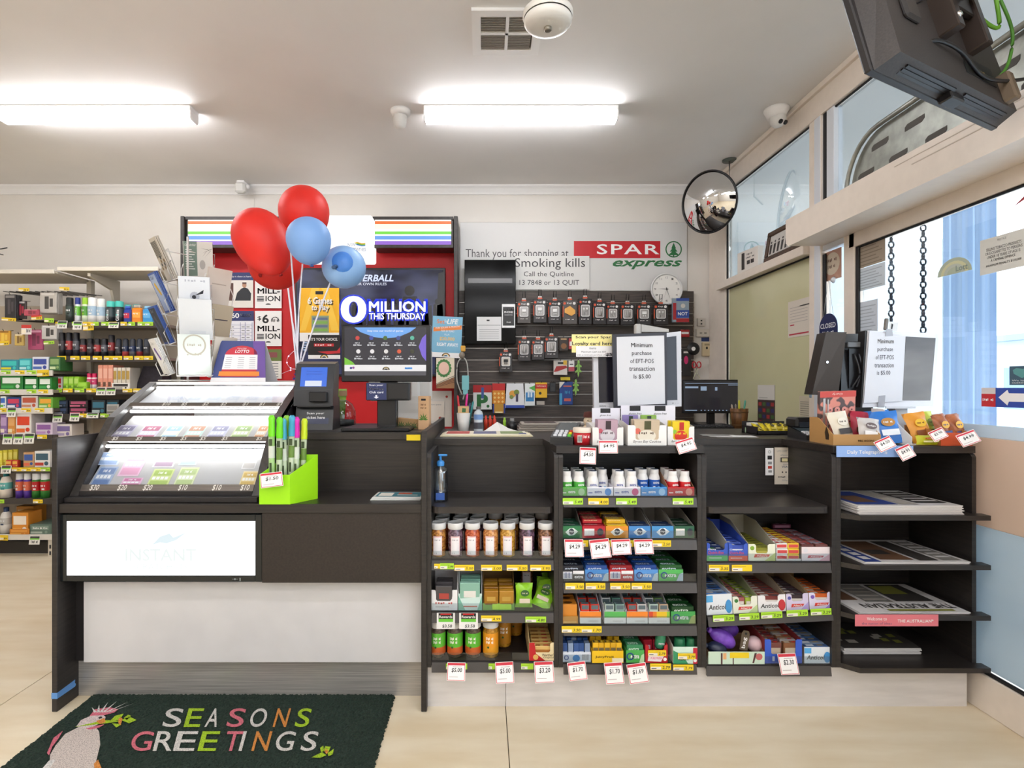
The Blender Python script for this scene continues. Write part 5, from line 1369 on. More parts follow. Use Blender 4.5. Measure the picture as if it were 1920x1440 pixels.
for a, c, hx, nm_, fb, pk_, rows in S3:
 t, w = carton('%s chewing gum carton on the third gum shelf' % nm_, a, c, YC, z, .048, .06, .26, hx, '8a867e' if nm_ == 'green' else hx, ('f4f2f4', '24408a', 'b8ccd8'), fb)
 fill(t, w, rows, 1, w * .92, .042, .062, [pk_], '%s gum pack on the third gum shelf' % nm_, fn=pf_extra('extra'), prints=('d8e4f4',), step=.058)
for i, (a, c) in enumerate(((1060, 1095), (1098, 1135), (1144, 1182), (1184, 1222))):
 ticket(a, c, 1093, 1105, YT1, 'y', '3.50', 'yellow ticket under the third gum shelf, %s from left' % ORD[i])
z = zb2[3]
# fourth shelf
t, w = carton('amber carton at left end of the fourth gum shelf', 1053, 1084, YC, z, .03, .04, .25, 'e09a34', 'd88a2a', ('f0c070',), lambda b, w, h, y: b.patch(-w * .4, w * .4, h * .1, h * .3, y, 0))
fill(t, w, 5, 1, w * .94, .04, .075, ['d8882a', 'c87a22'], 'amber gum pack on the fourth gum shelf', fn=lambda b, w, d, h: (b.add([(w * .3 * math.cos(k * PI / 5) - .004, d * .5 + d * .28 * math.sin(k * PI / 5), h + .0005) for k in range(10)], [tuple(range(10))], 1)), prints=('5a2e10',), step=.05)
S4 = [(1087, 1127, 'f08a2e', 'orange banded', ['d8301c']), (1133, 1174, '5ab45a', 'green banded', ['b8c8bc', '88a89c', 'd8dcd8', '5a8a78']), (1175, 1215, 'f08a2e', 'second orange banded', ['c83424', 'd8d0cc', 'd8401f']), (1216, 1256, 'e8c02a', 'rainbow banded', ['b8ccc0', 'c8a88a', 'd8dcd8', '6a8a4a'])]
for i, (a, c, hx, nm_, pkc) in enumerate(S4):
 def fbn(b, w, h, y, i=i):
  b.patch(-w / 2, w / 2, h * .5, h, y, 0)
  if i == 3:
   b.patch(-w / 2, -w * .3, h * .5, h, y - .0003, 2).patch(-w * .3, -w * .12, h * .5, h, y - .0003, 3).patch(w * .36, w / 2, h * .5, h, y - .0003, 4)
  b.patch(-w * .1, w * .36, h * .18, h * .24, y, 1)
 t, w = carton('white carton of mint tins, %s, on the fourth gum shelf' % nm_, a, c, YC, z, .05, .115, .24, 'efeeec', 'd6d2d8', (hx, 'c9c5c4', 'd84a2a', 'e8842a', '8abf3a'), fbn)
 fill(t, w, 3, 2, w * .42, .028, .075, pkc, 'mint box in the %s carton' % nm_, 'mint_box', 'mint box', lambda b, w, d, h: (b.patch(-w * .4, w * .4, h * .72, h * .95, -.0006, 1), b.top(-w * .4, w * .4, d * .1, d * .9, h + .0004, 1)), ('5a6a70',), step=.07)
t, w = carton('green chewing gum carton at right end of fourth gum shelf', 1258, 1304, YC, z, .05, .06, .26, '4aa654', '2a6a34', ('f4f4f2', '24408a', 'a8b86a'), f_extra)
fill(t, w, 4, 1, w * .92, .042, .066, ['17451f', '1c5226'], 'dark green gum pack on the fourth gum shelf', fn=pf_extra('extra'), prints=('e4efe4',), step=.058)
ticket(1053, 1090, 1174, 1186, YT1, 'y', '3.50', 'left of two yellow tickets under fourth gum shelf')
ticket(1090, 1128, 1174, 1186, YT1, 'y', '1.70', 'right of two yellow tickets under fourth gum shelf')
# fifth shelf
z = zb2[4]
t, w = carton('white and blue gum carton on the bottom gum shelf', 1053, 1108, YC, z, .04, .05, .16, 'e4e8f0', 'd8dce4', ('2a4a9a', '5a9ad8', '8a8a94'), lambda b, w, h, y: (b.ring(-w * .34, h * .45, h * .25, h * .08, y, 0, 14), b.disc(w * .0, h * .4, w * .13, y, 1, 12, h * .36), [b.patch(w * (.2 + .03 * k), w * (.213 + .03 * k), h * .2, h * .8, y, 2) for k in range(8)]))
fill(t, w, 3, 5, w * .18, .03, .072, ['2c4f8a', '8a9cb8', '385a94'], 'blue and silver gum box, bottom shelf', 'gum_box', 'gum box', lambda b, w, d, h: b.patch(-w * .45, w * .45, 0, h * .55, -.0006, 1), ('c4ccd8',), step=.05)
t, w = carton('yellow fruit gum carton on the bottom gum shelf', 1110, 1169, 2.293, z, .05, .055, .2, 'f2c21a', 'e0b01a', ('3a2a10', 'f4e8c8'), lambda b, w, h, y: (b.text('JuicyFruit', -w * .4, w * .2, h * .38, h * .6, y, 0, .03), b.patch(w * .14, w * .5, h * .08, h * .4, y, 1)))
fill(t, w, 3, 5, w * .18, .03, .078, ['e8b41c', 'd8a416'], 'yellow gum packet, bottom shelf', 'gum_packet', 'gum packet', pf_stick, ('6a5a3a', 'f4d85a'), step=.06, skip=((1, 2), (2, 2)))
t, w = carton('narrow green gum carton on the bottom gum shelf', 1174, 1208, 2.295, z, .052, .06, .24, '4fae52', '3a9a44', ('f4f4f2', '24408a', 'b8d8a8'), f_extra)
fill(t, w, 4, 1, w * .92, .04, .068, ['3a8a5a', '2f7a4c'], 'green gum pack in the narrow carton', fn=pf_extra('extra'), prints=('d8f0e0',), step=.055)
t, w = carton('red notched carton of round gum tubs on the bottom gum shelf', 1210, 1252, 2.294, z, .075, .09, .22, 'c01c28', 'b01a26', ('f2e6ea', 'e05a8a', 'f4f0f0'), lambda b, w, h, y: (b.poly([(-w * .4, h * .1), (w * .2, h * .06), (w * .34, h * .4), (-w * .36, h * .44)], y, 0), b.text('PURE FRESH', -w * .26, w * .24, h * .2, h * .32, y - .0004, 1, .02), b.disc(w * .38, h * .2, w * .08, y, 2, 12)), (.7, .3))
fill(t, w, 3, 2, w * .44, .035, .07, ['a81a2e', 'b8283c'], 'red wrapped gum tub in the red carton', 'gum_tub', 'gum tub', pf_bag, ('e8b8c4', '7a1020'), step=.06, y0=.05)
def roundtub(label, px, Y, z, r, h, hx, rot):
 t = T('gum_tub', label, 'gum tub', (X(px, Y), Y, z), rot, 'round green gum tubs')
 O(B().lathe([(.001, 0), (r * .9, 0), (r, .006), (r, h * .7), (r * .92, h * .74), (r * .92, h * .96), (r * .8, h), (.001, h)], n=20), 'tub', M(hx, .3), t)
 O(B().lathe([(r * 1.004, h * .2), (r * 1.004, h * .55)], n=20), 'label_band', M('3f9a70', .35), t)
 O(B().text('mentos', -r * .6, r * .6, h * .3, h * .44, -r * 1.03, 0, .02), 'lettering', M('f2f4f4', .4), t)
roundtub('green gum tub leaning out of the red carton', 1236, 2.33, z + .05, .021, .075, '3a8a64', (.15, .08, 0))
t, w = carton('green and white carton of round gum tubs, bottom right', 1262, 1309, 2.29, z - .002, .07, .10, .22, 'd4ecdf', 'd8d2c4', ('3a9a6a', 'c81e3c', 'f4f4f4'), lambda b, w, h, y: (b.poly([(-w * .5, 0), (w * .1, 0), (-w * .1, h * .5), (-w * .5, h * .8)], y, 0), b.patch(w * .3, w * .5, 0, h * .95, y, 1), b.disc(w * .38, h * .2, w * .07, y - .0004, 2, 12), b.text('GUM', -w * .3, w * .1, h * .2, h * .36, y - .0006, 2, .03)))
for k in range(4):
 roundtub('green gum tub in the bottom right carton, %s' % ('front left', 'front right', 'back left', 'back right')[k], 1274 + 22 * (k % 2), 2.345 + .07 * (k // 2), z + .003 + .03 * 0, .024, .082, '2f8a5a', (0, 0, .3 * k))
for a, c, y0_, Y, l in ((1215, 1249, 1219, 2.289, 'yellow ticket stuck on the red gum tub carton'), (1271, 1304, 1225, 2.285, 'yellow ticket stuck on the green gum tub carton')):
 ticket(a, c, y0_, y0_ + 11, Y, 'y', '2.79', l)
ticket(1219, 1258, 1244, 1256, YT1 - .003, 'y', '2.79', 'left yellow ticket on the bottom rail of gum unit')
ticket(1262, 1300, 1246, 1257, YT1 - .003, 'y', '2.79', 'right yellow ticket on the bottom rail of gum unit')
redtag(1063, 1097, 1241, 1272, 2.258, '$1.70', '$1.70 price tag under the white and blue gum carton', -.12)
redtag(1132, 1166, 1242, 1278, 2.256, '$1.70', '$1.70 price tag under the yellow fruit gum carton', -.06)
redtag(1174, 1210, 1244, 1277, 2.258, '$1.69', '$1.69 price tag under the narrow green gum carton', -.14)
# --- unit 3 ------------------------------------------------------------------------------------
z = zb3[0]
def f_quick(b, w, h, y):
 b.patch(-w / 2, w / 2, 0, h * .3, y, 0)
 b.text('Quick-Eze', -w * .44, w * .3, h * .36, h * .54, y, 1, .02)
 b.text('Chewy', -w * .44, -w * .06, h * .58, h * .7, y, 2, .02)
 b.patch(-w * .4, w * .2, h * .14, h * .18, y - .0004, 2)
def f_allen(b, w, h, y):
 b.poly([(-w * .3, h * .2), (w * .24, h * .24), (w * .3, h * .38), (-w * .26, h * .4)], y, 0)
 b.text("Allen's", -w * .2, w * .2, h * .25, h * .36, y - .0004, 1, .02)
 b.disc(-w * .36, h * .76, w * .08, y, 2, 12)
 b.poly([(w * .1, 0), (w * .5, 0), (w * .5, h * .5)], y + .0002, 3)
YC3 = 2.303
t, w = carton('blue and green notched carton of antacid rolls', 1325, 1365, YC3, z, .075, .125, .26, '3a5cc0', 'b8b4ac', ('4fb868', 'd84a5a', 'f2f2f4'), f_quick, (.7, .4))
fill(t, w, 5, 1, w * .8, .03, .045, ['1c2a5a', '24346a'], 'navy antacid roll in the green based carton', 'antacid_roll', 'sweet roll', pf_stick, ('3a8a4a', 'd0d4e4'), step=.046)
t, w = carton('blue and red notched carton of antacid rolls', 1366, 1402, YC3, z, .072, .11, .27, '3f5fc4', '3f5fc4', ('e05a44', 'd84a5a', 'f2f2f4'), f_quick, (.6, .4))
fill(t, w, 6, 1, w * .9, .03, .06, ['3a54b4', '5a72c8'], 'blue and white antacid roll in the red based carton', 'antacid_roll', 'sweet roll', pf_stick, ('e8ecf4', '24348a'), step=.042)
t, w = carton('lime and cream notched carton of fruit rolls', 1403, 1454, YC3, z, .07, .13, .28, 'eef0da', 'b8b2a0', ('d84a3a', 'f6f0ec', '8ab23a', 'c8d88a'), f_allen, (.44, .55))
fill(t, w, 8, 1, w * .8, .026, .05, ['8a8a2a', '7a7c2c'], 'olive fruit roll in the lime carton', 'fruit_roll', 'sweet roll', pf_stick, ('b8b04a', '5a5a1a'), step=.032)
t, w = carton('white and yellow stack of fruit rolls with red print', 1455, 1502, YC3, z, .008, .01, .29, 'e8e4e0', 'a09a94', (), None)
for k in range(3):
 fill(t, w, 6 if k < 2 else 8, 2, w * .46, .03, .0225, ['ece8e4', 'f0c83a'], 'white or yellow fruit roll, layer %s of the stack' % ORD[k], 'fruit_roll', 'sweet roll', pf_stick, ('d84a4a', 'e88a3a'), z0=.0025 + .0235 * k, step=.034)
t, w = carton('white and pink carton of fruit rolls at shelf right end', 1503, 1556, YC3, z, .058, .06, .28, 'f2e6ea', '8a7a74', ('d0485a', 'f8f0f0', 'e8e4ea', 'e8b4c0'), f_allen)
fill(t, w, 8, 2, w * .44, .028, .064, ['6a3a3a', '7a4a48', 'a85a5a', '8a8a9a'], 'dark pink fruit roll in the pink carton', 'fruit_roll', 'sweet roll', pf_stick, ('c8a0a8', 'd85a5a'), step=.032)
fill(t, w, 1, 1, w * .7, .02, .02, ['6a3048'], 'single plum roll lying at the carton back', 'fruit_roll', 'sweet roll', pf_stick, ('a87890', 'd0c0c8'), y0=.26, z0=.068)
ticket(1329, 1367, 1059, 1071, YT1, 'y', '3.35', 'yellow ticket under the green based antacid carton')
ticket(1372, 1410, 1059, 1071, YT1, 'y', '', 'yellow ticket under the red based antacid carton')
o = O(B().cbox(0, .02, 0, .004, 0, .035, .001), 'blue_card', M('1c2a9a', .4), None, (X(1324, 2.6), 2.6, Z(984, 2.6)))
tag(o, 'small royal blue card at the unit back, top left', 'card')
# tilted shelf
def f_anticol(dot):
 def f(b, w, h, y):
  b.text('Anticol', -w * .42, w * .26, h * .24, h * .5, y, 0, .02, .15)
  b.disc(w * .36, h * .38, w * .13, y, 1, 14, h * .34)
  b.patch(-w * .5, -w * .24, h * .62, h * .95, y, 2)
 f.__name__ = 'fa' + dot
 return f
S5 = [(1325, 1374, '2f62b0', 'e6eaf2', 'blue lozenge', f_anticol('b'), ('262628', '4a9ad8', '5ab0e8'), None, ['2a5aa8', '5a86c4', 'a8bcd8'], 9, 1, .085),
      (1375, 1421, 'eef0e0', '9aa07a', 'lime rimmed', f_allen, ('d8403a', 'f6f0ec', '3a7a3a', 'c8dca0'), (.5, .5), ['a85a5a', '9ab03a', 'b86a62', '7a8a3a'], 10, 2, .07),
      (1422, 1474, 'f0eef0', 'a89a88', 'red spotted lozenge', f_anticol('r'), ('262628', 'd03a44', 'f0eef0'), (.46, .4), ['7a3430', '8a4a3a', '6a3a34'], 9, 1, .07),
      (1475, 1517, 'dcd2ee', 'a08868', 'left lilac', f_allen, ('d8403a', 'f6f0ec', '5a5ab0', 'b8a4e0'), (.5, .45), ['3a2a30', '4a3238'], 8, 1, .07),
      (1518, 1564, 'e0d8f0', 'b08a5a', 'right lilac', f_allen, ('d8403a', 'f6f0ec', '7a5ab8', 'a890d8'), (.5, .45), ['c85a1a', 'a8480f', 'd86a24'], 7, 1, .07)]
for i, (a, c, hx, ins, nm_, fb, pr, nt_, pc, rows, cols_, hf) in enumerate(S5):
 xm = (X(a, 2.303) + X(c, 2.303)) / 2
 zz = zt + (xm - ts.location.x) * math.tan(.052) + .0005
 t, w = carton('%s carton on the tilted lolly shelf' % nm_, a, c, 2.303, zz, hf, .11 if i else .09, .27, hx if i else 'e8ecf2', ins, pr, fb, nt_)
 t.rotation_euler.y = -.052
 fill(t, w, rows, cols_, w * (.88 if cols_ == 1 else .44), .024, hf * .86, pc, 'stick in the %s carton' % nm_, 'lozenge_stick', 'lozenge stick', pf_stick, ('d8d0c8', '5a5a60'), step=.029)
for i, (a, c, y0_) in enumerate(((1337, 1377, 1154), (1386, 1424, 1151), (1427, 1467, 1148), (1475, 1515, 1144.5), (1520, 1559, 1142))):
 ticket(a, c, y0_, y0_ + 12, 2.283, 'g', '3.29', 'green ticket on the tilted shelf rail, %s from left' % ORD[i], -.05)
# bottom shelf of unit 3
z = zb3[2]
t, w = carton('mint green carton printed with legs holding small pouches', 1328, 1434, 2.296, z, .052, .06, .16, 'cfe4d0', '8a6a4a', ('5a3a3a', 'c86a6a', 'e8b07a', 'f4d322', '4a6aa8'), lambda b, w, h, y: (b.patch(-w * .28, -w * .25, 0, h * .9, y, 0), b.patch(-w * .07, -w * .05, 0, h * .6, y, 0), b.poly([(w * .28, h * .1), (w * .31, h * .1), (w * .36, h * .9), (w * .32, h * .9)], y, 0), b.disc(w * .4, h * .6, w * .06, y, 1), b.patch(-w * .24, -w * .18, h * .4, h * .9, y, 2), b.patch(-w * .12, w * .22, h * .5, h * .95, y - .0004, 3)))
b_ = B().text('2.30', .005, .035, 0, .012, 0, 0, .02)
PUR = noisy('purple_nylon', '6a3ab0', '8a5ad0', (30, 30, 30), .35)
def pouch(label, px, py, Y, r, rot, mat):
 t = T('folding_bag', label, 'pouch', (X(px, Y), Y, Z(py, Y)), rot, 'rolled nylon bags in the mint carton')
 b = B().ball((0, 0, 0), r[0], r[1], r[2], 18, 12)
 for i in range(len(b.v)):
  p = b.v[i]; q = 1 + .05 * math.sin(60 * p[0] + 40 * p[2])
  b.v[i] = (p[0] * q, p[1] * q, p[2] * q)
 O(b, 'pouch', mat, t)
 O(B().lathe([(r[2] * .3, 0), (r[2] * .42, .004), (r[2] * .3, .012)], n=12), 'gathered_end', mat, t, (-r[0] * .98, 0, 0), (0, -PI / 2, 0))
pouch('purple rolled nylon bag lying in front', 1355, 1196, 2.345, (.062, .03, .034), (0, .55, 0), PUR)
pouch('purple rolled nylon bag standing behind the other', 1362, 1182, 2.42, (.058, .028, .034), (0, -.1, .2), PUR)
pouch('navy rolled nylon bag at the carton left corner', 1344, 1215, 2.33, (.042, .03, .026), (0, .25, 0), M('242c44', .35))
pouch('pale pink rolled nylon bag behind the brown tag', 1413, 1207, 2.35, (.036, .028, .032), (0, .7, 0), M('d8b8bc', .4))
tg = T('swing_tag', 'brown swing tag reading bag on the pale pink roll', 'tag', (X(1394, 2.305), 2.305, Z(1219, 2.305)), (-.1, .2, 0))
O(B().prism([(-.017, 0), (.017, 0), (.017, .068), (.011, .08), (-.011, .08), (-.017, .068)], 'y', 0, .001), 'card', M('5a4c3a', .6), tg)
O(B().textg('bag', (.009, -.001, .008), (0, 0, .045), (-.02, 0, 0), 0, .01), 'lettering', WHT, tg)
O(B().disc(0, .068, .005, -.001), 'hole', BLK, tg)
t, w = carton('royal blue deep notched carton of liquorice sticks', 1434, 1504, 2.303, z, .10, .11, .26, '3a62d0', '8a2a30', ('e8e8f0',), lambda b, w, h, y: b.patch(-w * .3, -w * .24, h * .1, h * .3, y, 0), (.66, .62))
fill(t, w, 8, 2, w * .44, .022, .08, ['7a4a40', '8a5a3a', '6a3a3e', 'a8a0a0'], 'brown and red stick in the royal blue carton', 'liquorice_stick', 'sweet stick', pf_stick, ('c8b8a0', 'c83a30'), step=.03)
t, w = carton('pale blue carton of lozenge sticks at bottom right', 1508, 1558, 2.303, z, .068, .07, .27, 'e8eef4', '8a7a66', ('262628', '4a9ad8', '5ab0e8'), f_anticol('b2'))
fill(t, w, 9, 1, w * .9, .024, .066, ['3a5a8a', '7a8aa0', '2f4a78'], 'blue lozenge stick in the bottom right carton', 'lozenge_stick', 'lozenge stick', pf_stick, ('d8dce4', '9a8a6a'), step=.029)
redtag(1457, 1491, 1225, 1261, 2.27, '$2.30', '$2.30 price tag on the royal blue carton', -.04)
# card signs in the third niche
sheet('card_sign', 'narrow white payment card sign in the third niche', 'sign', 1435, 1450, 840, 891, 2.62, 'ecebec', (INK, M('c03a2a'), GRY), lambda b, w, h, y: (b.patch(w * .25, w * .8, h * .58, h * .72, y, 0 + 1), b.patch(w * .3, w * .8, h * .4, h * .5, y, 3), b.patch(w * .3, w * .8, h * .24, h * .34, y, 2), [b.ring(w * .5, h * .86, w * .2 - w * .06 * k, w * .03, y - .0003 * k, 3, 12) for k in range(2)], b.patch(w * .35, w * .8, h * .1, h * .18, y, 3)))
sheet('card_sign', 'cream payment sign with small print in the third niche', 'sign', 1452, 1489, 839, 908, 2.618, 'd8cdbc', (INK, M('3a4a6a'), GRY, M('e4d8a8')), lambda b, w, h, y: (b.text('LIVE CORP', w * .12, w * .64, h * .88, h * .93, y, 3), b.text('eftpos', w * .3, w * .66, h * .76, h * .82, y, 3), b.patch(w * .3, w * .7, h * .6, h * .73, y, 1), b.patch(w * .36, w * .66, h * .62, h * .71, y - .0004, 4), b.patch(w * .42, w * .68, h * .54, h * .55, y, 2), b.text('VISA', w * .36, w * .66, h * .45, h * .51, y, 2, .02), b.disc(w * .4, h * .33, w * .04, y, 1, 8), b.disc(w * .58, h * .33, w * .04, y, 1, 8), b.scrib(w * .2, w * .88, h * .18, h * .22, y, 1), b.text('G Pay', w * .38, w * .66, h * .08, h * .13, y, 3)))
# --- unit 4: newspapers --------------------------------------------------------------------------
NEWS = {}
def newspaper(label, px0, px1, Y0, z, dep, n, tint, art, skew=0, yaw=0, th=.003, grp=None, curl=0):
 x0, x1 = X(px0, Y0), X(px1, Y0)
 w = x1 - x0
 root = None
 for k in range(n):
  dx, dy = (random.uniform(-.006, .006), random.uniform(-.004, .004)) if k < n - 1 else (0, 0)
  b = B()
  m_ = 10
  pts_t = []
  for i in range(m_ + 1):
   u = i / m_
   zc = (.0015 * math.sin(u * 7 + k) if curl and k == n - 1 else 0)
   pts_t.append((w * u, zc))
  vs_ = []
  for j, y in enumerate((0, dep)):
   for (xx, zc) in pts_t: vs_.append((xx + skew * j, y, th * .8 + (zc if j == 0 else 0)))
   for (xx, zc) in pts_t: vs_.append((xx + skew * j, y, 0))
  q = m_ + 1
  fs = []
  for i in range(m_):
   fs += [(i, i + 1, 2 * q + i + 1, 2 * q + i), (q + i, q + i + 1, 3 * q + i + 1, 3 * q + i), (i, i + 1, q + i + 1, q + i), (2 * q + i, 2 * q + i + 1, 3 * q + i + 1, 3 * q + i)]
  fs += [(0, q, 3 * q, 2 * q), (q - 1, 2 * q - 1, 4 * q - 1, 3 * q - 1)]
  b.add(vs_, fs)
  if k == n - 1: art(b, w, dep, th + .0012, skew)
  o = O(b, 'newspaper', [M('dcd8d6', .8), M('2a3f86', .7), M('3a3532', .7), M('8a8680', .7), M('b8b0a6', .7), M('6a4a34', .7), M('8a8a3a', .7), M('c0392b', .7)], None, (x0 + dx, Y0 + dy, z + th * k), (0, 0, yaw))
  tag(o, label + (', top copy' if k == n - 1 else ', %s from bottom' % ORD[k]), 'newspaper', grp or 'newspapers on the stand')
def q4(b, x0, x1, y0, y1, z, m, dep, sk):
 f = lambda y: sk * y / dep
 b.add([(x0 + f(y0), y0, z), (x1 + f(y0), y0, z), (x1 + f(y1), y1, z), (x0 + f(y1), y1, z)], [(0, 1, 2, 3)], m)
def art1(b, w, d, z, sk):
 q4(b, .01, w * .42, .02, d * .9, z, 1, d, sk); q4(b, .03, w * .3, .06, d * .6, z + .0004, 5, d, sk)
 q4(b, w * .45, w * .62, .02, d * .95, z, 4, d, sk); q4(b, w * .65, w * .95, .05, d * .9, z, 2, d, sk)
 for k in range(5): q4(b, w * .68, w * .92, .08 + .05 * k, .10 + .05 * k, z + .0004, 0, d, sk)
def art2(b, w, d, z, sk):
 q4(b, .0, w * .16, .0, d, z, 1, d, sk); q4(b, w * .2, w * .52, .03, d * .9, z, 5, d, sk); q4(b, w * .24, w * .44, .1, d * .5, z + .0004, 2, d, sk)
 q4(b, w * .56, w * .74, .02, d * .9, z, 2, d, sk); q4(b, w * .78, w * .96, .02, d * .9, z, 3, d, sk)
 [q4(b, w * .04, w * .12, d * (.1 + .17 * k), d * (.22 + .17 * k), z + .0006, 0, d, sk) for k in range(4)]
 for k in range(6): q4(b, w * .8, w * .94, .06 + .045 * k, .08 + .045 * k, z + .0004, 0, d, sk)
def art3(b, w, d, z, sk):
 b.textg('THE AUSTRALIAN', (w * .96, d * .27, z + .0006), (-w * .84, 0, 0), (0, -d * .14, 0), 2, .02)
 q4(b, w * .3, w * .9, .015, d * .1, z, 6, d, sk); q4(b, .02, w * .2, d * .4, d * .9, z, 5, d, sk)
 q4(b, w * .24, w * .5, d * .34, d * .95, z, 3, d, sk); q4(b, w * .54, w * .9, d * .36, d * .95, z, 2, d, sk); q4(b, w * .56, w * .8, d * .6, d * .9, z + .0004, 6, d, sk)
 for k in range(4): q4(b, w * .26, w * .48, d * (.4 + .13 * k), d * (.44 + .13 * k), z + .0004, 4, d, sk)
def art4(b, w, d, z, sk):
 q4(b, 0, w, 0, d, z, 2, d, sk)
 for k in range(14):
  x, y = random.uniform(.0, w * .85), random.uniform(0, d * .8)
  q4(b, x, x + .03, y, y + .03, z + .0003 + .0001 * k, (6, 4, 6)[k % 3], d, sk)
newspaper('newspaper with thick white fore edge on the top stand shelf', 1609, 1806, 2.262, zb4[0], .33, 8, 'd', art1, -.02, 0, .0048)
newspaper('blue mastheaded newspaper on the second stand shelf', 1622, 1820, 2.262, zb4[1], .33, 2, 'd', art2, -.02, 0, .004, None, 1)
newspaper('broadsheet with upside down masthead on the third stand shelf', 1612, 1820, 2.258, zb4[2], .33, 2, 'd', art3, -.02, 0, .004, None, 1)
newspaper('dark leafy magazine on the bottom stand shelf', 1582, 1727, 2.36, zb4[3], .25, 5, 'd', art4, .0, 0, .0055)
sheet('shelf_strip', 'pale blue newspaper name strip under the stand top', 'strip label', 1568, 1712, 836, 857, 2.283, '8fb0e6', (WHT,), lambda b, w, h, y: (b.text('Daily Telegraph', w * .14, w * .56, h * .2, h * .62, y, 1, .01), b.text('The', w * .61, w * .66, h * .26, h * .62, y, 1, .01)))
sheet('shelf_strip', 'pink newspaper name strip hanging under the third stand shelf', 'strip label', 1603, 1759, 1152, 1174, 2.238, 'e07a84', (WHT, M('8a5a7a')), lambda b, w, h, y: (b.text('Welcome to', w * .14, w * .38, h * .5, h * .78, y, 1, .01), b.text('the nation of ideas', w * .08, w * .44, h * .14, h * .34, y, 2), b.text('THE AUSTRALIAN*', w * .51, w * .94, h * .32, h * .6, y, 1, .02)))
# ============================ ON THE LOTTERY COUNTER =======================================
# greeting card rack
YR = 3.1
cr = T('card_rack', 'white wire greeting card rack on top of the ticket case', 'rack', (X(352, YR), YR, 1.376))
b = B().tube([(0, 0, 0), (0, 0, .82)], .006, 8)
O(b, 'pole', WIRE, cr)
O(B().tube([(.15 * math.cos(a), .12 * math.sin(a), .008) for a in [2 * PI * i / 20 for i in range(21)]], .004, 6).tube([(-.15, 0, .008), (.15, 0, .008)], .004, 6).tube([(0, -.12, .008), (0, .12, .008)], .004, 6), 'base_ring', WIRE, cr)
def card_set(px, pyb, yaw, lean, w, h, n, Y, cols, fn, prints, desc, tier):
 """a wire pocket (part of the rack) and the cards that stand in it (things)"""
 loc = Vector((X(px, Y), Y, Z(pyb, Y)))
 rl = loc - Vector(cr.location)
 R3 = Euler((0, 0, yaw)).to_matrix() @ Euler((lean, 0, 0)).to_matrix()
 def g(p): return rl + R3 @ Vector(p)
 pk = B()
 ww = w / 2 + .006
 pk.tube([g((-ww, .02, .10)), g((-ww, -.016, .065)), g((-ww, -.016, 0)), g((ww, -.016, 0)), g((ww, -.016, .065)), g((ww, .02, .10))], .0028, 5)
 pk.tube([g((-ww, .02, 0)), g((-ww, -.016, 0))], .0028, 5).tube([g((ww, .02, 0)), g((ww, -.016, 0))], .0028, 5)
 pk.tube([g((-ww, .02, 0)), g((-ww, .03, .16)), g((ww, .03, .16)), g((ww, .02, 0)), g((-ww, .02, 0))], .0028, 5)
 pk.tube([g((0, .03, .16)), Vector((0, 0, max(.02, min(.8, g((0, .03, .16)).z))))], .0028, 5)
 O(pk, 'pocket', WIRE, cr)
 for k in range(n):
  off = R3 @ Vector((random.uniform(-.003, .003), .016 - .0065 * (n - 1 - k) * 0 - .0055 * k, .002))
  b = B().box(-w / 2, w / 2, -.0015, .0015, 0, h - .004 * (n - 1 - k) * 0)
  if k == n - 1: fn(b, w, h, -.0021)
  else: b.patch(-w * .46, w * .46, h * .1, h * .95, -.0018, 1)
  o = O(b, 'greeting_card', [M(cols, .5)] + [M(p, .5) for p in prints], None, tuple(loc + off), (lean, 0, yaw))
  tag(o, '%s, %s' % (desc, 'front card' if k == n - 1 else '%s behind the front card' % ORD[n - 2 - k]), 'greeting card', 'greeting cards in the wire rack')
def c_plain(b, w, h, y): b.patch(-w * .3, w * .3, h * .55, h * .58, y, 1)
def c_gold(b, w, h, y):
 b.patch(-w * .42, w * .42, h * .05, h * .95, y, 1)
 for k in range(5): b.disc(-w * .1 + .006 * k, h * .7 - .012 * k, .012, y - .0004 - .0001 * k, 2, 8)
 b.text('Dad', -w * .25, w * .1, h * .84, h * .92, y - .0008, 3, 0, .2)
def c_pattern(b, w, h, y):
 for k in range(7): b.disc(-w * .3 + w * .1 * k, h * (.3 + .08 * (k % 4)), w * .1, y - .0001 * k, 1 + k % 2, 8)
 for k in range(5): b.patch(-w * .4 + w * .15 * k, -w * .33 + w * .15 * k, h * .55, h * .92, y - .0008, 2)
def c_tree(b, w, h, y):
 b.patch(-w / 2, -w * .04, 0, h, y, 1)
 for k in range(9): b.patch(-w * .44, -w * (.12 + .05 * (k % 3)), h * (.3 + .06 * k), h * (.32 + .06 * k), y - .0004, 3)
 b.text('Grandchild', -w * .46, -w * .08, h * .88, h * .94, y - .0004, 3, 0, .2)
 for s_, e_ in (((.48, .82), (.1, .70)), ((.44, .78), (.2, .58)), ((.36, .79), (.08, .84)), ((.3, .76), (.12, .6))):
  b.poly([(w * s_[0], h * s_[1]), (w * s_[0], h * (s_[1] + .012)), (w * e_[0], h * e_[1])], y - .0004, 2)
 b.disc(w * .14, h * .42, w * .1, y - .0004, 4, 12, h * .12)
def c_flower(b, w, h, y):
 b.scrib(-w * .3, w * .4, h * .86, h * .92, y, 1)
 b.disc(w * .0, h * .48, w * .16, y, 1, 12); b.disc(-w * .02, h * .46, w * .07, y - .0004, 2, 10)
 b.poly([(0, h * .5), (w * .3, h * .66), (w * .28, h * .56)], y - .0006, 2); b.poly([(0, h * .44), (w * .12, h * .26), (-w * .1, h * .3)], y - .0006, 2)
def c_white(b, w, h, y): b.patch(-w * .4, w * .4, h * .3, h * .302, y, 1).patch(-w * .2, w * .3, h * .12, h * .2, y, 1)
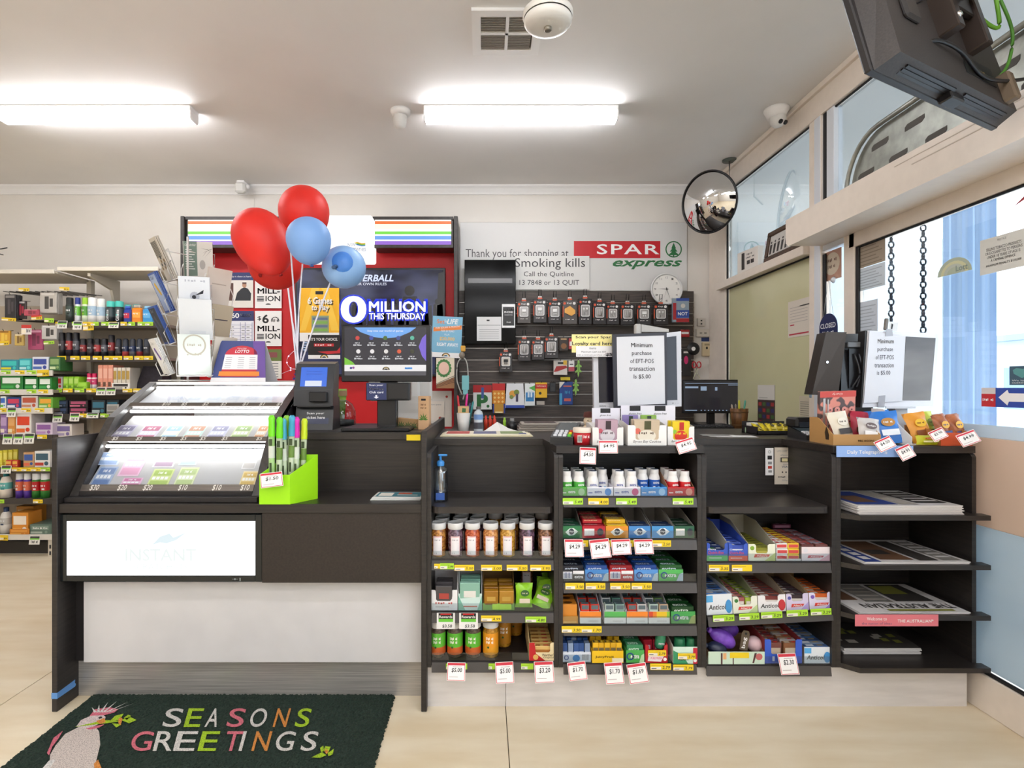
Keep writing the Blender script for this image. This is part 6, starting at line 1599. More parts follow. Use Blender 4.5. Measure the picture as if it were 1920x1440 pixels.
def c_wreath(b, w, h, y):
 b.ring(w * .02, h * .74, w * .36, w * .05, y, 1, 24)
 b.scrib(-w * .2, w * .26, h * .71, h * .77, y - .0004, 1)
 for k in range(6): b.disc(-w * .2 + w * .08 * k, h * (.5 + .02 * (k % 2)), w * .03, y - .0004, 1, 6)
# left facing column
LY = 3.02
card_set(322, 526, -.75, .42, .105, .235, 4, LY, 'cfc6b8', c_pattern, ('8a7048', '4a4844'), 'patterned gold card in the topmost left pocket', 0)
card_set(318, 586, -.75, .42, .105, .22, 4, LY - .03, '4a62a4', c_gold, ('a9bad8', 'e0b030', '3a4a7a'), 'blue card with yellow flower, second left pocket', 1)
card_set(316, 645, -.75, .42, .105, .21, 4, LY - .04, '3c5aa0', c_gold, ('2e3440', '4a4e5a', '8a8e96'), 'dark slate and blue card, third left pocket', 2)
card_set(314, 702, -.75, .40, .105, .20, 4, LY - .05, 'e4e2de', c_gold, ('eeece8', '6a4a9a', 'b8b4ae'), 'pale card with purple motif, lowest left pocket', 3)
# front column
FY = 2.97
card_set(372, 528, .18, .10, .155, .225, 3, FY + .2, 'd8d4cc', c_tree, ('6e8478', '5a544e', 'e8e8e2', 'a8a49e'), 'grey green card with tree branch, topmost pocket', 0)
card_set(366, 590, .28, .20, .15, .20, 3, FY, 'e4e8ee', c_flower, ('b8bcc8', '2a2c34'), 'pale card with dark petalled flower, second pocket', 1)
card_set(368, 636, .28, .20, .16, .21, 2, FY - .03, 'dcdee0', c_white, ('d2d6da',), 'blank looking white card, third pocket', 2)
card_set(366, 704, .26, .18, .155, .215, 2, FY - .06, 'd4dcd8', c_wreath, ('b4b0a0',), 'mint white card with oval wreath, lowest pocket', 3)
# right facing column, seen from the side
card_set(408, 572, 1.0, .22, .14, .20, 2, FY + .12, 'dcd0c2', c_plain, ('b8a898',), 'beige card in the upper right facing pocket', 1)
card_set(408, 636, 1.05, .24, .13, .19, 4, FY + .10, 'b8a890', c_plain, ('4a4048',), 'brown edged card in the middle right facing pocket', 2)
card_set(412, 706, 1.0, .28, .13, .22, 4, FY + .08, 'd4cabc', c_plain, ('9a8f80',), 'kraft card fanned in the lowest right facing pocket', 3)
# tent card
tc_ = T('tent_card', 'folded tent card with red arch and navy border on the case', 'tent card', (X(452, 3.0), 3.0, 1.376), (0, 0, .12))
w, h = .285, .225
b = B().hexa([(-w / 2, -.05, 0), (w / 2, -.05, 0), (w / 2, -.048, 0), (-w / 2, -.048, 0), (-w / 2 + .035, .012, h), (w / 2 - .02, .012, h), (w / 2 - .02, .014, h), (-w / 2 + .035, .014, h)])
O(b, 'front_leaf', M('3a4680', .5), tc_)
b = B().hexa([(-w / 2 + .05, .09, 0), (w / 2 + .03, .09, 0), (w / 2 + .03, .092, 0), (-w / 2 + .05, .092, 0), (-w / 2 + .035, .012, h), (w / 2 - .02, .012, h), (w / 2 - .02, .014, h), (-w / 2 + .035, .014, h)])
O(b, 'rear_leaf', M('c4c2c4', .5), tc_)
def tl(u, v, k=1): return (-w / 2 + w * u + .035 * v * (1 - u) - .02 * v * u, -.0505 + .062 * v - .0006 * k, h * v)
b = B()
arc = [(.16 + 0, .12)] + [(.16, .12), (.16, .66)] + [(.5 + .34 * math.cos(PI - PI * k / 10), .66 + .22 * math.sin(PI * k / 10)) for k in range(11)] + [(.84, .12)]
b.add([tl(*p) for p in arc[1:]], [tuple(range(len(arc) - 1))], 0)
b.add([tl(*p, 2) for p in ((.16, .3), (.84, .3), (.84, .66), (.16, .66))], [(0, 1, 2, 3)], 1)
b.add([tl(*p, 2) for p in ((.12, .14), (.88, .14), (.88, .25), (.12, .25))], [(0, 1, 2, 3)], 2)
b.add([tl(*p, 2) for p in ((0, 0), (1, 0), (1, .1), (0, .1))], [(0, 1, 2, 3)], 1)
b.add([tl(*p, 1) for p in ((.84, .1), (1, .1), (1, 1), (.72, 1))], [(0, 1, 2, 3)], 3)
for k in range(6):
 for q in (.2, .45, .68): b.add([tl(*p, 3) for p in ((q, .33 + .05 * k), (q + .12, .33 + .05 * k), (q + .12, .345 + .05 * k), (q, .345 + .05 * k))], [(0, 1, 2, 3)], 4)
n0 = len(b.v)
g_, fs_ = glyphs('LOTTO', .04, .15)
b.add([tl(.36 + .3 * u, .7 + .08 * v, 4) for u, v in g_], fs_, 1)
g_, fs_ = glyphs('Saturday', .0)
b.add([tl(.4 + .2 * u, .8 + .03 * v, 4) for u, v in g_], fs_, 1)
O(b, 'print', [M('c4283c', .5), M('eceaec', .5), M('e88a2e', .5), M('6a4a9a', .5), M('b4b2ba', .5)], tc_)
# balloons
BR = M('e52a20', .5)
BBL = M('7fa9e2', .5)
def balloon(label, px, py, Y, rw, rh, tilt, mat, yaw=0, knot=True, squash=1.0):
 t = T('balloon', label, 'balloon', tuple(pxp(px, py, Y)), (yaw, tilt, 0), 'balloons on sticks')
 prof = []
 for i in range(17):
  a = PI * i / 16
  z = -math.cos(a)
  r = math.sin(a) * (1 + .06 * z)
  prof.append((max(r * rw, 1e-4), z * rh * (1.06 if z < 0 else 1)))
 O(B().lathe(prof, n=32), 'skin', mat, t)
 if knot:
  O(B().lathe([(.004, -rh * 1.05), (.006, -rh * 1.08), (.012, -rh * 1.13), (.001, -rh * 1.12)], n=12), 'knot', M('3a64a8', .4) if mat is BBL else M('a81216', .4), t)
 return t
YB_ = 3.05
balloon('large red balloon at the left of the bunch', 492, 453, YB_, .150, .19, -.5, BR)
balloon('round red balloon at the top of the bunch', 570, 400, YB_ + .3, .150, .165, .0, BR)
balloon('red balloon hanging lowest in the bunch, stick end facing front', 516, 494, YB_ + .34, .165, .155, .35, BR, -.9)
balloon('plain blue balloon in the middle of the bunch', 579, 451, YB_ - .25, .111, .118, -.12, BBL)
T2 = T('balloon', 'translucent pale blue balloon with deep blue centre patch', 'balloon', tuple(pxp(645, 501, YB_ - .05)), (0, 0, 0), 'balloons on sticks')
O(B().lathe([(max(.118 * math.sin(PI * i / 14), 1e-4), -.115 * math.cos(PI * i / 14)) for i in range(15)], n=30), 'skin', M('8fb8e8', .4), T2)
nv = Vector((.17, -.98, .06)).normalized()
qq = nv.to_track_quat('Z', 'Y').to_euler()
O(B().lathe([(.001, .122), (.03, .119), (.052, .108), (.056, .102)], n=28), 'neck_patch', M('4a86d8', .4), T2, (0, 0, 0), qq)
O(B().cbox(-.032, -.008, -.135, -.11, -.036, -.02, .004).cbox(-.02, .0, -.138, -.11, -.028, -.016, .003), 'knot', M('33557f', .4), T2)
bh = T('balloon_stand', 'blue tinselled foot and white sticks holding the balloons', 'balloon stand', (X(560, 3.02), 3.02, 1.137))
O(B().lathe([(.001, 0), (.07, 0), (.07, .02), (.03, .03), (.02, .25), (.035, .26), (.001, .262)], n=20), 'weight', M('26358a', .35, .2), bh)
o0 = Vector(bh.location)
SW = M('e8e6f0', .3)
for a, c in (((556, 690), (540, 540)), ((559, 692), (545, 470)), ((562, 692), (548, 604)), ((557, 690), (567, 495)), ((563, 690), (570, 640)), ((561, 694), (625, 515))):
 O(B().tube(curve_pts([pxp(*a, 3.02) - o0, pxp((a[0] + c[0]) / 2 - (2 if c[0] > 560 else -1), (a[1] + c[1]) / 2, 3.02) - o0, pxp(*c, 3.0) - o0], 5), .0045, 6), 'stick', SW, bh)
tin = B()
for k in range(40):
 a = random.uniform(0, 2 * PI); r = random.uniform(.01, .04)
 p = Vector((0, 0, .26)); tin.tube([p, p + Vector((r * math.cos(a), r * math.sin(a), random.uniform(-.01, .03)))], .0018, 3)
o = O(tin, 'tinsel', M('2a3ca8', .25, .4), bh); o['kind'] = 'stuff'
fl = T('fairy_lights', 'thin wire of tiny lights looping left of the balloon foot', 'string lights', tuple(pxp(530, 700, 2.98)))
o0 = Vector(fl.location)
P_ = [pxp(525, 702, 2.98), pxp(545, 694, 2.96), pxp(558, 692, 2.95), pxp(545, 690, 2.96), pxp(538, 680, 2.98), pxp(541, 668, 2.98), pxp(555, 655, 3.0)]
O(B().tube([p - o0 for p in curve_pts(P_, 6)], .0011, 4), 'wire', M('d8c8d8', .3, .3), fl)
for p in P_[1:-1]: O(B().ball(tuple(p - o0), .004, .004, .004, 8, 6), 'bulb', M('e8d8ff', .3, 0, 2.5), fl)
# ticket checker
YK = 2.74
tk = T('ticket_checker', 'black self service ticket checker with blue screen', 'terminal', (X(590, YK), YK, 1.135), (0, 0, .06))
O(B().prism([(-.02, 0), (.17, 0), (.15, .16), (.02, .17)], 'x', -.092, .092), 'base', M('1a1b1e', .35), tk)
b = B().prism([(-.03, .12), (.10, .12), (.13, .33), (.10, .345), (.02, .33), (-.02, .2)], 'x', -.095, .095)
O(b, 'head', M('1b1c20', .3), tk)
def scr(u, v, k): 
 a = Vector((0, -.02, .2)); c = Vector((0, .02, .33)); p = a.lerp(c, v); n = Vector((0, -(c.z - a.z), (c.y - a.y))).normalized()
 return (-.085 + .17 * u, *(p + n * .0012 * k).yz)
O(B().add([scr(*p, 1) for p in ((.1, .12), (.86, .12), (.86, .86), (.1, .86))], [(0, 1, 2, 3)]), 'screen', M('3e74e8', .2, 0, .9), tk)
b = B().add([scr(*p, 2) for p in ((.24, .13), (.72, .13), (.72, .34), (.24, .34))], [(0, 1, 2, 3)])
O(b, 'screen_window', M('dfe6f4', .3, 0, .9), tk)
b = B()
for t__, v0, v1 in (('Scan your ticket to', .66, .72), ('get started', .56, .62)):
 g_, fs_ = glyphs(t__, .0); b.add([scr(.26 + .44 * u, v0 + (v1 - v0) * v, 2) for u, v in g_], fs_, 0)
O(b, 'lettering', M('1e2f7a', .4), tk)
O(B().cbox(-.015, .07, -.055, -.02, .14, .19, .004), 'scanner_window', BLK, tk)
O(B().cbox(-.08, .085, -.028, -.008, .112, .13, .003), 'slot_lip', DK, tk)
O(B().hexa([(-.045, -.014, .03), (.07, -.014, .03), (.07, -.013, .03), (-.045, -.013, .03), (-.045, .005, .10), (.07, .005, .10), (.07, .006, .10), (-.045, .006, .10)]), 'label', M('1f2747', .4), tk)
b = B()
for t__, z0, x1 in (('Scan your', .075, .055), ('ticket here', .055, .06)):
 b.textg(t__, (-.038, -.0150 + .019 * (z0 - .03) / .07, z0), (x1 + .03, 0, 0), (0, .0035, .013), 0, .01)
O(b, 'lettering', WHT, tk)
# customer monitor with stand
YM = 2.72
mo = T('customer_monitor', 'black monitor on stand showing rows of lottery game icons', 'monitor', (X(724, YM), YM, 1.135))
w = X(808, YM) - X(640, YM); z0, z1 = Z(716, YM) - 1.135, Z(609, YM) - 1.135
O(B().cbox(-w / 2, w / 2, 0, .035, z0, z1, .004), 'bezel', M('121214', .25), mo)
O(B().box(-.035, .05, .03, .06, .02, z0 + .1), 'column', BLK, mo)
O(B().cbox(-.045, .05, .0, .05, .012, .16, .004), 'neck', M('17181b', .25), mo)
O(B().cbox(-.2, .13, -.10, .13, 0, .016, .005), 'foot', M('1c1d20', .3), mo)
sx0, sx1, sz0, sz1 = X(646, YM) - mo.location.x, X(799, YM) - mo.location.x, Z(704, YM) - 1.135, Z(614, YM) - 1.135
sw_x = lambda u: sx0 + (sx1 - sx0) * u
sw_z = lambda v: sz0 + (sz1 - sz0) * v
E = .95
O(B().box(sx0, sx1, -.0012, 0, sz0, sz1), 'screen', M('35343c', .2, 0, E), mo)
O(B().poly([(sw_x(.12), sw_z(1)), (sw_x(.2), sw_z(.9)), (sw_x(.36), sw_z(.8)), (sw_x(.5), sw_z(.77)), (sw_x(.66), sw_z(.8)), (sw_x(.8), sw_z(.9)), (sw_x(.88), sw_z(1))], -.0018), 'blue_arch', M('6fa8ec', .3, 0, E), mo)
O(B().poly([(sw_x(1), sw_z(.3)), (sw_x(.95), sw_z(.4)), (sw_x(.91), sw_z(.6)), (sw_x(.95), sw_z(.78)), (sw_x(1), sw_z(.86))], -.0018), 'purple_arc', M('7a62d0', .3, 0, E), mo)
O(B().poly([(sw_x(0), sw_z(.2)), (sw_x(.14), sw_z(.2)), (sw_x(.1), sw_z(.28)), (sw_x(0), sw_z(.38))], -.0018), 'green_arc', M('7ac43a', .3, 0, E), mo)
O(B().patch(sx0, sx1, sw_z(.09), sw_z(.22), -.0020), 'white_band', M('eceaea', .3, 0, E), mo)
O(B().patch(sx0, sx1, sw_z(0), sw_z(.09), -.0020), 'grey_band', M('55545a', .3, 0, E), mo)
ic = [('c8403a', .16, .78), ('3a4a9a', .33, .78), ('4a6a2a', .5, .78), ('3a4a8a', .66, .78), ('5ab49a', .83, .78), ('e8e4e4', .17, .5), ('e8e4e4', .34, .5), ('e0dcd8', .51, .5), ('d85a3a', .67, .5), ('3a3c2a', .83, .5)]
b = B(); b2 = B()
for k, (hx, u, v) in enumerate(ic):
 O(B().disc(sw_x(u), sw_z(v), .0105, -.0024, 0, 18), 'game_icon', M(hx, .3, 0, E), mo)
 b2.text('$8 Million' if k % 2 else '$20 Million', sw_x(u - .05), sw_x(u + .05), sw_z(v - .17), sw_z(v - .13), -.0024, 0, .02)
 b2.scrib(sw_x(u - .03), sw_x(u + .03), sw_z(v - .115), sw_z(v - .09), -.0024)
b2.text('Step into our world of games', sw_x(.28), sw_x(.72), sw_z(.9), sw_z(.95), -.0024, 0, .01)
O(b2, 'lettering', M('f2f2f4', .3, 0, E), mo)
b = B()
lottarc(b, sw_x(.51), sw_z(.12), .018, -.0024, (0, 1, 2))
b.text('the Lott', sw_x(.47), sw_x(.55), sw_z(.11), sw_z(.16), -.004, 0, .02)
b.disc(sw_x(.08), sw_z(.155), .006, -.0026, 3).disc(sw_x(.11), sw_z(.16), .006, -.0028, 4)
b.patch(sw_x(.74), sw_x(.83), sw_z(.13), sw_z(.17), -.0026, 5)
O(b, 'footer_logo', [M('2a2a30', .4), M('c8a83a', .4), M('f2f0f0', .4), M('3a3a8a', .4), M('8a4a9a', .4), M('4a8ad0', .4)], mo)
sb = T('card_scanner', 'black scanner box with navy Scan your card label under monitor', 'scanner', (X(727, 2.66), 2.66, Z(751, 2.66)))
w, h = X(768, 2.66) - X(686, 2.66), Z(717, 2.66) - Z(751, 2.66)
O(B().cbox(-w / 2, w / 2, 0, .06, 0, h, .004), 'housing', M('17181b', .3), sb)
O(B().cbox(.0, w * .46, -.003, 0, h * .08, h * .92, .002), 'scan_window', BLK, sb)
O(B().box(-w * .48, -w * .03, -.0015, 0, h * .04, h * .96), 'label', M('25305e', .4), sb)
b = B()
for k, s_ in enumerate(('Scan your', 'Members', 'Club card')): b.text(s_, -w * .42, -w * .1, h * (.78 - .19 * k), h * (.9 - .19 * k), -.0022, 0, .02)
b.poly([(-w * .28, h * .3), (-w * .24, h * .3), (-w * .24, h * .2), (-w * .2, h * .2), (-w * .26, h * .1), (-w * .32, h * .2), (-w * .28, h * .2)], -.0022)
O(b, 'lettering', M('e8eaf4', .4), sb)
# bits behind the monitor
kb = T('carton_box', 'tall kraft box printed with a green leaf beside the monitor', 'box', (X(794, 2.74), 2.74, 1.135), (0, 0, -.2))
KRAFT = M('c8a078', .7)
def leafp(b, cx, cz, r, y, m):
 for k in range(7):
  a = PI * (.02 + .96 * k / 6); L = r * (1 if k in (2, 3, 4) else .75)
  ux_, uz_ = math.cos(a), math.sin(a)
  b.poly([(cx, cz), (cx + ux_ * L * .5 - uz_ * r * .1, cz + uz_ * L * .5 + ux_ * r * .1), (cx + ux_ * L, cz + uz_ * L), (cx + ux_ * L * .5 + uz_ * r * .1, cz + uz_ * L * .5 - ux_ * r * .1)], y - .0002 * k, m)
O(B().cbox(-.028, .028, 0, .04, 0, .168, .002), 'carton', KRAFT, kb)
b = B(); leafp(b, 0, .05, .034, -.001, 0)
b.patch(-.012, .012, .145, .155, -.001, 1); b.scrib(-.014, .014, .12, .13, -.001, 2)
b.scrib(-.016, .016, .105, .113, -.001, 2)
O(b, 'print', [M('4f7a2a', .5), INK, M('6a4426', .5)], kb)
kf = T('carton_box', 'kraft box on its side with three dark leaves', 'box', (X(763, 2.80), 2.80, 1.135), (0, .09, -.05))
O(B().cbox(-.055, .055, 0, .04, 0, .052, .002), 'carton', M('b08a5c', .7), kf)
b = B()
for q in (-.03, .004, .034): leafp(b, q, .01, .03, -.001 - abs(q) * .01, 0)
O(b, 'print', [M('3f5a22', .5)], kf)
sheet('paper_bag', 'plain white paper bag standing behind the kraft boxes', 'bag', 741, 790, 742, 800, 2.95, 'eae7e2', t=.03)
mb = T('pos_monitor', 'back of a pale grey monitor behind the customer monitor', 'monitor', (X(750, 3.3), 3.3, 1.1))
O(B().cbox(-.19, .19, 0, .05, Z(752, 3.3) - 1.1, Z(655, 3.3) - 1.1, .012), 'shell', M('d5d2cd', .4), mb)
O(B().cbox(.06, .12, -.02, .04, .12, .36, .015), 'column', M('dedbd6', .4), mb)
O(B().cbox(-.14, .12, -.05, .12, 0, .02, .006), 'foot', M('cfccc6', .4), mb)
dp = T('clear_dispenser', 'clear domed plastic dispenser behind the ticket checker', 'dispenser', (X(640, 3.05), 3.05, 1.135))
O(B().lathe([(.075, 0), (.08, .01), (.078, .08), (.06, .12), (.03, .14), (.001, .143)], n=26), 'dome', glassy('dome', 'e4e8ea', 2.0), dp)
O(B().lathe([(.001, .002), (.07, .002), (.07, .03), (.001, .03)], n=22), 'contents', M('3a3836', .5), dp)
gb = T('paper_cup', 'green and kraft striped cup rim behind the ticket checker', 'cup', (X(634, 3.2), 3.2, 1.137))
O(B().lathe([(.001, 0), (.035, 0), (.05, .2), (.046, .2), (.034, .01), (.001, .01)], n=20), 'cup', M('8fb040', .5), gb)
O(B().lathe([(.0505, .19), (.0515, .16)], a0=-1.2, a1=.6, n=10), 'kraft_band', M('b8906a', .6), gb)
chb = T('chair', 'curved white chair back behind the case', 'chair', (X(548, 3.55), 3.55, .55))
pts = [(-.2 + .4 * i / 12, .05 * math.sin(PI * i / 12)) for i in range(13)]
b = B()
vs_ = []
for zz in (.3, .84):
 for x_, y_ in pts: vs_.append((x_, y_, zz))
for zz in (.3, .84):
 for x_, y_ in pts: vs_.append((x_, y_ + .02, zz))
fs_ = []
for i in range(12): fs_ += [(i, i + 1, 14 + i, 13 + i), (26 + i, 27 + i, 40 + i, 39 + i), (13 + i, 14 + i, 40 + i, 39 + i), (i, i + 1, 27 + i, 26 + i)]
fs_ += [(0, 13, 39, 26), (12, 25, 51, 38)]
b.add(vs_, fs_, 0, False)
O(b, 'backrest', M('dfdcd6', .5), chb)
O(B().tube([(0, .02, .32), (0, .02, -.5)], .025, 10).lathe([(.001, -.55), (.2, -.55), (.2, -.53), (.001, -.52)], n=20), 'pedestal', CHROME, chb)
# lime box with bubble wands
gx_ = T('lime_box', 'bright lime green box holding bubble wands on the ledge', 'box', (X(534, 2.33), 2.30, ZL), (0, 0, .0))
x0, x1 = X(487, 2.285) - gx_.location.x, X(544, 2.285) - gx_.location.x
GB = M('a2e60a', .45)
hf, hb = Z(890, 2.285) - ZL, Z(868, 2.35) - ZL
b = B()
b.box(x0, x1, -.018, -.016, 0, hf)
q0, q1 = Vector((x1, -.018, 0)), Vector((x1 + .08, .10, 0))
def pr(a, c, za, zb_, zc):
 d = (c - a).normalized(); n_ = Vector((-d.y, d.x, 0)) * .002
 b.hexa([a, c, c + n_, a + n_, a + Vector((0, 0, za)), c + Vector((0, 0, zb_)), c + n_ + Vector((0, 0, zb_)), a + n_ + Vector((0, 0, za))])
pr(q0, q1, hf, hb + .03, 0)
p0, p1 = Vector((x0, -.018, 0)), Vector((x0 + .08, .10, 0))
pr(p0, p1, hf, hb + .03, 0); pr(p1, q1, hb + .03, hb + .03, 0)
b.add([(x0, -.017, .001), (x1, -.017, .001), (x1 + .08, .1, .001), (x0 + .08, .1, .001)], [(0, 1, 2, 3)])
O(b, 'carton', GB, gx_)
WANDS = [(510, 2.315, '7ade1e', 'front left lime capped'), (523, 2.325, '6ed81a', 'front right lime capped'), (534, 2.345, '49aecb', 'left blue capped'), (545, 2.35, '3f9fc0', 'right blue capped'), (556, 2.36, 'd817a8', 'magenta capped'), (567, 2.385, 'c8e020', 'yellow lime capped'), (541, 2.385, '8ac83a', 'olive lime capped rear')]
for i, (px, Y, hx, nm_) in enumerate(WANDS):
 t = T('bubble_wand', '%s clear bubble wand standing in the lime box' % nm_, 'bubble wand', (X(px, Y), Y, ZL + .003), (random.uniform(-.04, .02), random.uniform(-.03, .03), 0), 'bubble wands in the lime box')
 hh = .37 - .02 * (i % 2)
 zt_ = Z(780 + 3 * (i % 3), Y) - ZL
 O(B().lathe([(.001, 0), (.0125, 0), (.0125, zt_ - .085), (.001, zt_ - .085)], n=14), 'tube', M('b9c6a4', .2, 0, 0, .5) if i else M('9fc47a', .2), t)
 O(B().lathe([(.0135, zt_ - .09), (.0145, zt_ - .07), (.0125, zt_ - .03), (.014, zt_ - .012), (.008, zt_), (.001, zt_ - .004)], n=14), 'cap', M(hx, .35), t)
 O(B().lathe([(.0127, zt_ - .18), (.0127, zt_ - .13)], n=14), 'label_band', M('6a8a3a' if i % 2 else 'd4dacb', .4), t)
 O(B().patch(-.007, .007, zt_ - .128, zt_ - .1, -.0132).patch(-.005, .004, zt_ - .24, zt_ - .2, -.0132), 'print', M('3a4a2a', .5), t)
redtag(487, 529, 886, 913, 2.262, '$1.50', 'price tag for one fifty on the lime box front', -.12, -.08)
for k in range(3):
 b = B().cbox(0, .215, 0, .13, 0, .004, .001).top(.01, .205, .02, .12, .0046, 1).top(.02, .08, .03, .1, .005, 2).top(.1, .19, .05, .06, .005, 2)
 b.top(.1, .16, .075, .105, .005, 3)
 o = O(b, 'booklet', [M('d8d8d4', .6), M('3a7a88', .6), M('e8e4da', .6), M('c8583a', .6)], None, (X(694, 2.36) + .003 * k, 2.36 + .002 * k, ZL + .0042 * k), (0, 0, -.02 * k))
 tag(o, 'teal covered booklet in the pile on the ledge, %s' % ('bottom one', 'middle one', 'top one')[k], 'booklet', 'booklets on the ledge')
# ============================ ON THE RIGHT WORKTOP ==========================================
z = ZW
# flat newspapers on worktop
for k, (px0, px1, Y0, dp_) in enumerate(((824, 1000, 2.72, .2), (828, 996, 2.725, .2), (832, 990, 2.73, .19))):
 b = B().cbox(0, X(px1, 2.7) - X(px0, 2.7), 0, dp_, 0, .004, .001)
 w = X(px1, 2.7) - X(px0, 2.7)
 if k == 2:
  for q in range(3): b.top(w * (.02 + .33 * q), w * (.3 + .33 * q), .02, dp_ - .02, .0046, 1 + q)
  b.top(w * .9, w * .99, .01, .06, .0048, 4)
 o = O(b, 'brochure', [M(('d8cfae', 'e6dcc0', 'e8e0cc')[k], .7), M('b84a44', .6), M('6a6a8a', .6), M('8a9a6a', .6), M('3a4a8a', .6)], None, (X(px0, 2.7), Y0, z + .0042 * k))
 tag(o, 'flat printed brochure on worktop by lottery counter, %s' % ('bottom one', 'middle one', 'top one')[k], 'brochure', 'brochures flat on the worktop')
cp = T('pen_cup', 'white plastic cup holding pens and a kraft tag', 'cup', (X(869, 3.0), 3.0, z))
O(B().lathe([(.001, 0), (.028, 0), (.037, .105), (.034, .105), (.026, .004), (.001, .004)], n=26), 'cup', M('dddbd6', .4), cp)
for k, (dx, hx, hh, lean) in enumerate(((-.012, 'c8202c', .19, -.1), (.0, 'd81e8a', .2, .1), (.012, '3a4a6a', .15, .15), (.02, '2f8a8a', .16, .2))):
 o = O(B().lathe([(.001, .01), (.006, .01), (.006, hh), (.002, hh + .008)], n=8), 'pen', M(hx, .35), None, (X(869, 3.0) + dx, 3.0 + .004 * k, z + .004), (0, lean, 0))
 tag(o, ('red', 'magenta', 'slate blue', 'teal')[k] + ' pen standing in the white cup', 'pen', 'pens in the white cup')
O(B().cbox(-.03, .03, -.012, -.01, .10, .142, .002).poly([(-.008, .108), (.012, .108), (.014, .13), (-.006, .132)], -.0125, 1), 'kraft_label', [M('d0a878', .7), M('3a6a3a', .6)], cp)
sp = T('cable_hanger', 'grey looped cable with clips hanging on the dark post', 'cable', (X(866, 4.6), 4.6, Z(740, 4.6)))
O(B().tube(curve_pts([(.0, 0, 0), (-.04, 0, .12), (-.035, 0, .26), (.01, 0, .31), (.045, 0, .25), (.05, 0, .1), (.02, 0, 0), (.01, 0, -.04)]), .006, 6), 'loop', M('a8a8a2', .4), sp)
O(B().cbox(.0, .06, -.01, .01, .04, .16, .004).cbox(.01, .05, -.014, -.008, .0, .05, .003), 'tag_card', M('7fc0c4', .5), sp)
O(B().ball((.0, 0, .33), .025, .02, .03, 10, 6).cbox(-.01, .03, -.015, .015, .36, .41, .006, 1), 'clip', [M('8a7f70', .4), M('d8a03a', .5)], sp)
bo = T('drink_bottle', 'clear printed water bottle next to the white cup', 'bottle', (X(897, 2.98), 2.98, z))
O(B().lathe([(.001, 0), (.023, 0), (.025, .01), (.025, .1), (.02, .115), (.011, .12), (.011, .128)], n=22), 'body', M('c4ccd2', .15, 0, 0, .6), bo)
O(B().lathe([(.013, .126), (.013, .14), (.001, .14)], n=14), 'cap', M('5a5654', .4), bo)
O(B().lathe([(.0254, .07), (.0254, .098)], n=20).lathe([(.0254, .02), (.0254, .055)], n=20, m=1), 'label', [M('6f94c8', .4), M('4a4a52', .4)], bo)
for k in range(3):
 t = T('glue_bottle', 'orange red marker bottle behind folded paper, %s from left' % ORD[k], 'marker', (X(911 + 8 * k, 3.1), 3.1, z), (0, 0, 0), 'orange red markers on the worktop')
 O(B().lathe([(.001, 0), (.0105, 0), (.0105, .06), (.006, .068), (.004, .085), (.001, .086)], n=12), 'body', M('d23a20', .4), t)
t = T('marker_pen', 'lime green marker standing near the black bottle', 'marker', (X(946, 3.14), 3.14, z))
O(B().lathe([(.001, 0), (.009, 0), (.009, .055), (.006, .06), (.006, .07), (.001, .071)], n=12), 'body', M('9ad03a', .4), t)
t = T('ink_bottle', 'small round black bottle with grey cap on worktop', 'bottle', (X(960, 3.12), 3.12, z))
O(B().lathe([(.001, 0), (.026, 0), (.03, .012), (.03, .036), (.02, .05), (.012, .054), (.001, .054)], n=20), 'body', BLK, t)
O(B().lathe([(.012, .052), (.012, .068), (.001, .068)], n=14), 'cap', M('8a8a88', .4), t)
fp = B().add([(0, 0, .004), (.1, -.01, .004), (.17, .0, .002), (.2, .04, .003), (.08, .06, .055), (.02, .07, .01), (.14, .06, .02)], [(0, 1, 4, 5), (1, 2, 6, 4), (2, 3, 6)])
o = O(fp, 'folded_paper', M('e4e0da', .7), None, (X(905, 2.96), 2.96, z))
tag(o, 'crumpled folded white paper in front of the orange markers', 'paper')
for k in range(4):
 yb = 3.02 + .004 * k
 b = B().cbox(0, .40 - .01 * k, 0, .19, 0, .011, .003)
 if k == 3: b.top(.02, .2, .03, .17, .0114, 1).top(.22, .38, .02, .15, .0116, 2); [b.top(.23 + .03 * q, .25 + .03 * q, .05, .09, .0119, 1) for q in range(4)]
 o = O(b, 'newspaper', [M(('8f857c', '9d948a', '857c74', 'a39a90')[k], .85), M('4a3a38', .8), M('d4cfc8', .8)], None, (X(972, 3.02) + .006 * k, yb, z + .0112 * k), (0, 0, .02 - .01 * k))
 tag(o, 'rolled newspaper bundle on worktop behind card terminal, %s' % ('bottom', 'second', 'third', 'topmost')[k], 'newspaper', 'newspaper bundle on the worktop')
def eftpos(label, px, Y, yaw, s=1.0):
 t = T('card_terminal', label, 'card terminal', (X(px, Y), Y, z), (0, 0, yaw))
 b = B().prism([(-.07, 0), (.09, 0), (.09, .055), (-.02, .032), (-.07, .02)], 'x', -.043, .043)
 O(b, 'body', M('2a2b2d', .35), t)
 sl = lambda y: .0205 + (y + .07) * .012 / .05 if y < -.02 else .032 + (y + .02) * .023 / .11
 O(B().add([(-.034, .0, sl(.0) + .001), (.034, .0, sl(.0) + .001), (.034, .08, sl(.08) + .001), (-.034, .08, sl(.08) + .001)], [(0, 1, 2, 3)]), 'display', M('8a9aa0', .2, 0, .12), t)
 for r in range(3):
  for c in range(4):
   y = -.062 + .02 * r; x = -.034 + .018 * c
   hx = ('54c03a', 'e8d020', 'd83a2a')[r] if c == 3 else 'd8dade'
   O(B().cbox(x, x + .014, y, y + .014, sl(y) - .002, sl(y) + .006, .002), 'key', M(hx, .4), t)
 return t
e1 = eftpos('dark card terminal with grey display at the worktop front', 1060, 2.44, -.35)
e1.scale = (1.15, 1.15, 1.5)
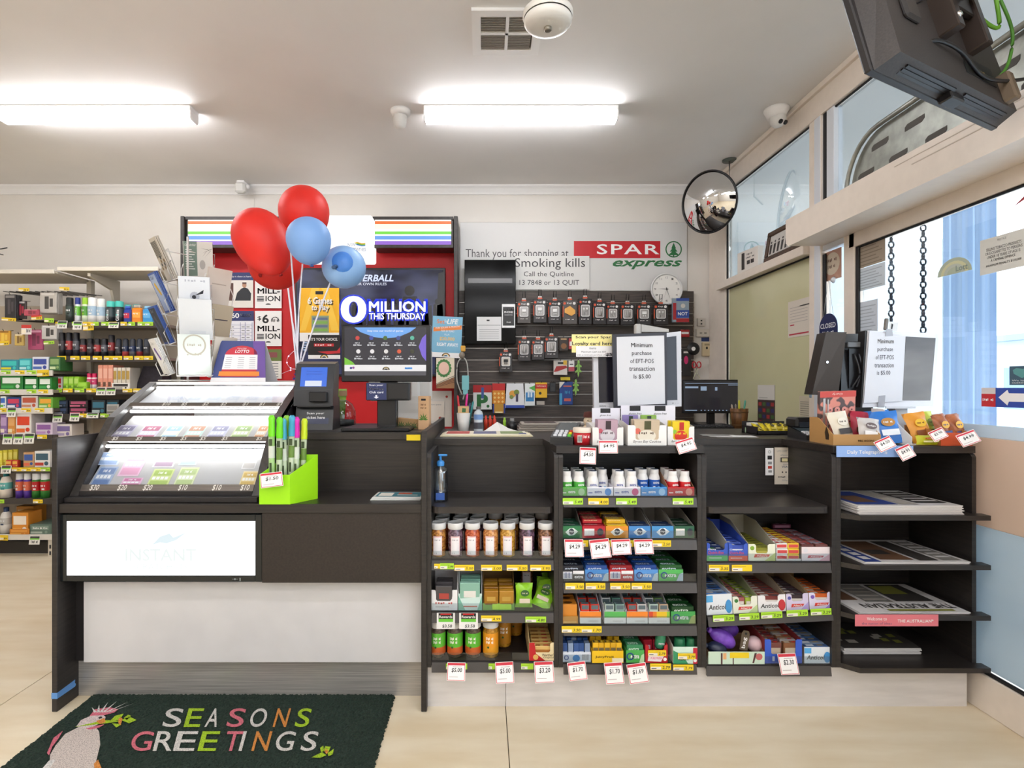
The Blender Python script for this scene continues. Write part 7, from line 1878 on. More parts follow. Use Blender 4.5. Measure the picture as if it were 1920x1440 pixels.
rt = T('red_tub', 'red and cream round tub next to the card terminal', 'tub', (X(1092, 2.35), 2.36, z))
O(B().lathe([(.001, 0), (.033, 0), (.037, .055), (.001, .055)], n=28), 'tub', M('c01e26', .4), rt)
O(B().lathe([(.038, .052), (.039, .056), (.039, .07), (.036, .073), (.001, .073)], n=28), 'lid', M('e6d8c8', .4), rt)
O(B().patch(-.026, -.006, .012, .042, -.0365), 'barcode_label', M('dcd4cc', .5), rt)
b = B()
for k in range(6): b.patch(-.024 + .003 * k, -.0225 + .003 * k, .015, .038, -.0372)
O(b, 'barcode', INK, rt)
O(B().scrib(.0, .026, .03, .042, -.037), 'lettering', M('f0dcd8', .4), rt)
pd = T('plush_toy', 'small cream plush toy with brown hat behind cookie boxes', 'plush toy', (X(1104, 2.75), 2.75, z))
O(B().ball((0, 0, .03), .035, .03, .032, 14, 8).ball((0, -.004, .075), .028, .026, .028, 14, 8), 'body', noisy('plush', 'dcc6a4', 'e8d6b8', (80, 80, 80), .9), pd)
O(B().lathe([(.028, .095), (.024, .12), (.001, .125)], n=16), 'hat', M('5a2a20', .8), pd)
for s in (-1, 1): O(B().ball((s * .01, -.029, .08), .003, .003, .003, 6, 4), 'eye', INK, pd)
O(B().ball((.0, -.031, .066), .004, .004, .003, 6, 4), 'nose', INK, pd)
# cookie boxes
def f_cook(b, w, h, y):
 b.text('Byron Bay Cookies', -w * .36, w * .36, h * .1, h * .26, y, 0, .0, .2)
COOK = '%s cookie pack standing in the %s white cookie box'
CK = [('left', 1111, 1169, 2.33, .075, ('b89aa8', 'c8889a', '3a2a30')), ('middle', 1177, 1250, 2.32, .085, ('c8b49a', '9a7048', '4a4a2a')), ('right', 1252, 1302, 2.34, .078, ('e8c81e', 'c8402a', 'b83a2a'))]
def pf_cookie(b, w, d, h):
 b.disc(0, h * .36, w * .36, -.0008, 1, 16, h * .24)
 b.patch(-w * .1, w * .16, h * .62, h * .96, -.0012, 2)
 b.disc(-w * .36, h * .55, w * .12, -.0012, 3, 10)
 b.scrib(-w * .3, w * .3, h * .42, h * .52, -.0016, 4)
for i, (nm_, a, c, Y, hf, cc) in enumerate(CK):
 t, w = carton('%s white cookie display box with notched front' % nm_, a, c, Y, z, hf, hf + .012, .15, 'f0ede8', 'e4e0da', ('3a3230', 'e0c060'), f_cook, (.6, .72), 'white cookie boxes on the worktop')
 fill(t, w, 2, 1, w * .66, .02, .105 if i < 2 else .098, [cc[0]], '%s cookie pack in the %s cookie box' % (('lilac', 'tan', 'yellow')[i], nm_), 'cookie_pack', 'cookie pack', pf_cookie, (('d8d0d4', 'e4dccc', 'e0402a')[i], cc[2] if i < 2 else 'c02820', ('c85a6a', 'd86a5a', '8ac03a')[i], ('5a4a54', '6a5a4a', 'f0d020')[i]), step=.045, lean=-.08)
 if i == 1:
  fill(t, w, 1, 2, w * .42, .015, .12, ['8a7ab0', '8ab04a'], 'purple or green pack at the back of the middle cookie box', 'cookie_pack', 'cookie pack', pf_cookie, ('b8a8d0', '2a3a2a', '5a8a3a', '4a4060'), y0=.115)
def headcard(px0, px1, py0, py1, Y, label, txts):
 sheet('header_card', label, 'display card', px0, px1, py0, py1, Y, 'e9e6ee', (INK,), lambda b, w, h, y: [(b.patch(w * u, w * (u + q), h * .74, h * .98, y, 1), b.text('gluten free', w * (u - .02), w * (u + q + .02), h * .54, h * .66, y, 1, 0, .2)) for u, q in txts], group='white gluten free header cards')
headcard(1110, 1162, 765, 800, 2.49, 'white header card behind the left cookie box', ((.3, .36),))
headcard(1164, 1266, 760, 800, 2.485, 'wide white gluten free header card behind middle cookie boxes', ((.16, .2), (.62, .2)))
redtag(1122, 1158, 826, 850, 2.285, '$4.95', '$4.95 price tag on the left white cookie box', .0, -.12)
redtag(1087, 1118, 839, 870, 2.278, '$4.50', '$4.50 price tag under the red tub', .04, -.1)
redtag(1264, 1299, 824, 848, 2.285, '$4.95', '$4.95 price tag on the right white cookie box, tilted', -.3, -.2)
# middle checkout monitor with the minimum purchase sign
YQ = 2.62
pm = T('checkout_monitor', 'white framed checkout monitor behind black framed purchase notice', 'monitor', (X(1196, YQ), YQ, z))
def mz(py): return Z(py, YQ) - z
def mx(px): return X(px, YQ) - X(1196, YQ)
b = B().hexa([(mx(1114), 0, mz(768)), (mx(1278), 0, mz(762)), (mx(1278), .03, mz(762)), (mx(1114), .03, mz(768)), (mx(1112), 0, mz(640)), (mx(1277), 0, mz(621)), (mx(1277), .03, mz(621)), (mx(1112), .03, mz(640))])
O(b, 'frame', M('cfd0d6', .35), pm)
O(B().poly([(mx(1123), mz(755)), (mx(1270), mz(750)), (mx(1268), mz(630)), (mx(1121), mz(648))], -.0012), 'screen', M('23222c', .12), pm)
O(B().text('BENQ', mx(1124), mx(1136), mz(763), mz(760), -.001).text('o - -', mx(1260), mx(1272), mz(757), mz(755), -.001), 'lettering', M('3a3a42', .5), pm)
O(B().cbox(-.06, .06, .035, .09, .0, .2, .006), 'column', M('c0c0c4', .4), pm)
O(B().cbox(-.11, .11, .0, .14, .0, .015, .005), 'foot', M('b8b8bc', .4), pm)
O(B().cbox(mx(1191), mx(1203), -.002, .03, mz(634), mz(607), .006).hexa([(mx(1203), .0, mz(622)), (mx(1254), .0, mz(622)), (mx(1254), .02, mz(622)), (mx(1203), .02, mz(622)), (mx(1203), .0, mz(608)), (mx(1254), .0, mz(617)), (mx(1254), .02, mz(617)), (mx(1203), .02, mz(608))]), 'top_bracket', M('b8b4ae', .4), pm)
fr_ = T('purchase_notice', 'black framed white Minimum purchase notice in front of monitor', 'notice', (X(1200, 2.55), 2.55, Z(766, 2.55)))
def nx(px): return X(px, 2.55) - X(1200, 2.55)
def nz_(py): return Z(py, 2.55) - Z(766, 2.55)
qp = [(1151, 766), (1251, 761), (1250, 623), (1148, 627)]
b = B().hexa([(nx(qp[0][0]), 0, nz_(qp[0][1])), (nx(qp[1][0]), 0, nz_(qp[1][1])), (nx(qp[1][0]), .012, nz_(qp[1][1])), (nx(qp[0][0]), .012, nz_(qp[0][1])), (nx(qp[3][0]), 0, nz_(qp[3][1])), (nx(qp[2][0]), 0, nz_(qp[2][1])), (nx(qp[2][0]), .012, nz_(qp[2][1])), (nx(qp[3][0]), .012, nz_(qp[3][1]))])
O(b, 'frame', M('25242e', .3), fr_)
O(B().poly([(nx(1158), nz_(761)), (nx(1247), nz_(757)), (nx(1245), nz_(629)), (nx(1156), nz_(632))], -.0015), 'paper', M('d4d5da', .6), fr_)
b = B()
for s_, cx_, hw, y0_, y1_ in (('Minimum', 1203, 20, 651, 643), ('purchase', 1203, 18.5, 668, 658), ('of EFT-POS', 1203.5, 22, 681, 673), ('transaction', 1203.5, 24, 695.5, 687), ('Is $5.00', 1204, 16, 711, 702)):
 b.text(s_, nx(cx_ - hw), nx(cx_ + hw), nz_(y0_), nz_(y1_), -.0024, 0, .008)
O(b, 'lettering', M('2c2b34', .5), fr_)
sheet('loyalty_label', 'yellow Scan your Loyalty card here label left of notice', 'label', 1072, 1150, 627, 661, 2.60, 'f0e49a', (INK, M('f0e070')), lambda b, w, h, y: (b.text('Scan your Spar', w * .09, w * .94, h * .74, h * .92, y, 1, .025), b.text('Loyalty card here', w * .01, w * .98, h * .34, h * .6, y, 1, .025)))
sheet('loyalty_label', 'white cash out label under the yellow loyalty label', 'label', 1080, 1150, 649, 669, 2.595, 'e9e8ea', (INK,), lambda b, w, h, y: (b.text('items', w * .36, w * .54, h * .7, h * .9, y, 1), b.text('Maximum Cash out $50', w * .14, w * .8, h * .38, h * .54, y, 1), b.text('with a minimum purchase of', w * .02, w * .78, h * .08, h * .24, y, 1), b.text('$5', w * .79, w * .97, h * .04, h * .36, y, 1, .05)))
# back bench with the office computer
bn_ = T('back_bench', 'dark back bench along the slatwall wall', 'bench', (.9, 4.5, 0))
O(B().cbox(-1.15, 1.13, -.55, .5, 1.0, 1.03, .002), 'bench_top', LAMH, bn_)
O(B().box(-1.13, 1.12, -.52, -.5, .08, 1.0), 'front_panel', DK, bn_)
YO = 4.55
om = T('office_monitor', 'black office monitor with dark desktop screen on back bench', 'monitor', (X(1336, YO), YO, 1.03))
w = X(1392, YO) - X(1280, YO); z0, z1 = Z(775, YO) - 1.03, Z(712, YO) - 1.03
O(B().cbox(-w / 2, w / 2, 0, .03, z0, z1, .004), 'bezel', BLK, om)
O(B().box(-w / 2 + .008, w / 2 - .012, -.001, 0, z0 + .02, z1 - .012), 'screen', M('323035', .15, 0, .6), om)
b = B().patch(-w * .46, w * .44, z1 - .032, z1 - .028, -.0018).patch(-w * .46, -w * .24, z1 - .07, z1 - .055, -.0018).patch(-w * .2, -w * .1, z1 - .09, z1 - .055, -.0018).patch(w * .04, w * .08, z1 - .09, z1 - .062, -.0018).patch(-w * .46, -w * .26, z0 + .022, z0 + .028, -.0018)
for k in range(8): b.patch(-w * .2 + .03 * k, -w * .18 + .03 * k, z0 + .022, z0 + .028, -.0018)
b.patch(w * .26, w * .44, z1 - .046, z1 - .04, -.0018)
O(b, 'window_panels', M('a9c0dc', .3, 0, .6), om)
O(B().cbox(-.03, .03, .02, .06, 0, z0 + .05, .006), 'stem', BLK, om)
O(B().cbox(-.12, .12, -.06, .1, 0, .012, .004), 'foot', BLK, om)
ky = T('keyboard', 'black keyboard in front of the office monitor', 'keyboard', (X(1335, 4.2), 4.2, 1.03), (.06, 0, 0))
O(B().cbox(-.2, .2, -.07, .07, 0, .018, .004), 'tray', M('1c1c1e', .4), ky)
for r in range(4): 
 for c in range(13): O(B().cbox(-.19 + .029 * c, -.166 + .029 * c, -.06 + .03 * r, -.036 + .03 * r, .018, .025, .003), 'key', M('2e2e31', .4), ky)
wb = T('wooden_bucket', 'small wooden bucket of pens beside the office monitor', 'bucket', (X(1386, 4.15), 4.15, 1.03))
O(B().lathe([(.001, 0), (.05, 0), (.064, .155), (.058, .155), (.046, .008), (.001, .008)], n=28), 'bucket', noisy('bucket_wood', '5a3a1e', '8a5c30', (60, 60, 6), .5), wb)
for zz in (.03, .125): O(B().lathe([(.0535 + zz * .088, zz), (.0545 + zz * .088, zz + .008)], n=28), 'hoop', M('6a4a2a', .4), wb)
for k, (dx, hx, l) in enumerate(((.0, 'd8d020', 'yellow'), (.025, '4aa08a', 'teal'), (-.03, 'b8a898', 'beige'), (-.012, '8a8078', 'grey'))):
 o = O(B().lathe([(.001, .01), (.007, .01), (.007, .2 - .03 * (k > 1)), (.002, .21 - .03 * (k > 1))], n=8), 'pen', M(hx, .4), None, (X(1386, 4.15) + dx, 4.15 + .01 * (k % 2), 1.04), (0, dx * 5, 0))
 tag(o, l + ' pen standing in the wooden bucket', 'pen', 'pens in the bucket')
# worktop bits at the third bay
for k, (px0, px1, Y0, hx) in enumerate(((1332, 1392, 2.72, 'bdbcb8'), (1345, 1420, 2.70, 'd8d6d2'), (1318, 1370, 2.75, '8a8884'))):
 o = O(B().box(0, X(px1, Y0) - X(px0, Y0), 0, .1, 0, .0006), 'loose_paper', M(hx, .7), None, (X(px0, Y0), Y0, z + .0007 * k), (0, 0, -.1 * k))
 tag(o, 'loose paper lying on the worktop, %s' % ('grey left one', 'white right one', 'dark grey back one')[k], 'paper', 'loose papers on the worktop')
gbx = T('tea_box', 'small green white and red box on the worktop', 'box', (X(1410, 2.95), 2.95, z), (0, 0, .3))
O(B().cbox(-.03, .03, -.02, .02, 0, .03, .002), 'carton', M('9fb898', .6), gbx)
O(B().cbox(-.02, .03, -.015, .02, .03, .055, .002), 'flap', M('e0dcd6', .6), gbx)
O(B().prism([(-.03, .03), (-.01, .03), (.0, .05)], 'y', -.018, -.01), 'red_corner', M('b8202a', .5), gbx)
tr = T('snack_tray', 'low black tray of yellow snack bags on worktop', 'tray', (X(1450, 2.9), 2.9, z))
O(B().box(-.12, .11, -.07, .1, 0, .004).box(-.12, .11, -.07, -.066, 0, .02).box(-.12, .11, .096, .1, 0, .06).box(-.12, -.116, -.07, .1, 0, .04).box(.106, .11, -.07, .1, 0, .04), 'tray', DK, tr)
YB2 = noisy('yellow_foil', 'b09a14', 'e0cc2a', (40, 40, 40), .3)
for k in range(6):
 softbag('yellow and black snack bag in the black tray, %s from left' % ORD[k], 1428 + 12.5 * k, 2.86 + .02 * (k % 2), z + .006, .05, .075, .5 - .2 * k, -.9, .3 - .12 * k, YB2, ('2a2618', 'c8b43a'), 'snack_bag', 'snack bag', 'yellow snack bags in the tray', None, .012)
o = O(B().cbox(0, .13, 0, .01, 0, .035, .002), 'red_booklet', M('a81c2c', .5), None, (X(1456, 3.02), 3.02, z), (-.5, -.06, .1)); tag(o, 'dark red booklet behind the snack tray', 'booklet')
o = O(B().poly([(0, 0), (.09, 0), (.08, .03), (.02, .06)], 0), 'folded_paper', M('d8d2c8', .7), None, (X(1446, 3.06), 3.06, z), (-.3, 0, 0)); tag(o, 'triangular folded cream paper behind the snack tray', 'paper')
e2 = eftpos('small card terminal with lit keypad left of the floral diary', 1513, 2.62, .0)
O(B().cbox(-.05, .05, .0, .1, .05, .1, .01), 'cradle', M('1d1d1f', .35), e2)
O(B().hexa([(-.04, -.012, .055), (.04, -.012, .055), (.04, -.01, .055), (-.04, -.01, .055), (-.036, .01, .1), (.036, .01, .1), (.036, .012, .1), (-.036, .012, .1)]), 'raised_display', M('5a6470', .2, 0, .1), e2)
# olive glass fittings
def onwall(name, label, cat, px0, px1, py0, py1, hx, mats, fn, x=XW + .028):
 """flat sheet on the right hand glass, facing the room (-x); local u runs towards the camera"""
 Y0, Y1 = x * F / (px0 - CX), x * F / (px1 - CX)
 zc0, zc1 = Z(py1, Y0), Z(py0, Y0)
 w, h = Y0 - Y1, zc1 - zc0
 b = B().box(0, w, -.001, 0, 0, h)
 fn(b, w, h, -.0016)
 return tag(O(b, name, [M(hx, .6)] + [M(m, .6) for m in mats], None, (x, Y0, zc0), (0, 0, -PI / 2)), label, cat)
onwall('notice', 'white notice with red lines on the olive glass', 'notice', 1478, 1519, 567, 634, 'ded5c8', ('c03a4a', '4a4a4a', 'b8b0a8'), lambda b, w, h, y: (b.patch(w * .05, w * .95, h * .06, h * .1, y, 1), b.patch(w * .55, w * .98, h * .8, h * .83, y, 2), b.patch(w * .1, w * .3, h * .32, h * .35, y, 1), [b.patch(w * .1, w * .9, h * (.4 + .08 * k), h * (.415 + .08 * k), y, 3) for k in range(6)]))
onwall('wall_calendar', 'hanging price list with coloured grid on the olive glass', 'calendar', 1421, 1453, 722, 797, '4a3a38', ('e0dcd4', 'a83a3a', '4a6a3a', '3a3a6a', 'b8b4ac'), lambda b, w, h, y: (b.patch(0, w, h * .64, h, y, 1), [b.patch(w * (.06 + .24 * i), w * (.24 + .24 * i), h * (.04 + .15 * j), h * (.13 + .15 * j), y - .0004, 2 + (i + j) % 3) for i in range(4) for j in range(4)], b.patch(w * .1, w * .6, h * .68, h * .7, y - .0004, 5)))
onwall('notice', 'pale printed slip low on the olive glass', 'notice', 1499, 1519, 742, 800, 'cfc6b0', ('8a8478',), lambda b, w, h, y: [b.patch(w * .1, w * .9, h * (.1 + .07 * k), h * (.12 + .07 * k), y, 1) for k in range(11)])
# on the transom rail
zr = 2.25
bx = T('white_box', 'white cardboard box with black print on the transom rail', 'box', (XW - .03, XW * F / (1392 - CX), zr), (0, 0, -PI / 2 + .12))
O(B().cbox(0, .27, -.012, .09, 0, .165, .002), 'carton', M('e8e2da', .5), bx)
b = B().patch(.06, .1, .02, .15, -.013, 0).patch(.13, .17, .05, .08, -.013, 0).patch(.18, .22, .05, .08, -.013, 0)
b.scrib(.13, .2, .12, .135, -.013).scrib(.12, .23, .095, .108, -.013)
O(b, 'print', M('3a3634', .6), bx)
pf = T('framed_picture', 'dark wooden framed group photograph leaning on the transom rail', 'picture', (XW - .025, XW * F / (1440 - CX), zr), (-.16, 0, -PI / 2))
WD = noisy('dark_wood', '33200f', '54361c', (40, 8, 40), .4)
w, h = .50, .22
for a, c in (((0, w, 0, .035), 0), ((0, w, h - .035, h), 0), ((0, .035, .035, h - .035), 0), ((w - .035, w, .035, h - .035), 0)):
 O(B().cbox(a[0], a[1], -.012, .012, a[2], a[3], .004), 'frame_rail', WD, pf)
O(B().box(.035, w - .035, .0, .004, .035, h - .035), 'photo', M('d6d2cc', .4), pf)
b = B()
for k in range(8):
 x = .06 + .05 * k
 b.poly([(x - .012, .05), (x + .012, .05), (x + .016, .12), (x - .014, .12)], -.001, 0); b.disc(x, .135, .009, -.0014, 0, 8)
O(b, 'photo_figures', M('3a3634', .5), pf)
# ============================ NEWSPAPER STAND TOP ===========================================
z = ZW
YD = 2.5
dy = T('floral_diary', 'coral banded floral spiral diary standing at the counter end', 'diary', (X(1570, YD), YD, z), (.06, -.03, .1))
w, h = X(1606, YD) - X(1534, YD), Z(733, YD) - z
FLW = noisy('floral', '5a4a4a', 'd88a7a', (28, 28, 28), .5, detail=0, low=.44, high=.5)
O(B().cbox(-w / 2, w / 2, 0, .02, 0, h, .003), 'cover', FLW, dy)
O(B().patch(-w / 2, w / 2, h * .88, h, -.0008), 'red_band', M('c8483e', .5), dy)
O(B().textg('Curly', (w * .12, -.0014, h * .97), (-w * .3, 0, 0), (0, 0, -h * .05), 0, .0, .2), 'lettering', M('f0d8cc', .5), dy)
for k in range(12): O(B().disc(-w * .32 + w * .2 * (k % 4) + .008 * (k // 4), h * (.15 + .24 * (k // 4)), .014, -.001 - .0002 * k, 0, 10).disc(-w * .32 + w * .2 * (k % 4) + .008 * (k // 4), h * (.15 + .24 * (k // 4)), .004, -.0016 - .0002 * k, 1, 6), 'printed_flower', [M('dd9488', .5), M('5a3438', .5)], dy)
O(B().box(-w * .42, -w * .36, -.003, 0, 0, h * .86).box(-w * .3, -w * .27, -.003, 0, 0, h * .84), 'spine_strip', M('b8b4b0', .3, .6), dy)
# black cash screen at the end checkout
pe = T('touch_terminal', 'black touch screen terminal seen from its open back', 'terminal', (X(1590, 2.62), 2.62, z))
def ex(px, Y=2.62): return X(px, Y) - X(1590, 2.62)
def ez(py, Y=2.62): return Z(py, Y) - z
b = B().hexa([(ex(1518), -.02, ez(740)), (ex(1556), -.06, ez(742)), (ex(1590), .1, ez(742)), (ex(1535), .12, ez(740)), (ex(1544), -.02, ez(623)), (ex(1572), -.06, ez(625)), (ex(1600), .1, ez(622)), (ex(1560), .12, ez(622))])
O(b, 'screen_housing', M('26201e', .35), pe)
b = B().hexa([(ex(1572), -.02, ez(738)), (ex(1640), -.02, ez(738)), (ex(1640), .1, ez(738)), (ex(1572), .1, ez(738)), (ex(1578), -.0, ez(640)), (ex(1645), -.0, ez(640)), (ex(1648), .1, ez(622)), (ex(1576), .1, ez(622))])
O(b, 'rear_shell', M('1f2023', .3), pe)
O(B().box(ex(1586), ex(1628), -.024, -.02, ez(728), ez(654)), 'cable_recess', BLK, pe)
for k in range(4): O(B().tube(curve_pts([(ex(1590 + 8 * k), -.03, ez(726)), (ex(1600 + 4 * k), -.045, ez(700 - 4 * k)), (ex(1594 + 9 * k), -.03, ez(664))]), .004, 6), 'cable', M(('2a2a2e', '3a3c44', '22242a', '5a4a2a')[k], .3), pe)
O(B().cbox(ex(1582), ex(1632), -.03, .0, ez(652), ez(642), .003), 'grey_bar', M('6a6c70', .4), pe)
O(B().cbox(ex(1590), ex(1640), .0, .1, .02, ez(738), .01), 'neck', M('1a1a1c', .4), pe)
O(B().cbox(ex(1575), ex(1655), -.02, .14, 0, .025, .008), 'foot', M('1a1a1c', .4), pe)
O(B().disc(ex(1538), ez(680), .006, -.055), 'screw', CHROME, pe)
em = T('checkout_monitor', 'white framed monitor with taped paper notice at right end', 'monitor', (X(1690, 2.56), 2.56, z))
def qx(px): return X(px, 2.56) - X(1690, 2.56)
def qz(py): return Z(py, 2.56) - z
def quad(b, P, y0, y1, m=0): return b.hexa([(qx(P[0][0]), y0, qz(P[0][1])), (qx(P[1][0]), y0, qz(P[1][1])), (qx(P[1][0]), y1, qz(P[1][1])), (qx(P[0][0]), y1, qz(P[0][1])), (qx(P[3][0]), y0, qz(P[3][1])), (qx(P[2][0]), y0, qz(P[2][1])), (qx(P[2][0]), y1, qz(P[2][1])), (qx(P[3][0]), y1, qz(P[3][1]))], m)
O(quad(B(), ((1617, 764), (1750, 761), (1761, 625), (1627, 620)), 0, .02), 'frame', M('e6e7ee', .35), em)
O(quad(B(), ((1614, 764), (1620, 764), (1630, 620), (1623, 620)), .002, .05), 'edge', M('1f1c1c', .4), em)
O(quad(B(), ((1692, 751), (1744, 751), (1754, 634), (1698, 631)), -.0015, 0), 'screen', noisy('idle_screen', '4a4648', '8a8682', (1, 1, 3), .15), em)
O(B().cbox(-.02, .05, .02, .07, 0, qz(700), .006), 'column', M('c4c4c8', .4), em)
O(B().cbox(-.08, .1, .0, .12, 0, .016, .005), 'foot', M('d4d4d8', .4), em)
O(quad(B(), ((1660, 762), (1716, 762), (1716, 766), (1660, 766)), -.004, .0), 'lower_bar', M('d8dae0', .4), em)
pn = T('taped_notice', 'white Minimum purchase paper taped over the end monitor', 'notice', (X(1690, 2.555), 2.555, z))
O(quad(B(), ((1619, 756), (1691, 752), (1697, 631), (1630, 621)), -.0025, -.0005), 'paper', M('dcdee5', .6), pn)
b = B()
for s_, cx_, hw, y0_, y1_ in (('Minimum', 1660, 15, 644, 636), ('purchase', 1659, 14.5, 661, 651), ('of EFT-POS', 1658, 17, 674, 666), ('transaction', 1657, 18, 689, 681), ('is $5.00', 1656, 12.5, 704, 695)):
 b.text(s_, qx(cx_ - hw), qx(cx_ + hw), qz(y0_), qz(y1_), -.0032, 0, .006)
O(b, 'lettering', M('3a3a48', .5), pn)
TAPE = M('a8aab2', .3)
O(quad(B(), ((1645, 764), (1657, 764), (1659, 741), (1647, 742)), -.0042, -.003).add([], []), 'tape_strip', TAPE, pn)
O(quad(B(), ((1659, 631), (1673, 630), (1672, 618), (1661, 617)), -.0042, -.003), 'tape_strip', TAPE, pn)
pt2 = T('receipt_scrap', 'white scrap and grey clip on top of the end monitor', 'paper scrap', (X(1670, 2.57), 2.57, Z(620, 2.57)), (0, .12, 0))
O(B().cbox(-.03, -.012, 0, .012, 0, .056, .004), 'grey_clip', M('6a625a', .4), pt2)
O(B().box(-.008, .03, 0, .001, 0, .042).poly([(.0, .008), (.006, .008), (.008, .03), (.0, .034)], -.001, 1), 'paper', [M('e2e2e2', .6), INK], pt2)
# display boxes on top at the right end
t, w = carton('kraft display box with bird print at the stand top', 1562, 1652, 2.33, z, .045, .11, .17, 'b88a50', 'c09258', ('3a2a18',), lambda b, w, h, y: b.text('MRS HIGGINS', w * .02, w * .36, h * .3, h * .5, y, 0, .01), None, 'open boxes on the newspaper stand', rot=0)
O(B().prism([(.03, .02), (.05, .02), (.056, .05), (.046, .075), (.036, .06), (.028, .04)], 'x', -w / 2 - .0012, -w / 2), 'bird_print', M('3a2a18', .6), t)
KB = M('e6dcc8', .45)
softbag('cream cookie bag with round black logo in the kraft box', 1586, 2.40, z + .01, .10, .135, .15, -.35, -.1, KB, ('e8e0d0', '3a2f2a'), 'cookie_bag', 'snack bag', 'cookie bags at the stand top', None, .02)
softbag('crimson topped cookie bag behind the cream one', 1614, 2.45, z + .01, .09, .13, -.1, -.25, .1, M('b01c3a', .4), ('e4d8c4', '5a3a2a'), 'cookie_bag', 'snack bag', 'cookie bags at the stand top', None, .02)
softbag('clear fudge bag with dark brown pieces in the kraft box', 1632, 2.35, z + .01, .095, .11, -.1, -.4, .12, M('c8c2be', .2), ('6a5a5a', 'efeae6'), 'fudge_bag', 'snack bag', 'cookie bags at the stand top', 'fudge', .018)
for k in range(2):
 softbag('blue chocolate chip cookie bag, %s' % ('front one with big cookie print', 'one behind')[k], 1672 + 0 * k - 14 * k, 2.36 + .07 * k, z + .004, .115, .145, -.15, -.35, -.1, M('2f78cc', .35), ('b8823a', 'e8eef4'), 'cookie_bag', 'snack bag', 'blue cookie bags', None, .02)
bw = T('white_divider', 'tall white cardboard box side between blue bags and orange bags', 'box', (X(1706, 2.33), 2.32, z), (0, 0, .35))
O(B().prism([(0, 0), (.17, 0), (.17, .15), (.12, .15), (0, .035)], 'x', 0, .0025), 'side_wall', M('e6e4e2', .5), bw)
O(B().box(.0, .07, .168, .17, 0, .14).box(0, .1, 0, .17, 0, .002), 'back_and_base', M('d8d4ce', .5), bw)
OR_ = M('e89a2a', .4)
softbag('orange and yellow snack bag behind the $3.90 tag', 1735, 2.38, z + .003, .10, .14, .0, -.35, -.15, OR_, ('f0c030', '8a4a1a'), 'snack_bag', 'snack bag', 'orange snack bags', None, .02)
softbag('lime yellow snack bag beside the orange bag', 1752, 2.42, z + .003, .08, .14, .1, -.3, -.1, M('c8d040', .4), ('8a9a2a', '5a4a1a'), 'snack_bag', 'snack bag', 'orange snack bags', None, .02)
softbag('low lime and orange bag lying under the $3.90 tag', 1744, 2.32, z + .003, .12, .04, .0, -.2, .0, M('c8c81e', .4), ('d86a1e', 'e8e0a0'), 'snack_bag', 'snack bag', 'orange snack bags', None, .012)
t, w = carton('orange red open box of brown cookie bags at the far right', 1764, 1824, 2.30, z, .055, .075, .20, 'd0552a', 'c8844a', ('e8a070',), lambda b, w, h, y: (b.scrib(w * .1, w * .46, h * .6, h * .76, y), b.scrib(w * .16, w * .44, h * .3, h * .44, y)), None, 'open boxes on the newspaper stand')
for k in range(4):
 softbag('brown cookie bag with sunflower in the orange box, %s' % ('front left', 'front right', 'rear left', 'rear right')[k], 1776 + 26 * (k % 2) - 4 * (k // 2), 2.36 + .07 * (k // 2), z + .005, .072, .125, .1, -.25, -.12, noisy('cookie_bag', '8a4420', 'b86a3a', (30, 30, 30), .35), ('e8b02a', '2a4a8a'), 'cookie_bag', 'snack bag', 'brown cookie bags in the orange box', None, .02)
redtag(1636, 1668, 823, 845, 2.262, '$4.50', '$4.50 price tag below the kraft box', .0, -.4, -.0).rotation_euler = (-.4, -.42, 0)
redtag(1676, 1704, 837, 862, 2.27, '$4.95', '$4.95 price tag over the blue newspaper strip').rotation_euler = (-.3, -.42, 0)
redtag(1738, 1766, 806, 826, 2.287, '$3.90', '$3.90 price tag under the orange snack bags').rotation_euler = (-.4, -.42, 0)
redtag(1790, 1826, 811, 835, 2.25, '$4.99', '$4.99 price tag on the far right orange box').rotation_euler = (-.35, -.35, 0)
# ============================ SHOP GLASS STICKERS ===========================================
def onglass(name, label, cat, px0, px1, py0, py1, hx, mats, fn, pyb=None, x=XW + .026, grp=None):
 Y0, Y1 = x * F / (px0 - CX), x * F / (px1 - CX)
 z0 = Z(py1, Y0)
 w, h = Y0 - Y1, Z(py0, Y0) - z0
 b = B().box(0, w, -.001, 0, 0, h)
 fn(b, w, h, -.0018)
 return tag(O(b, name, [M(hx, .5)] + [M(m, .5) for m in mats], None, (x, Y0, z0), (0, 0, -PI / 2)), label, cat, grp)
LN = lambda n, a=.1, c=.9, m=1: (lambda b, w, h, y: [b.patch(w * a, w * (c - .1 * (k % 3)), h * (.08 + .86 * k / n), h * (.08 + .86 * k / n) + h * .25 / n, y, m) for k in range(n)])
onglass('window_notice', 'grey brown notice at upper left of the glass door', 'notice', 1606, 1660, 462, 506, 'a89a88', ('857868',), LN(6), x=XW + .02)
onglass('window_notice', 'white text notice under the grey brown one', 'notice', 1606, 1660, 507, 548, 'd4dfe8', ('a8b4c0',), LN(7), x=XW + .02)
onglass('window_notice', 'pale notice with fold lower on the glass door', 'notice', 1610, 1646, 568, 640, 'd9e2ec', ('b4bec8',), LN(10), x=XW + .02)
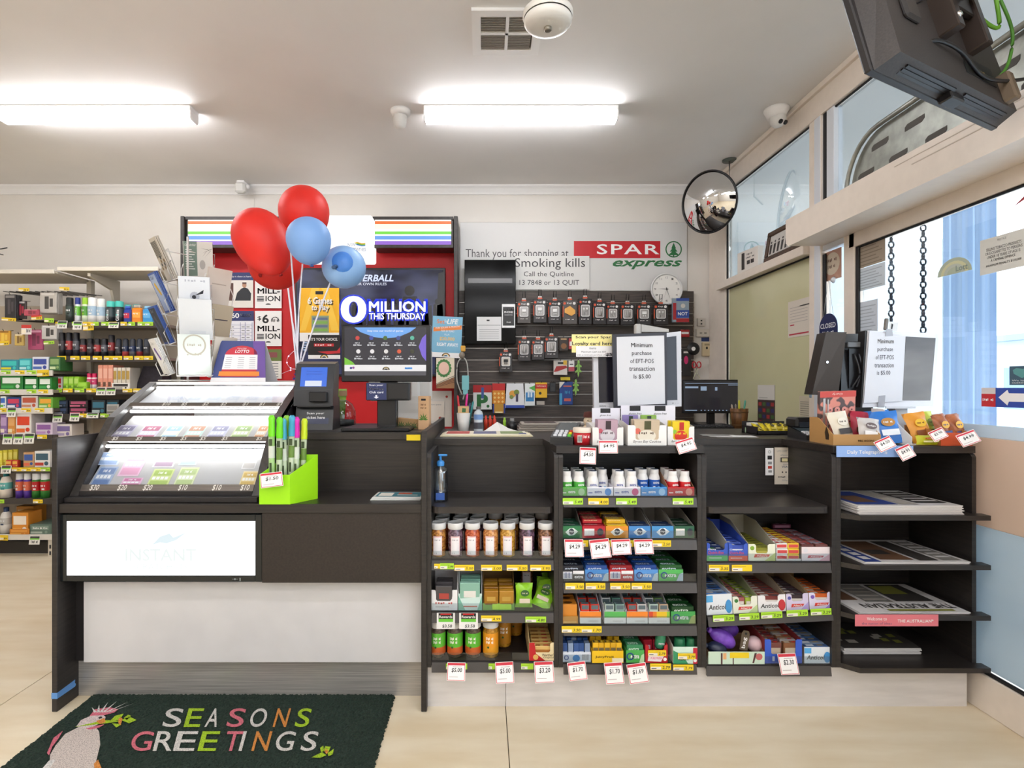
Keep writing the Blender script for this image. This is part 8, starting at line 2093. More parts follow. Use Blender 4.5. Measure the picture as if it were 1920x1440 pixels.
onglass('window_notice', 'white notice about selling tobacco products to persons under 18', 'notice', 1838, 1930, 452, 517, 'dcdcd6', ('5a5a5c', '9a9a98'), lambda b, w, h, y: (b.text('NOTICE', w * .38, w * .56, h * .86, h * .92, y, 2), b.text('SELLING TOBACCO PRODUCTS', w * .14, w * .86, h * .64, h * .72, y, 1, .01), b.text('OR E-CIGARETTES TO PERSONS', w * .12, w * .88, h * .53, h * .61, y, 1, .01), b.text('UNDER 18 YEARS OF AGE IS', w * .16, w * .84, h * .42, h * .5, y, 1, .01), b.text('A CRIMINAL OFFENCE', w * .24, w * .74, h * .32, h * .39, y, 1, .01), b.text('MAXIMUM PENALTY $110,000', w * .14, w * .86, h * .18, h * .25, y, 1, .01)))
onglass('window_sticker', 'red and blue sticker with white left arrow', 'sticker', 1841, 1990, 727, 762, '2a4aa8', ('c4202c', 'f2f2f4', 'd8d0d0'), lambda b, w, h, y: (b.patch(0, w * .2, h * .0, h * .68, y, 1), b.patch(0, w * .2, h * .68, h, y, 3), b.poly([(w * .24, h * .5), (w * .36, h * .9), (w * .38, h * .72), (w * .95, h * .72), (w * .95, h * .3), (w * .38, h * .3), (w * .36, h * .1)], y, 2), b.scrib(w * .02, w * .18, h * .3, h * .44, y - .0005, 2)))
onglass('window_sticker', 'dark teal sticker with heart at right edge', 'sticker', 1893, 1985, 687, 722, '3c5a6e', ('5a9a9a', 'e8eef0'), lambda b, w, h, y: (b.poly([(w * .28, h * .36), (w * .5, h * .62), (w * .5, h * .82), (w * .42, h * .9), (w * .3, h * .84), (w * .16, h * .9), (w * .08, h * .8), (w * .1, h * .6)], y, 1), b.text('We love our', w * .06, w * .6, h * .2, h * .28, y, 2), b.text('customers', w * .06, w * .55, h * .08, h * .16, y, 2)))
onglass('window_sticker', 'salmon sticker with cream circle on the narrow pane', 'sticker', 1544, 1578, 476, 530, 'c0937e', ('dccdb8', '7a5a4a'), lambda b, w, h, y: (b.disc(w * .5, h * .55, w * .42, y, 1, 20, h * .38), b.scrib(w * .22, w * .78, h * .62, h * .74, y - .0005, 2), b.scrib(w * .28, w * .7, h * .4, h * .52, y - .0005, 2)), x=XW + .024)
lg = B()
lottarc(lg, .09, 0, .09, -.002, (0, 1, 2))
lg.text('Lott', .1, .16, .008, .034, -.0036, 3, .02)
o = O(lg, 'window_sticker', [M('b8c4b0', .5), M('d8d8b0', .5), M('c4ccc0', .5), M('8a9a90', .5)], None, (XW + .026, XW * F / (1748 - CX), Z(521, XW * F / (1748 - CX))), (0, 0, -PI / 2))
tag(o, 'half round pale lottery sticker between chains on glass', 'sticker')
leaf = B().poly([(0, 0), (.06, .03), (.1, .08), (.13, .05), (.16, -.03), (.14, -.1), (.1, -.06), (.05, -.02)], -.001).poly([(-.04, -.02), (.02, .0), (.06, .03), (.02, .02)], -.0014)
o = O(leaf, 'christmas_decal', M('a8343c', .5), None, (XW + .024, XW * F / (1908 - CX), Z(372, XW * F / (1908 - CX))), (0, 0, -PI / 2))
tag(o, 'red feathery decal at the upper right of the door', 'decal')
# chains outside the glass
for k, (px, y0, y1, Yc_) in enumerate(((1671, 335, 604, 3.0), (1731, 305, 624, 2.85))):
 x = X(px, Yc_)
 ct = T('door_chain', ('left', 'right')[k] + ' of two hanging black chains outside the glass door', 'chain', (x, Yc_, Z(y0, Yc_)))
 nn_ = int((y1 - y0) / 10.5); L_ = (y1 - y0) * Yc_ / F / nn_
 O(B().cbox(XW + .04 - x, .012, -.012, .012, -.012, .012, .002), 'hook_plate', M('3a3c42', .4, .4), ct)
 for i in range(nn_):
  pts_ = [(.014 * math.cos(a), 0, (L_ * .58) * math.sin(a)) for a in [2 * PI * j / 10 for j in range(11)]]
  me = cached(('lk', k, round(L_, 4)), lambda b: b.tube(pts_, .0045, 5), 'chain_link', [M('3a3c42', .4, .4)])
  o = link('chain_link', me, ct, (0, 0, -L_ * (i + .5)), (0, 0, 0 if i % 2 else 1.2))
# closed sign
cl = T('closed_sign', 'navy arched CLOSED sign hanging by string on narrow pane', 'sign', (XW - .02, 3.27, 0), (0, 0, -PI / 2))
zc_ = Z(640, 3.25); h = Z(587, 3.25) - zc_
Yc_ = 3.27; rad = .085
b = B().prism([(-rad, zc_)] + [(rad * math.cos(PI - PI * i / 14), zc_ + h - rad + rad * math.sin(PI * i / 14)) for i in range(15)] + [(rad, zc_)], 'y', -.004, 0)
O(b, 'board', M('232d5c', .35), cl)
O(B().text('CLOSED', -rad * .85, rad * .85, zc_ + h * .48, zc_ + h * .66, -.005, 0, .03).scrib(-rad * .6, rad * .7, zc_ + h * .26, zc_ + h * .38, -.005), 'lettering', M('eceef4', .4), cl)
O(B().tube([(-.05, -.003, zc_ + h * .86), (0, .0, zc_ + h + .2)], .0012, 4).tube([(0, .0, zc_ + h + .2), (.05, -.003, zc_ + h * .86)], .0012, 4), 'string', M('b8b4b0', .6), cl)
O(B().lathe([(.001, 0), (.02, 0), (.012, .012), (.001, .016)], n=14), 'suction_cup', M('e4e8ee', .2), cl, (0, .03, zc_ + h + .2), (PI / 2, 0, 0))
# ============================ WALL GONDOLA (left) ===========================================
YG, YG2, YGB = 4.35, 4.42, 4.78
BEI = M('cdc3b2', .5)
gd = T('gondola_shelving', 'beige supermarket gondola shelving along the back wall at left', 'shelving', (-3.2, 4.6, 0))
def gdo(b, n, m): return O(b.xf(Matrix.Translation((3.2, -4.6, 0))), n, m, gd)
gx0, gxm, gx1 = -4.6, X(98, YG), X(300, YG2)
gdo(B().box(gx0, gx1, YGB, YGB + .03, .0, 2.05), 'back_panel', M('b9ab98', .6))
for xx in (gxm, gx1 - .03):
 gdo(B().cbox(xx - .02, xx + .02, YGB - .03, YGB + .02, 0, 2.27, .003), 'upright', BEI)
gdo(B().cbox(X(86, YG), X(96, YG), YG + .02, YG + .06, 0, Z(1010, YG), .002), 'foot_post', BEI)
for k in range(2): gdo(B().box(X(89, YG), X(92, YG), YG + .018, YG + .021, Z(1030 + 12 * k, YG), Z(1023 + 12 * k, YG)), 'slot', INK)
for (a, c, zz, Yf) in ((gx0, gxm, Z(511, YG), YG + .02), (gxm, gx1, Z(508, YG2), YG2 - .02)):
 gdo(B().cbox(a, c, Yf, YGB + .05, zz, zz + .02, .003), 'canopy', BEI)
 gdo(B().cbox(a, c, Yf - .004, Yf + .01, zz - .004, zz + .028, .003), 'canopy_lip', M('ded5c6', .45))
xb_ = X(180, 4.5)
gdo(B().prism([(YG2, Z(512, YG2) - .0), (YGB, Z(512, YG2)), (YGB, Z(512, YG2) - .26), (YGB - .06, Z(512, YG2) - .22), (YGB - .1, Z(512, YG2) - .09), (YG2, Z(512, YG2) - .025)], 'x', xb_ - .012, xb_ + .012), 'bracket', BEI)
SHD = M('3b342f', .5)
SHL = M('8f8679', .5)
shR = [608, 672, 733, 780]
shL = [698, 734, 769, 819, 880, 939, 1006]
def gz2(py, Y): return Z(py - 3, Y)
for py in shR: 
 zz = gz2(py, YG2)
 gdo(B().cbox(gxm + .01, gx1, YG2 + .01, YGB, zz - .025, zz, .002), 'shelf', SHL)
 gdo(B().box(gxm + .01, gx1, YG2, YG2 + .01, zz - .04, zz + .004), 'ticket_rail', SHD)
for py in shL:
 zz = gz2(py, YG)
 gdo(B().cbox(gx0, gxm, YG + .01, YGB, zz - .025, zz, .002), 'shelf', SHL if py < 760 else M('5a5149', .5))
 gdo(B().box(gx0, gxm, YG, YG + .01, zz - .04, zz + .004), 'ticket_rail', M('d8d2c8', .5) if py in (698, 734, 769, 1006) else SHD)
gdo(B().box(gx0, gxm, YG + .1, YGB, 0, .1), 'kick', M('2e2924', .6))
# goods on the gondola
def can(label, px, wpx, pt, pb, Y, body, cap, band, name='spray_can', cat='spray can', word=None, shape='can', grp='toiletries on the wall shelving'):
 r = wpx * Y / F / 2; h = (pb - pt) * Y / F
 r = round(r, 3); h = round(h, 2)
 key = (name, r, h, body, cap, band, shape, word)
 def mk(b):
  if shape == 'can':
   b.lathe([(.001, 0), (r, 0), (r, h * .3), (r, h * .66), (r, h * .7), (r * .9, h * .74), (r * .9, h * .97), (r * .8, h), (.001, h)], n=18, mz=[0, 0, 2, 0, 0, 1, 1, 1])
  elif shape == 'roll':
   b.lathe([(.001, 0), (r, .003), (r, h * .3), (r * .94, h * .6), (r * .9, h * .62), (r * .86, h * .92), (r * .6, h), (.001, h)], n=16, mz=[0, 2, 0, 1, 1, 1, 1])
  elif shape == 'bottle':
   b.lathe([(.001, 0), (r, .004), (r, h * .35), (r * .98, h * .6), (r * .7, h * .78), (r * .45, h * .82), (r * .45, h * .98), (.001, h)], n=18, mz=[0, 0, 2, 0, 0, 1, 1])
  else:
   b.cbox(-r, r, -r * .5, r * .5, 0, h * .84, .01).cbox(-r * .7, r * .7, -r * .35, r * .35, h * .84, h, .006, 1)
   b.patch(-r * .7, r * .7, h * .3, h * .6, -r * .5 - .001, 2)
  if shape != 'flat': b.patch(-r * .3, r * .3, h * .34, h * .4, -r * 1.01, 1)
  if word: b.textg(word, (r * .35, -r * 1.03, h * .1), (0, 0, h * .5), (-r * .7, 0, 0), 3, .02)
  elif h > .12: b.scrib(-r * .5, r * .5, h * .46, h * .54, -r * 1.03, 3)
 me = cached(key, mk, name, [M(body, .3), M(cap, .35), M(band, .35), M('e8e8e8', .4)])
 zz = Z(pb, Y - .02)
 return me, r, h
def putcan(label, px, wpx, pt, pb, zz, body, cap, band, Yf, **k):
 me, r, h = can(label, px, wpx, pt, pb, Yf, body, cap, band, **k)
 nm_ = k.get('name', 'spray_can'); ct_ = k.get('cat', 'spray can')
 o = link(nm_, me, None, (X(px, Yf + .06), Yf + .06, zz), (0, 0, random.uniform(-.2, .2)))
 tag(o, label, ct_, k.get('grp', 'toiletries on the wall shelving'))
zR = [gz2(p, YG2) for p in shR]
zL = [gz2(p, YG) for p in shL]
tl_ = [(131, 13, 554, 604, '262e2a', '1a201e', '3a4a40', 'black spray can first on the top toiletry shelf', {}), (146, 10, 556, 604, 'e4e6ea', '2a3a8a', '6ab83a', 'white can with blue cap and vertical lettering', dict(word='Gillette')), (160, 11, 556, 604, 'dce6c8', '9ac82a', '5aa03a', 'slim lime capped can on the top toiletry shelf', {}), (174, 17, 556, 604, 'e6e4e0', 'eceae6', 'a9c2d4', 'wide white can with pale blue wave, left', {}), (190, 15, 558, 604, 'e6e4e0', 'eceae6', 'a9c2d4', 'wide white can with pale blue wave, right', {}), (208, 16, 563, 604, '262a2e', '4ac4b4', '3a4a4c', 'black gel can with teal lid, left', dict(word='Gillette')), (224, 16, 563, 604, '262a2e', '4ac4b4', '3a4a4c', 'black gel can with teal lid, right', dict(word='Gillette'))]
for px, wp, pt_, pb, bo_, ca, ba, l, k in tl_: putcan(l, px, wp, pt_, pb, zR[0], bo_, ca, ba, YG2, **k)
for k, px in enumerate((240, 256)): putcan('half hidden teal lidded can at the back row, %s' % ('left', 'right')[k], px, 13, 566, 604, zR[0], 'e0dcd8', '5ab8ae', 'c8ccd0', YG2 + .12)
for px, wp, pt_, bo_, ca, ba, l in ((240, 15, 572, '2a3f9a', '3a5ac0', 'c8304a', 'blue flat deodorant bottle'), (258, 18, 570, 'ee8a1e', 'b0a89a', 'f4b048', 'orange flat deodorant bottle'), (278, 18, 572, '3f9ad8', '8ac4e8', '6ab8e8', 'sky blue flat bottle at the shelf right end')):
 putcan(l + ' on the top toiletry shelf', px, wp, pt_, 604, zR[0], bo_, ca, ba, YG2, shape='flat', name='deodorant', cat='deodorant')
DK2 = ['1d1c1f', '26202a', '1f2430', '20222c', '2a1c20', '222024', '1c1e26', '241a1c', '262426', '1c2a4a', '1e3058', '222a3c', '1e2026']
for i in range(13):
 px = 117 + 13.2 * i
 tall = 640 if i == 7 else 622 if i < 3 else 634
 putcan('%s deodorant on the second toiletry shelf, %s from left' % ('dark blue' if i in (9, 10, 11) else 'black', ORD[i]), px, 11.5, tall if i != 7 else 628, 669, zR[1], DK2[i], '16151a' if i < 8 else '2a2e38', ('3a3438', 'a83a3a', '5a5a60', '8a2a2a')[i % 4], YG2, shape='roll' if i > 7 else 'can', name='deodorant', cat='deodorant')
for i in range(2): putcan('white spray bottle with pink cap on third shelf, %s' % ('left', 'right')[i], 168 + 9.5 * i, 9, 700, 730, zR[2], 'ece6e6', 'd81e5a', 'd84a7a', YG2)
def gbox(label, px0, px1, pt_, pb, zz, Yf, hx, c2, c3, name='carton_box', cat='box', dep=.14, word=None, grp='packets on the wall shelving', rot=0):
 w, h = round((px1 - px0) * Yf / F, 3), round((pb - pt_) * Yf / F, 3)
 b = B().cbox(-w / 2, w / 2, 0, dep, 0, h, .003)
 b.patch(-w * .4, w * .4, h * .45, h * .85, -.001, 1).patch(-w * .45, w * .1, h * .12, h * .3, -.001, 2)
 b.disc(w * .28, h * .25, min(w, h) * .14, -.0012, 1, 10)
 if word: b.text(word, -w * .34, w * .34, h * .55, h * .74, -.0016, 3, .02)
 o = O(b, name, [M(hx, .4), M(c2, .4), M(c3, .4), M('f0eee8', .5)], None, (X((px0 + px1) / 2, Yf + .01), Yf + .012, zz), (0, 0, rot))
 tag(o, label, cat, grp)
for i in range(3): gbox('slim peach box on the third toiletry shelf, %s from left' % ORD[i], 183 + 9.6 * i, 192 + 9.6 * i, 684, 730, zR[2], YG2, 'e0957c', 'eab09a', '6a4a3a', word=None)
for i in range(4): gbox('slim gold and white box on the third toiletry shelf, %s from left' % ORD[i], 212 + 8 * i, 219 + 8 * i, 689, 730, zR[2], YG2, 'd8cfc0', 'b8974a', '8a6a2a')
gbox('white tray with black text below the gold boxes', 209, 243, 718, 730, zR[2], YG2 - .015, 'e4e0da', '3a3634', '8a8680', dep=.01)
for i in range(3): gbox('lime green carton on the third shelf, %s from left' % ORD[i], 118 + 10 * i, 127 + 10 * i, 706, 730, zR[2], YG2, '8fc82e', 'b8dc6a', '5a8a1e')
gbox('sloping lime tray right of the lime cartons', 143, 163, 716, 730, zR[2], YG2, '8ac42a', 'a4d84a', '6aa01e')
gbox('red and white wrapped pack left of the lime cartons', 97, 116, 706, 730, zR[2], YG2, 'c8c4c0', 'b8242c', 'e0dcd8')
gbox('clear grey pack behind the lime cartons', 110, 128, 694, 712, zR[2] + .0, YG2 + .15, 'b8b8b4', 'd0d0cc', '8a8a88')
for i in range(2):
 for j in range(2):
  gbox('%s toothpaste style pack, fourth shelf, %s' % (('navy', 'black and pink')[i], ('lower', 'upper')[j]), (101, 129)[i], (126, 164)[i], 762 - 14 * j, 775 - 14 * j, zR[3] + .0565 * j, YG2, ('1d2233', '26181e')[i], ('3a4a6a', 'a84a6a')[i], ('8a8a9a', 'd86a8a')[i])
for i in range(2): gbox('dark teal pack, fourth shelf, %s' % ('left', 'right')[i], (171, 199)[i], (197, 222)[i], 748, 775, zR[3], YG2, '14222a', '2f6a80', 'a8b8b8')
gbox('grey wire front pack at fourth shelf right end', 199, 222, 756, 775, zR[3], YG2 - .02, 'a8a6a2', '8a8884', '6a6864', dep=.012)
# left section goods
for i, (a, c, pt_, hx, c2, c3, wd, l) in enumerate(((0, 34, 673, '2f8a9a', '3ac0b8', 'd8d020', None, 'teal nappy pack with yellow print'), (35, 58, 671, '2fa0a8', '6ad0d0', 'b8e0e0', None, 'turquoise box on the upper left shelf'), (60, 90, 668, 'd8dce4', '3a4a9a', '4a6ab0', None, 'white and navy lidded tub'), (92, 112, 668, '3a6a3a', '8aa86a', 'c8d8a8', None, 'dark green box beside the white tub'))):
 gbox(l + ', first left shelf', a, c, pt_, 694, zL[0], YG, hx, c2, c3, word=wd)
gbox('navy box standing behind the turquoise box', 36, 58, 653, 674, zL[0] + .0, YG + .2, '22306a', 'c8ccd8', '8a94b8')
for i in range(3): gbox('green bandage box on the second left shelf, %s from left' % ORD[i], (0, 45, 72)[i], (42, 70, 96)[i], 706 - 3 * (i == 0), 730, zL[1], YG, '1f7a2e', 'e0e8dc', '3aa04a')
for i, (a, c, pt_, hx, c2, c3) in enumerate(((0, 10, 742, 'e4e8e4', '3a6ac0', '6ab84a'), (12, 38, 744, '2a4a8a', 'c83a5a', 'e0d8e0'), (39, 70, 741, 'd4ccc8', 'b8543a', 'c88a6a'), (72, 98, 744, '6aa83a', 'e8a83a', 'c8d8a0'))):
 gbox('small remedy box on the third left shelf, %s from left' % ORD[i], a, c, pt_, 765, zL[2], YG, hx, c2, c3)
for i, (a, c, pt_, hx, c2, c3, l) in enumerate(((0, 13, 776, '8a6aa0', 'b89ac0', 'e8d8c8', 'mauve box'), (14, 28, 776, 'd08a3a', 'e0a868', 'e8d8b0', 'amber box'), (29, 58, 774, 'e4dcd4', 'd8401e', 'e06a2a', 'white box with red orange flower'), (59, 70, 775, 'd8d8d8', 'b8b8bc', 'a8a8b0', 'silver box'), (66, 98, 792, 'd0c0d0', '8a5a9a', 'b88ac0', 'lilac box'))):
 gbox('%s on the fourth left shelf' % l, a, c, pt_, 815, zL[3], YG + (.14 if l == 'silver box' else 0), hx, c2, c3, word=None)
gbox('flat white and mauve box right of the lilac box', 100, 134, 798, 822, zL[3] - .02, YG + .05, 'd8d0c8', '7a6a9a', 'a89ab8')
for i in range(4): gbox('yellow sachet on the fifth left shelf, %s from left' % ORD[i], -6 + 9.5 * i, 3 + 9.5 * i, 841, 873, zL[4], YG + .02 * i, 'd8c83a', 'e8dc6a', 'b8a028', dep=.02, rot=.3)
for i in range(2): gbox('red topped pack in front of the yellow sachets, %s' % ('left', 'right')[i], 10 + 12 * i, 21 + 12 * i, 862, 876, zL[4], YG - .0, 'c83a2a', 'e8b04a', 'e06a4a', dep=.03)
for i, (a, c, pt_, hx, c2, c3, l) in enumerate(((43, 63, 847, 'c89a6a', '3a5aa0', 'e06a4a', 'blue and orange box'), (64, 93, 845, 'e4e2de', '3a5a6a', 'b83a2a', 'white box with dark diamond print'))):
 gbox(l + ' on the fifth left shelf', a, c, pt_, 876, zL[4], YG, hx, c2, c3)
putcan('cream lotion bottle with teal cap on sixth left shelf', 12, 20, 886, 935, zL[5], 'e0d4c4', '3a8a8a', '5aa8a0', YG, shape='bottle', name='lotion_bottle', cat='bottle')
putcan('teal edged bottle cut by the left frame edge', -6, 16, 886, 935, zL[5], '4a9a9a', 'd8d4cc', '8ac0b8', YG, shape='bottle', name='lotion_bottle', cat='bottle')
for i in range(2): putcan('purple spray can with white cap, %s' % ('left', 'right')[i], 37 + 15 * i, 13, 888, 935, zL[5], '5a3a9a', 'e4e2e0', 'd86a4a', YG)
for i in range(2): putcan('red and green spray can with white cap, %s' % ('left', 'right')[i], 69 + 16 * i, 15, 887, 935, zL[5], '2f7a2e', 'e4e2e0', 'b8141c', YG)
putcan('white pump bottle with navy text, bottom left shelf', 12, 19, 955, 1004, zL[6], 'dcd8d0', '2a3a5a', 'b8b4ac', YG, shape='bottle', name='lotion_bottle', cat='bottle')
gbox('orange and white wipes pack on bottom left shelf', 22, 52, 962, 1003, zL[6], YG, 'd88a2a', 'e8dccc', 'e8a850')
gbox('second orange wipes pack behind the first', 30, 62, 958, 1000, zL[6], YG + .18, 'd08a2a', 'e0c490', 'e8a850')
gbox('low orange tray edge below the wipes pack', 17, 54, 993, 1004, zL[6], YG - .012, 'c87a1e', 'd8923a', 'e0a850', dep=.01)
gbox('grey green flat box slanting on bottom left shelf', 55, 95, 984, 1003, zL[6], YG + .0, '5a6e62', '7a8e80', 'a8b4a8', dep=.3, word='Salts & Co', rot=.0)
# hanging combs and clips on the upper left
for i, (px0, px1, py0, py1, hx, c2, c3, l) in enumerate(((8, 30, 552, 598, '2e2a2c', '4a4446', '8a8480', 'black comb pack'), (30, 48, 564, 598, '4a4240', 'c84a5a', 'd8d0cc', 'pink combed card'), (45, 72, 580, 592, 'b84a5a', '8a3a44', 'd89aa0', 'red hair brush'), (74, 106, 548, 587, 'c4bdb4', '4a4642', 'e0dad2', 'grey tweezer card'), (-4, 18, 620, 645, 'd8a030', 'e8c04a', '8a5a1e', 'yellow glove card'), (78, 106, 610, 636, 'cfcac4', '4a4642', 'e8e4e0', 'clear clip card'), (27, 44, 626, 648, 'c8a85a', '8a6a3a', 'e8dcc0', 'small gold card'), (52, 80, 618, 656, 'a8486a', '7a3450', 'd89ab0', 'mauve scrunchie pack'))):
 Y = YG + .06 + .05 * (i % 2)
 hang('hanging_card', l + ' hanging on wall shelving pegs', px0, px1, py0, py1, (hx, c2, c3), lambda b, w, h: (b.patch(-w * .2, w * .05, -h * .8, -h * .2, -.001, 0), b.patch(w * .1, w * .3, -h * .7, -h * .3, -.001, 0), b.patch(-w * .4, w * .4, -h * .14, -h * .04, -.001, 1)), Y=Y)
 if i in (0, 3, 5):
  for k in range(3):
   hang('hanging_card', l + ' on the same peg, number %s behind the front one' % ORD[k], px0 + 3 + 3 * k, px1 + 3 + 3 * k, py0 + 2, py1 + 2, (hx, c2, c3), lambda b, w, h: b.patch(-w * .3, w * .3, -h * .8, -h * .2, -.001, 0), Y=Y + .03 + .03 * k, hook=False)
pg = B()
for k in range(11): pg.tube([(X(6 + 12 * k, YG + .03), YG + .03, Z(545, YG)), (X(6 + 12 * k, YG + .03), YGB, Z(545, YG) + .03)], .003, 5)
for k in range(9): pg.tube([(X(6 + 12 * k, YG + .03), YG + .03, Z(600, YG)), (X(6 + 12 * k, YG + .03), YGB, Z(600, YG) + .03)], .003, 5)
o = gdo(pg, 'peg_hooks', M('4a4440', .4, .4)); o['kind'] = 'stuff'
# gondola tickets
TK = []
def gt(px0, px1, py, c, l, p='-'): ticket(px0, px1, py - 3.5, py + 3.5, (YG if px0 < 96 else YG2) - .002, c, p, l)
for i, (a, c) in enumerate(((104, 0), (135, 1), (155, 0), (170, 1), (190, 1), (204, 0), (226, 0), (238, 1), (258, 1), (272, 1))): gt(a, a + 15, 607, 'yg'[c], '%s ticket on the top toiletry rail, %s from left' % (('yellow', 'green')[c], ORD[i]))
for i, a in enumerate((107, 132, 152, 174, 195, 212, 232, 252, 270)): gt(a, a + 17, 671, 'y', 'yellow ticket on the second toiletry rail, %s from left' % ORD[i])
for i, (a, c) in enumerate(((98, 1), (118, 0), (140, 1), (162, 0), (230, 0), (250, 0))): gt(a, a + 18, 732, 'yg'[c], '%s ticket on the third toiletry rail, %s from left' % (('yellow', 'green')[c], ORD[i]))
for i, (a, c) in enumerate(((148, 0), (188, 1))): gt(a, a + 16, 779, 'yg'[c], '%s ticket on the fourth toiletry rail' % ('yellow', 'green')[c])
for j, (py, row) in enumerate(((698, ((2, 1), (28, 0), (50, 1))), (734, ((0, 1), (50, 1), (72, 0))), (769, ((-6, 0), (40, 0), (65, 0))), (819, ((70, 0),)), (880, ((22, 0), (40, 0), (58, 0), (76, 1))), (940, ((-10, 1), (62, 0))))):
 for i, (a, c) in enumerate(row): gt(a, a + 18, py, 'yg'[c], '%s ticket on left section rail %s from top, %s from left' % (('yellow', 'green')[c], ORD[j], ORD[i]))
def wtag(px0, px1, py0, py1, l, hx='e4e0d8', Y=None):
 Y = Y or ((YG if px0 < 96 else YG2) - .012)
 w, h = (px1 - px0) * Y / F, (py1 - py0) * Y / F
 b = B().box(0, w, -.001, 0, 0, h).patch(w * .06, w * .94, h * .7, h * .94, -.0014, 1).patch(w * .06, w * .94, h * .55, h * .7, -.0014, 2)
 b.scrib(w * .2, w * .85, h * .14, h * .46, -.0016, 3)
 o = O(b, 'price_tag', [M(hx, .5), M('3a3a38', .5), M('7ac83a', .5), INK], None, (X(px0, Y), Y, Z(py1, Y)), (-.15, 0, 0))
 tag(o, l, 'price tag', 'green topped white price tags')
for a, c, d, e, l in ((107, 125, 601, 616, 'white special tag first on the top toiletry rail'), (136, 153, 602, 618, 'white special tag second on the top toiletry rail'), (203, 222, 604, 615, 'plain white tag near the teal lidded cans'), (180, 197, 726, 741, 'white special tag left under the peach boxes'), (198, 216, 726, 741, 'white special tag right under the peach boxes'), (12, 29, 764, 782, 'white special tag on the third left rail'), (98, 116, 776, 792, 'white special tag left on the fourth toiletry rail'), (130, 148, 775, 790, 'white special tag right on the fourth toiletry rail'), (162, 184, 774, 784, 'wide white tag on the fourth toiletry rail'), (4, 22, 813, 833, 'white special tag first on the fourth left rail'), (24, 42, 813, 833, 'white special tag second on the fourth left rail'), (44, 63, 812, 832, 'white special tag third on the fourth left rail'), (1, 20, 873, 888, 'white special tag on the fifth left rail'), (54, 74, 1005, 1021, 'white special tag under the grey green box')):
 wtag(a, c, d, e, l)
for a, c, d, e, l in ((156, 176, 605, 620, 'large yellow special tag on the top toiletry rail'), (70, 92, 694, 706, 'large yellow special tag on the first left rail'), (0, 15, 1003, 1013, 'yellow special tag at the bottom left corner rail'), (3, 30, 595, 601, 'yellow peg ticket under the black combs'), (59, 79, 592, 600, 'yellow peg ticket under the red brush'), (35, 55, 540, 546, 'yellow ticket under the canopy, left'), (111, 130, 538, 544, 'yellow ticket under the canopy, right'), (0, 17, 640, 648, 'yellow ticket on the yellow glove card'), (83, 101, 596, 604, 'lime ticket over the clear clip cards'), (82, 102, 640, 646, 'lime and white ticket on the loose pack'), (40, 59, 609, 627, 'red topped white tag among the hanging cards')):
 Y = YG + .027 if any(q in l for q in ('canopy', 'peg', 'lime', 'red topped', 'glove')) else (YG2 if 'toiletry' in l else YG) - .002
 w, h = (c - a) * Y / F, (e - d) * Y / F
 hx = 'e8c21e' if 'yellow' in l else 'a8d83a' if 'lime' in l else 'e4dcd6'
 b = B().box(0, w, -.001, 0, 0, h).scrib(w * .5, w * .92, h * .2, h * .6, -.0016, 1).patch(0, w * .45, h * .1, h * .5, -.0014, 2)
 if 'red' in l: b.patch(0, w, h * .66, h, -.0014, 3)
 o = O(b, 'price_ticket', [M(hx, .5), INK, M('efe4c8', .5), M('c8342a', .5)], None, (X(a, Y), Y, Z(e, Y)), (0, random.uniform(-.08, .08), 0))
 tag(o, l, 'price ticket', 'loose tickets on the wall shelving')
gr_ = T('twig_decoration', 'dark feathery decoration poking in at the left frame edge', 'decoration', tuple(pxp(-8, 468, 3.6)))
O(B().tube([(0, 0, 0), (.04, 0, .005), (.075, 0, .012)], .004, 5).tube([(0, 0, -.005), (.03, 0, -.03), (.05, 0, -.035)], .003, 5), 'twig', INK, gr_)
# dark box at the right of the gondola behind the card rack
db = T('dark_bag', 'dark plum backpack shape standing on toiletry shelf right end', 'bag', (X(278, YG2 + .1), YG2 + .1, zR[2] + .0))
O(B().hexa([(-.11, 0, 0), (.11, 0, 0), (.11, .15, 0), (-.11, .15, 0), (-.06, .03, .19), (.10, .03, .19), (.10, .15, .19), (-.06, .15, .19)]), 'body', noisy('plum', '1c161f', '2a2230', (30, 30, 30), .6), db)
# ============================ DOOR MAT ======================================================
def gy(py): return F * (H - .014) / (py - CY)
def gp_(px, py, z=.0152):
 Y = F * (H - z) / (py - CY)
 return (X(px, Y), Y, z)
mt = T('door_mat', 'dark green coir door mat reading SEASONS GREETINGS with cockatoo', 'door mat', (-1.05, 2.0, 0))
mx0, mx1, my0, my1 = -1.705, -.388, 1.62, 2.395
nxg, nyg = 260, 150
vs_ = []
for j in range(nyg + 1):
 for i in range(nxg + 1):
  e_ = i in (0, nxg) or j in (0, nyg)
  vs_.append((mx0 + (mx1 - mx0) * i / nxg + (random.uniform(-.004, .004) if e_ else 0) + 1.05, my0 + (my1 - my0) * j / nyg + (random.uniform(-.004, .004) if e_ else 0) - 2.0, .002 if e_ else random.uniform(.008, .0145)))
fs_ = []
for j in range(nyg):
 for i in range(nxg):
  a = j * (nxg + 1) + i
  fs_.append((a, a + 1, a + nxg + 2, a + nxg + 1))
COIR = noisy('green_coir', '0b1a14', '26382c', (160, 160, 160), .95, detail=3, low=.3, high=.72)
O(B().add(vs_, fs_), 'pile', COIR, mt)
def coirc(hx):
 r_, g_, b_ = (int(hx[i:i + 2], 16) for i in (0, 2, 4))
 d = '%02x%02x%02x' % (int(r_ * .72), int(g_ * .72), int(b_ * .72))
 return noisy('coir_' + hx, d, hx, (260, 260, 260), .95, detail=2, low=.36, high=.55)
LETC = {'w': coirc('d8d2cc'), 'l': coirc('a6c820'), 'p': coirc('d8707e'), 'o': coirc('d88a3c')}
PNK = coirc('d86e80'); CRE = coirc('e0dcd8')
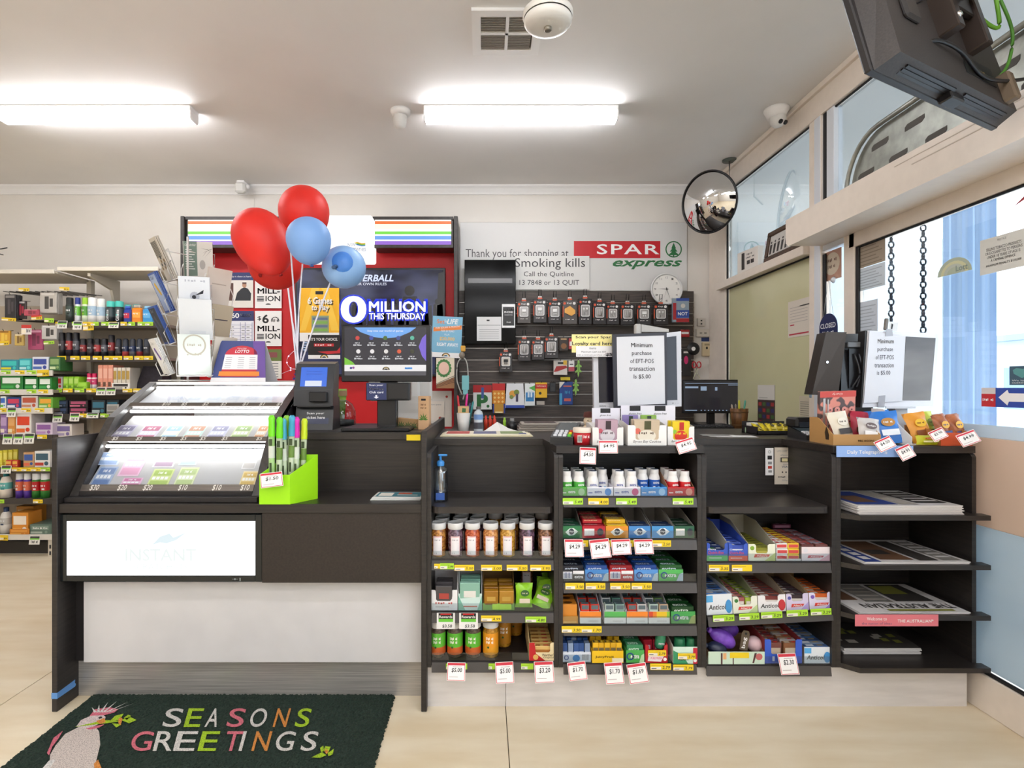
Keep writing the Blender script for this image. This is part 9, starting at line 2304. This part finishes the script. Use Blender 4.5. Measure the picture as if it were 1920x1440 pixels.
def mat_poly(b, pts, z=.0158):
 b.add([tuple(Vector(gp_(px, py, z)) - Vector((-1.05, 2.0, 0))) for px, py in pts], [tuple(range(len(pts)))])
def letters(word, cols, boxes, py0, py1, slant):
 for ch_, c_, (a, d) in zip(word, cols, boxes):
  g_, f_ = glyphs(ch_, .01)
  pts_ = []
  for u, v in g_:
   py = py1 + (py0 - py1) * v
   px = a + 4 + (d - a - 8) * u + slant * (v - .5)
   pts_.append(tuple(Vector(gp_(px, py, .0160)) - Vector((-1.05, 2.0, 0))))
  b = B()
  b.add(pts_, f_)
  O(b, 'letter', LETC[c_], mt)
letters('SEASONS', 'wlwpwol', ((304, 346), (345, 383), (384, 415), (424, 463), (466, 504), (512, 545), (552, 586)), 1328, 1363, 10)
letters('GREETINGS', 'pwwlpwowp'.replace('p', 'p', 1)[:8] + 'w', ((243, 290), (287, 330), (325, 372), (371, 413), (418, 456), (448, 462), (472, 510), (514, 556), (563, 599)), 1371, 1408, 10)
b = B()
mat_poly(b, [(92, 1440), (94, 1415), (104, 1398), (122, 1376), (150, 1362), (176, 1358), (186, 1372), (188, 1396), (182, 1420), (176, 1445), (150, 1455), (120, 1450), (98, 1440)])
O(b, 'bird_body', coirc('d2c4bc'), mt)
b = B(); mat_poly(b, [(143, 1362), (152, 1350), (170, 1342), (190, 1338), (198, 1344), (196, 1352), (180, 1360), (160, 1366)], .0162)
O(b, 'bird_head', coirc('dccac8'), mt)
for P in ([(168, 1342), (178, 1330), (205, 1326), (222, 1330), (214, 1336), (195, 1341)], [(88, 1412), (100, 1384), (118, 1370), (110, 1384), (98, 1400), (92, 1416)], [(160, 1366), (184, 1360), (196, 1358), (186, 1364), (170, 1368)]):
 b = B(); mat_poly(b, P, .0164)
 O(b, 'pink_plumage', PNK, mt)
for k, (tx_, ty_) in enumerate(((172, 1326), (186, 1321), (203, 1316), (220, 1314), (240, 1316), (250, 1319))):
 b = B(); mat_poly(b, [(176 + 5 * k, 1336), (182 + 5 * k, 1335), (tx_, ty_)], .0166)
 O(b, 'crest_feather', CRE, mt)
b = B()
mat_poly(b, [(80, 1440), (92, 1426), (104, 1424), (90, 1446)], .0166)
O(b, 'tail_feather', CRE, mt)
b = B()
for P in ([(140, 1363), (196, 1350), (230, 1352), (200, 1356)], [(206, 1352), (216, 1342), (232, 1338), (224, 1350)], [(226, 1350), (244, 1344), (256, 1350), (242, 1356)], [(210, 1356), (218, 1364), (228, 1358)], [(232, 1346), (240, 1340), (246, 1342), (238, 1350)],
          [(584, 1420), (604, 1410), (612, 1416), (600, 1421)], [(606, 1408), (610, 1399), (620, 1400), (616, 1410)], [(614, 1412), (626, 1404), (624, 1414), (616, 1418)], [(600, 1402), (606, 1398), (608, 1408), (602, 1410)]): mat_poly(b, P, .0166)
O(b, 'leaf_sprig', LETC['l'], mt)
b = B()
for P in ([(222, 1348), (226, 1344), (230, 1348), (226, 1360), (222, 1356)], [(608, 1408), (612, 1404), (616, 1409), (612, 1414)], [(180, 1352), (196, 1346), (198, 1354), (188, 1358)], [(176, 1432), (184, 1424), (192, 1445), (178, 1448)]): mat_poly(b, P, .0168)
O(b, 'orange_detail', LETC['o'], mt)
b = B(); mat_poly(b, [(184, 1345), (190, 1343), (192, 1346), (186, 1348)], .0168)
O(b, 'eye', INK, mt)
# ---- printed matter hangs under the part that carries it ------------------------------------
CARRY = {'lettering': ('label', 'red_band', 'screen', 'lit_panel', 'board', 'paper', 'wrap_label', 'label_band', 'tub', 'lid', 'front_panel', 'black_screen', 'white_lightbox', 'panel', 'card'),
         'print': ('pack', 'carton', 'pouch', 'box', 'bottle', 'tube', 'front_leaf'), 'window': ('box',), 'halo': ('screen',), 'crowd_silhouette': ('screen',),
         'game_icon': ('screen',), 'footer_logo': ('screen',), 'blue_arch': ('screen',), 'purple_arc': ('screen',), 'green_arc': ('screen',), 'white_band': ('screen',), 'grey_band': ('screen',), 'window_panels': ('screen',),
         'numeral': ('dial',), 'key': ('body', 'tray'), 'barcode': ('barcode_label',), 'photo_figures': ('photo',), 'screen_window': ('screen',), 'swoosh': ('lit_panel',), 'toggle': ('plate',), 'slot': ('plate',), 'vent_slot': ('back_shell',), 'port': ('port_recess',)}
for o in list(COL.objects):
 if o.parent is None: continue
 want = CARRY.get(o.name.split('.')[0])
 if not want or o.parent.parent: continue
 for c in o.parent.children:
  if c is not o and c.name.split('.')[0] in want and not c.parent.parent and Vector(c.location).length < 1e-6 and Vector(c.rotation_euler).length < 1e-6:
   o.parent = c
   break
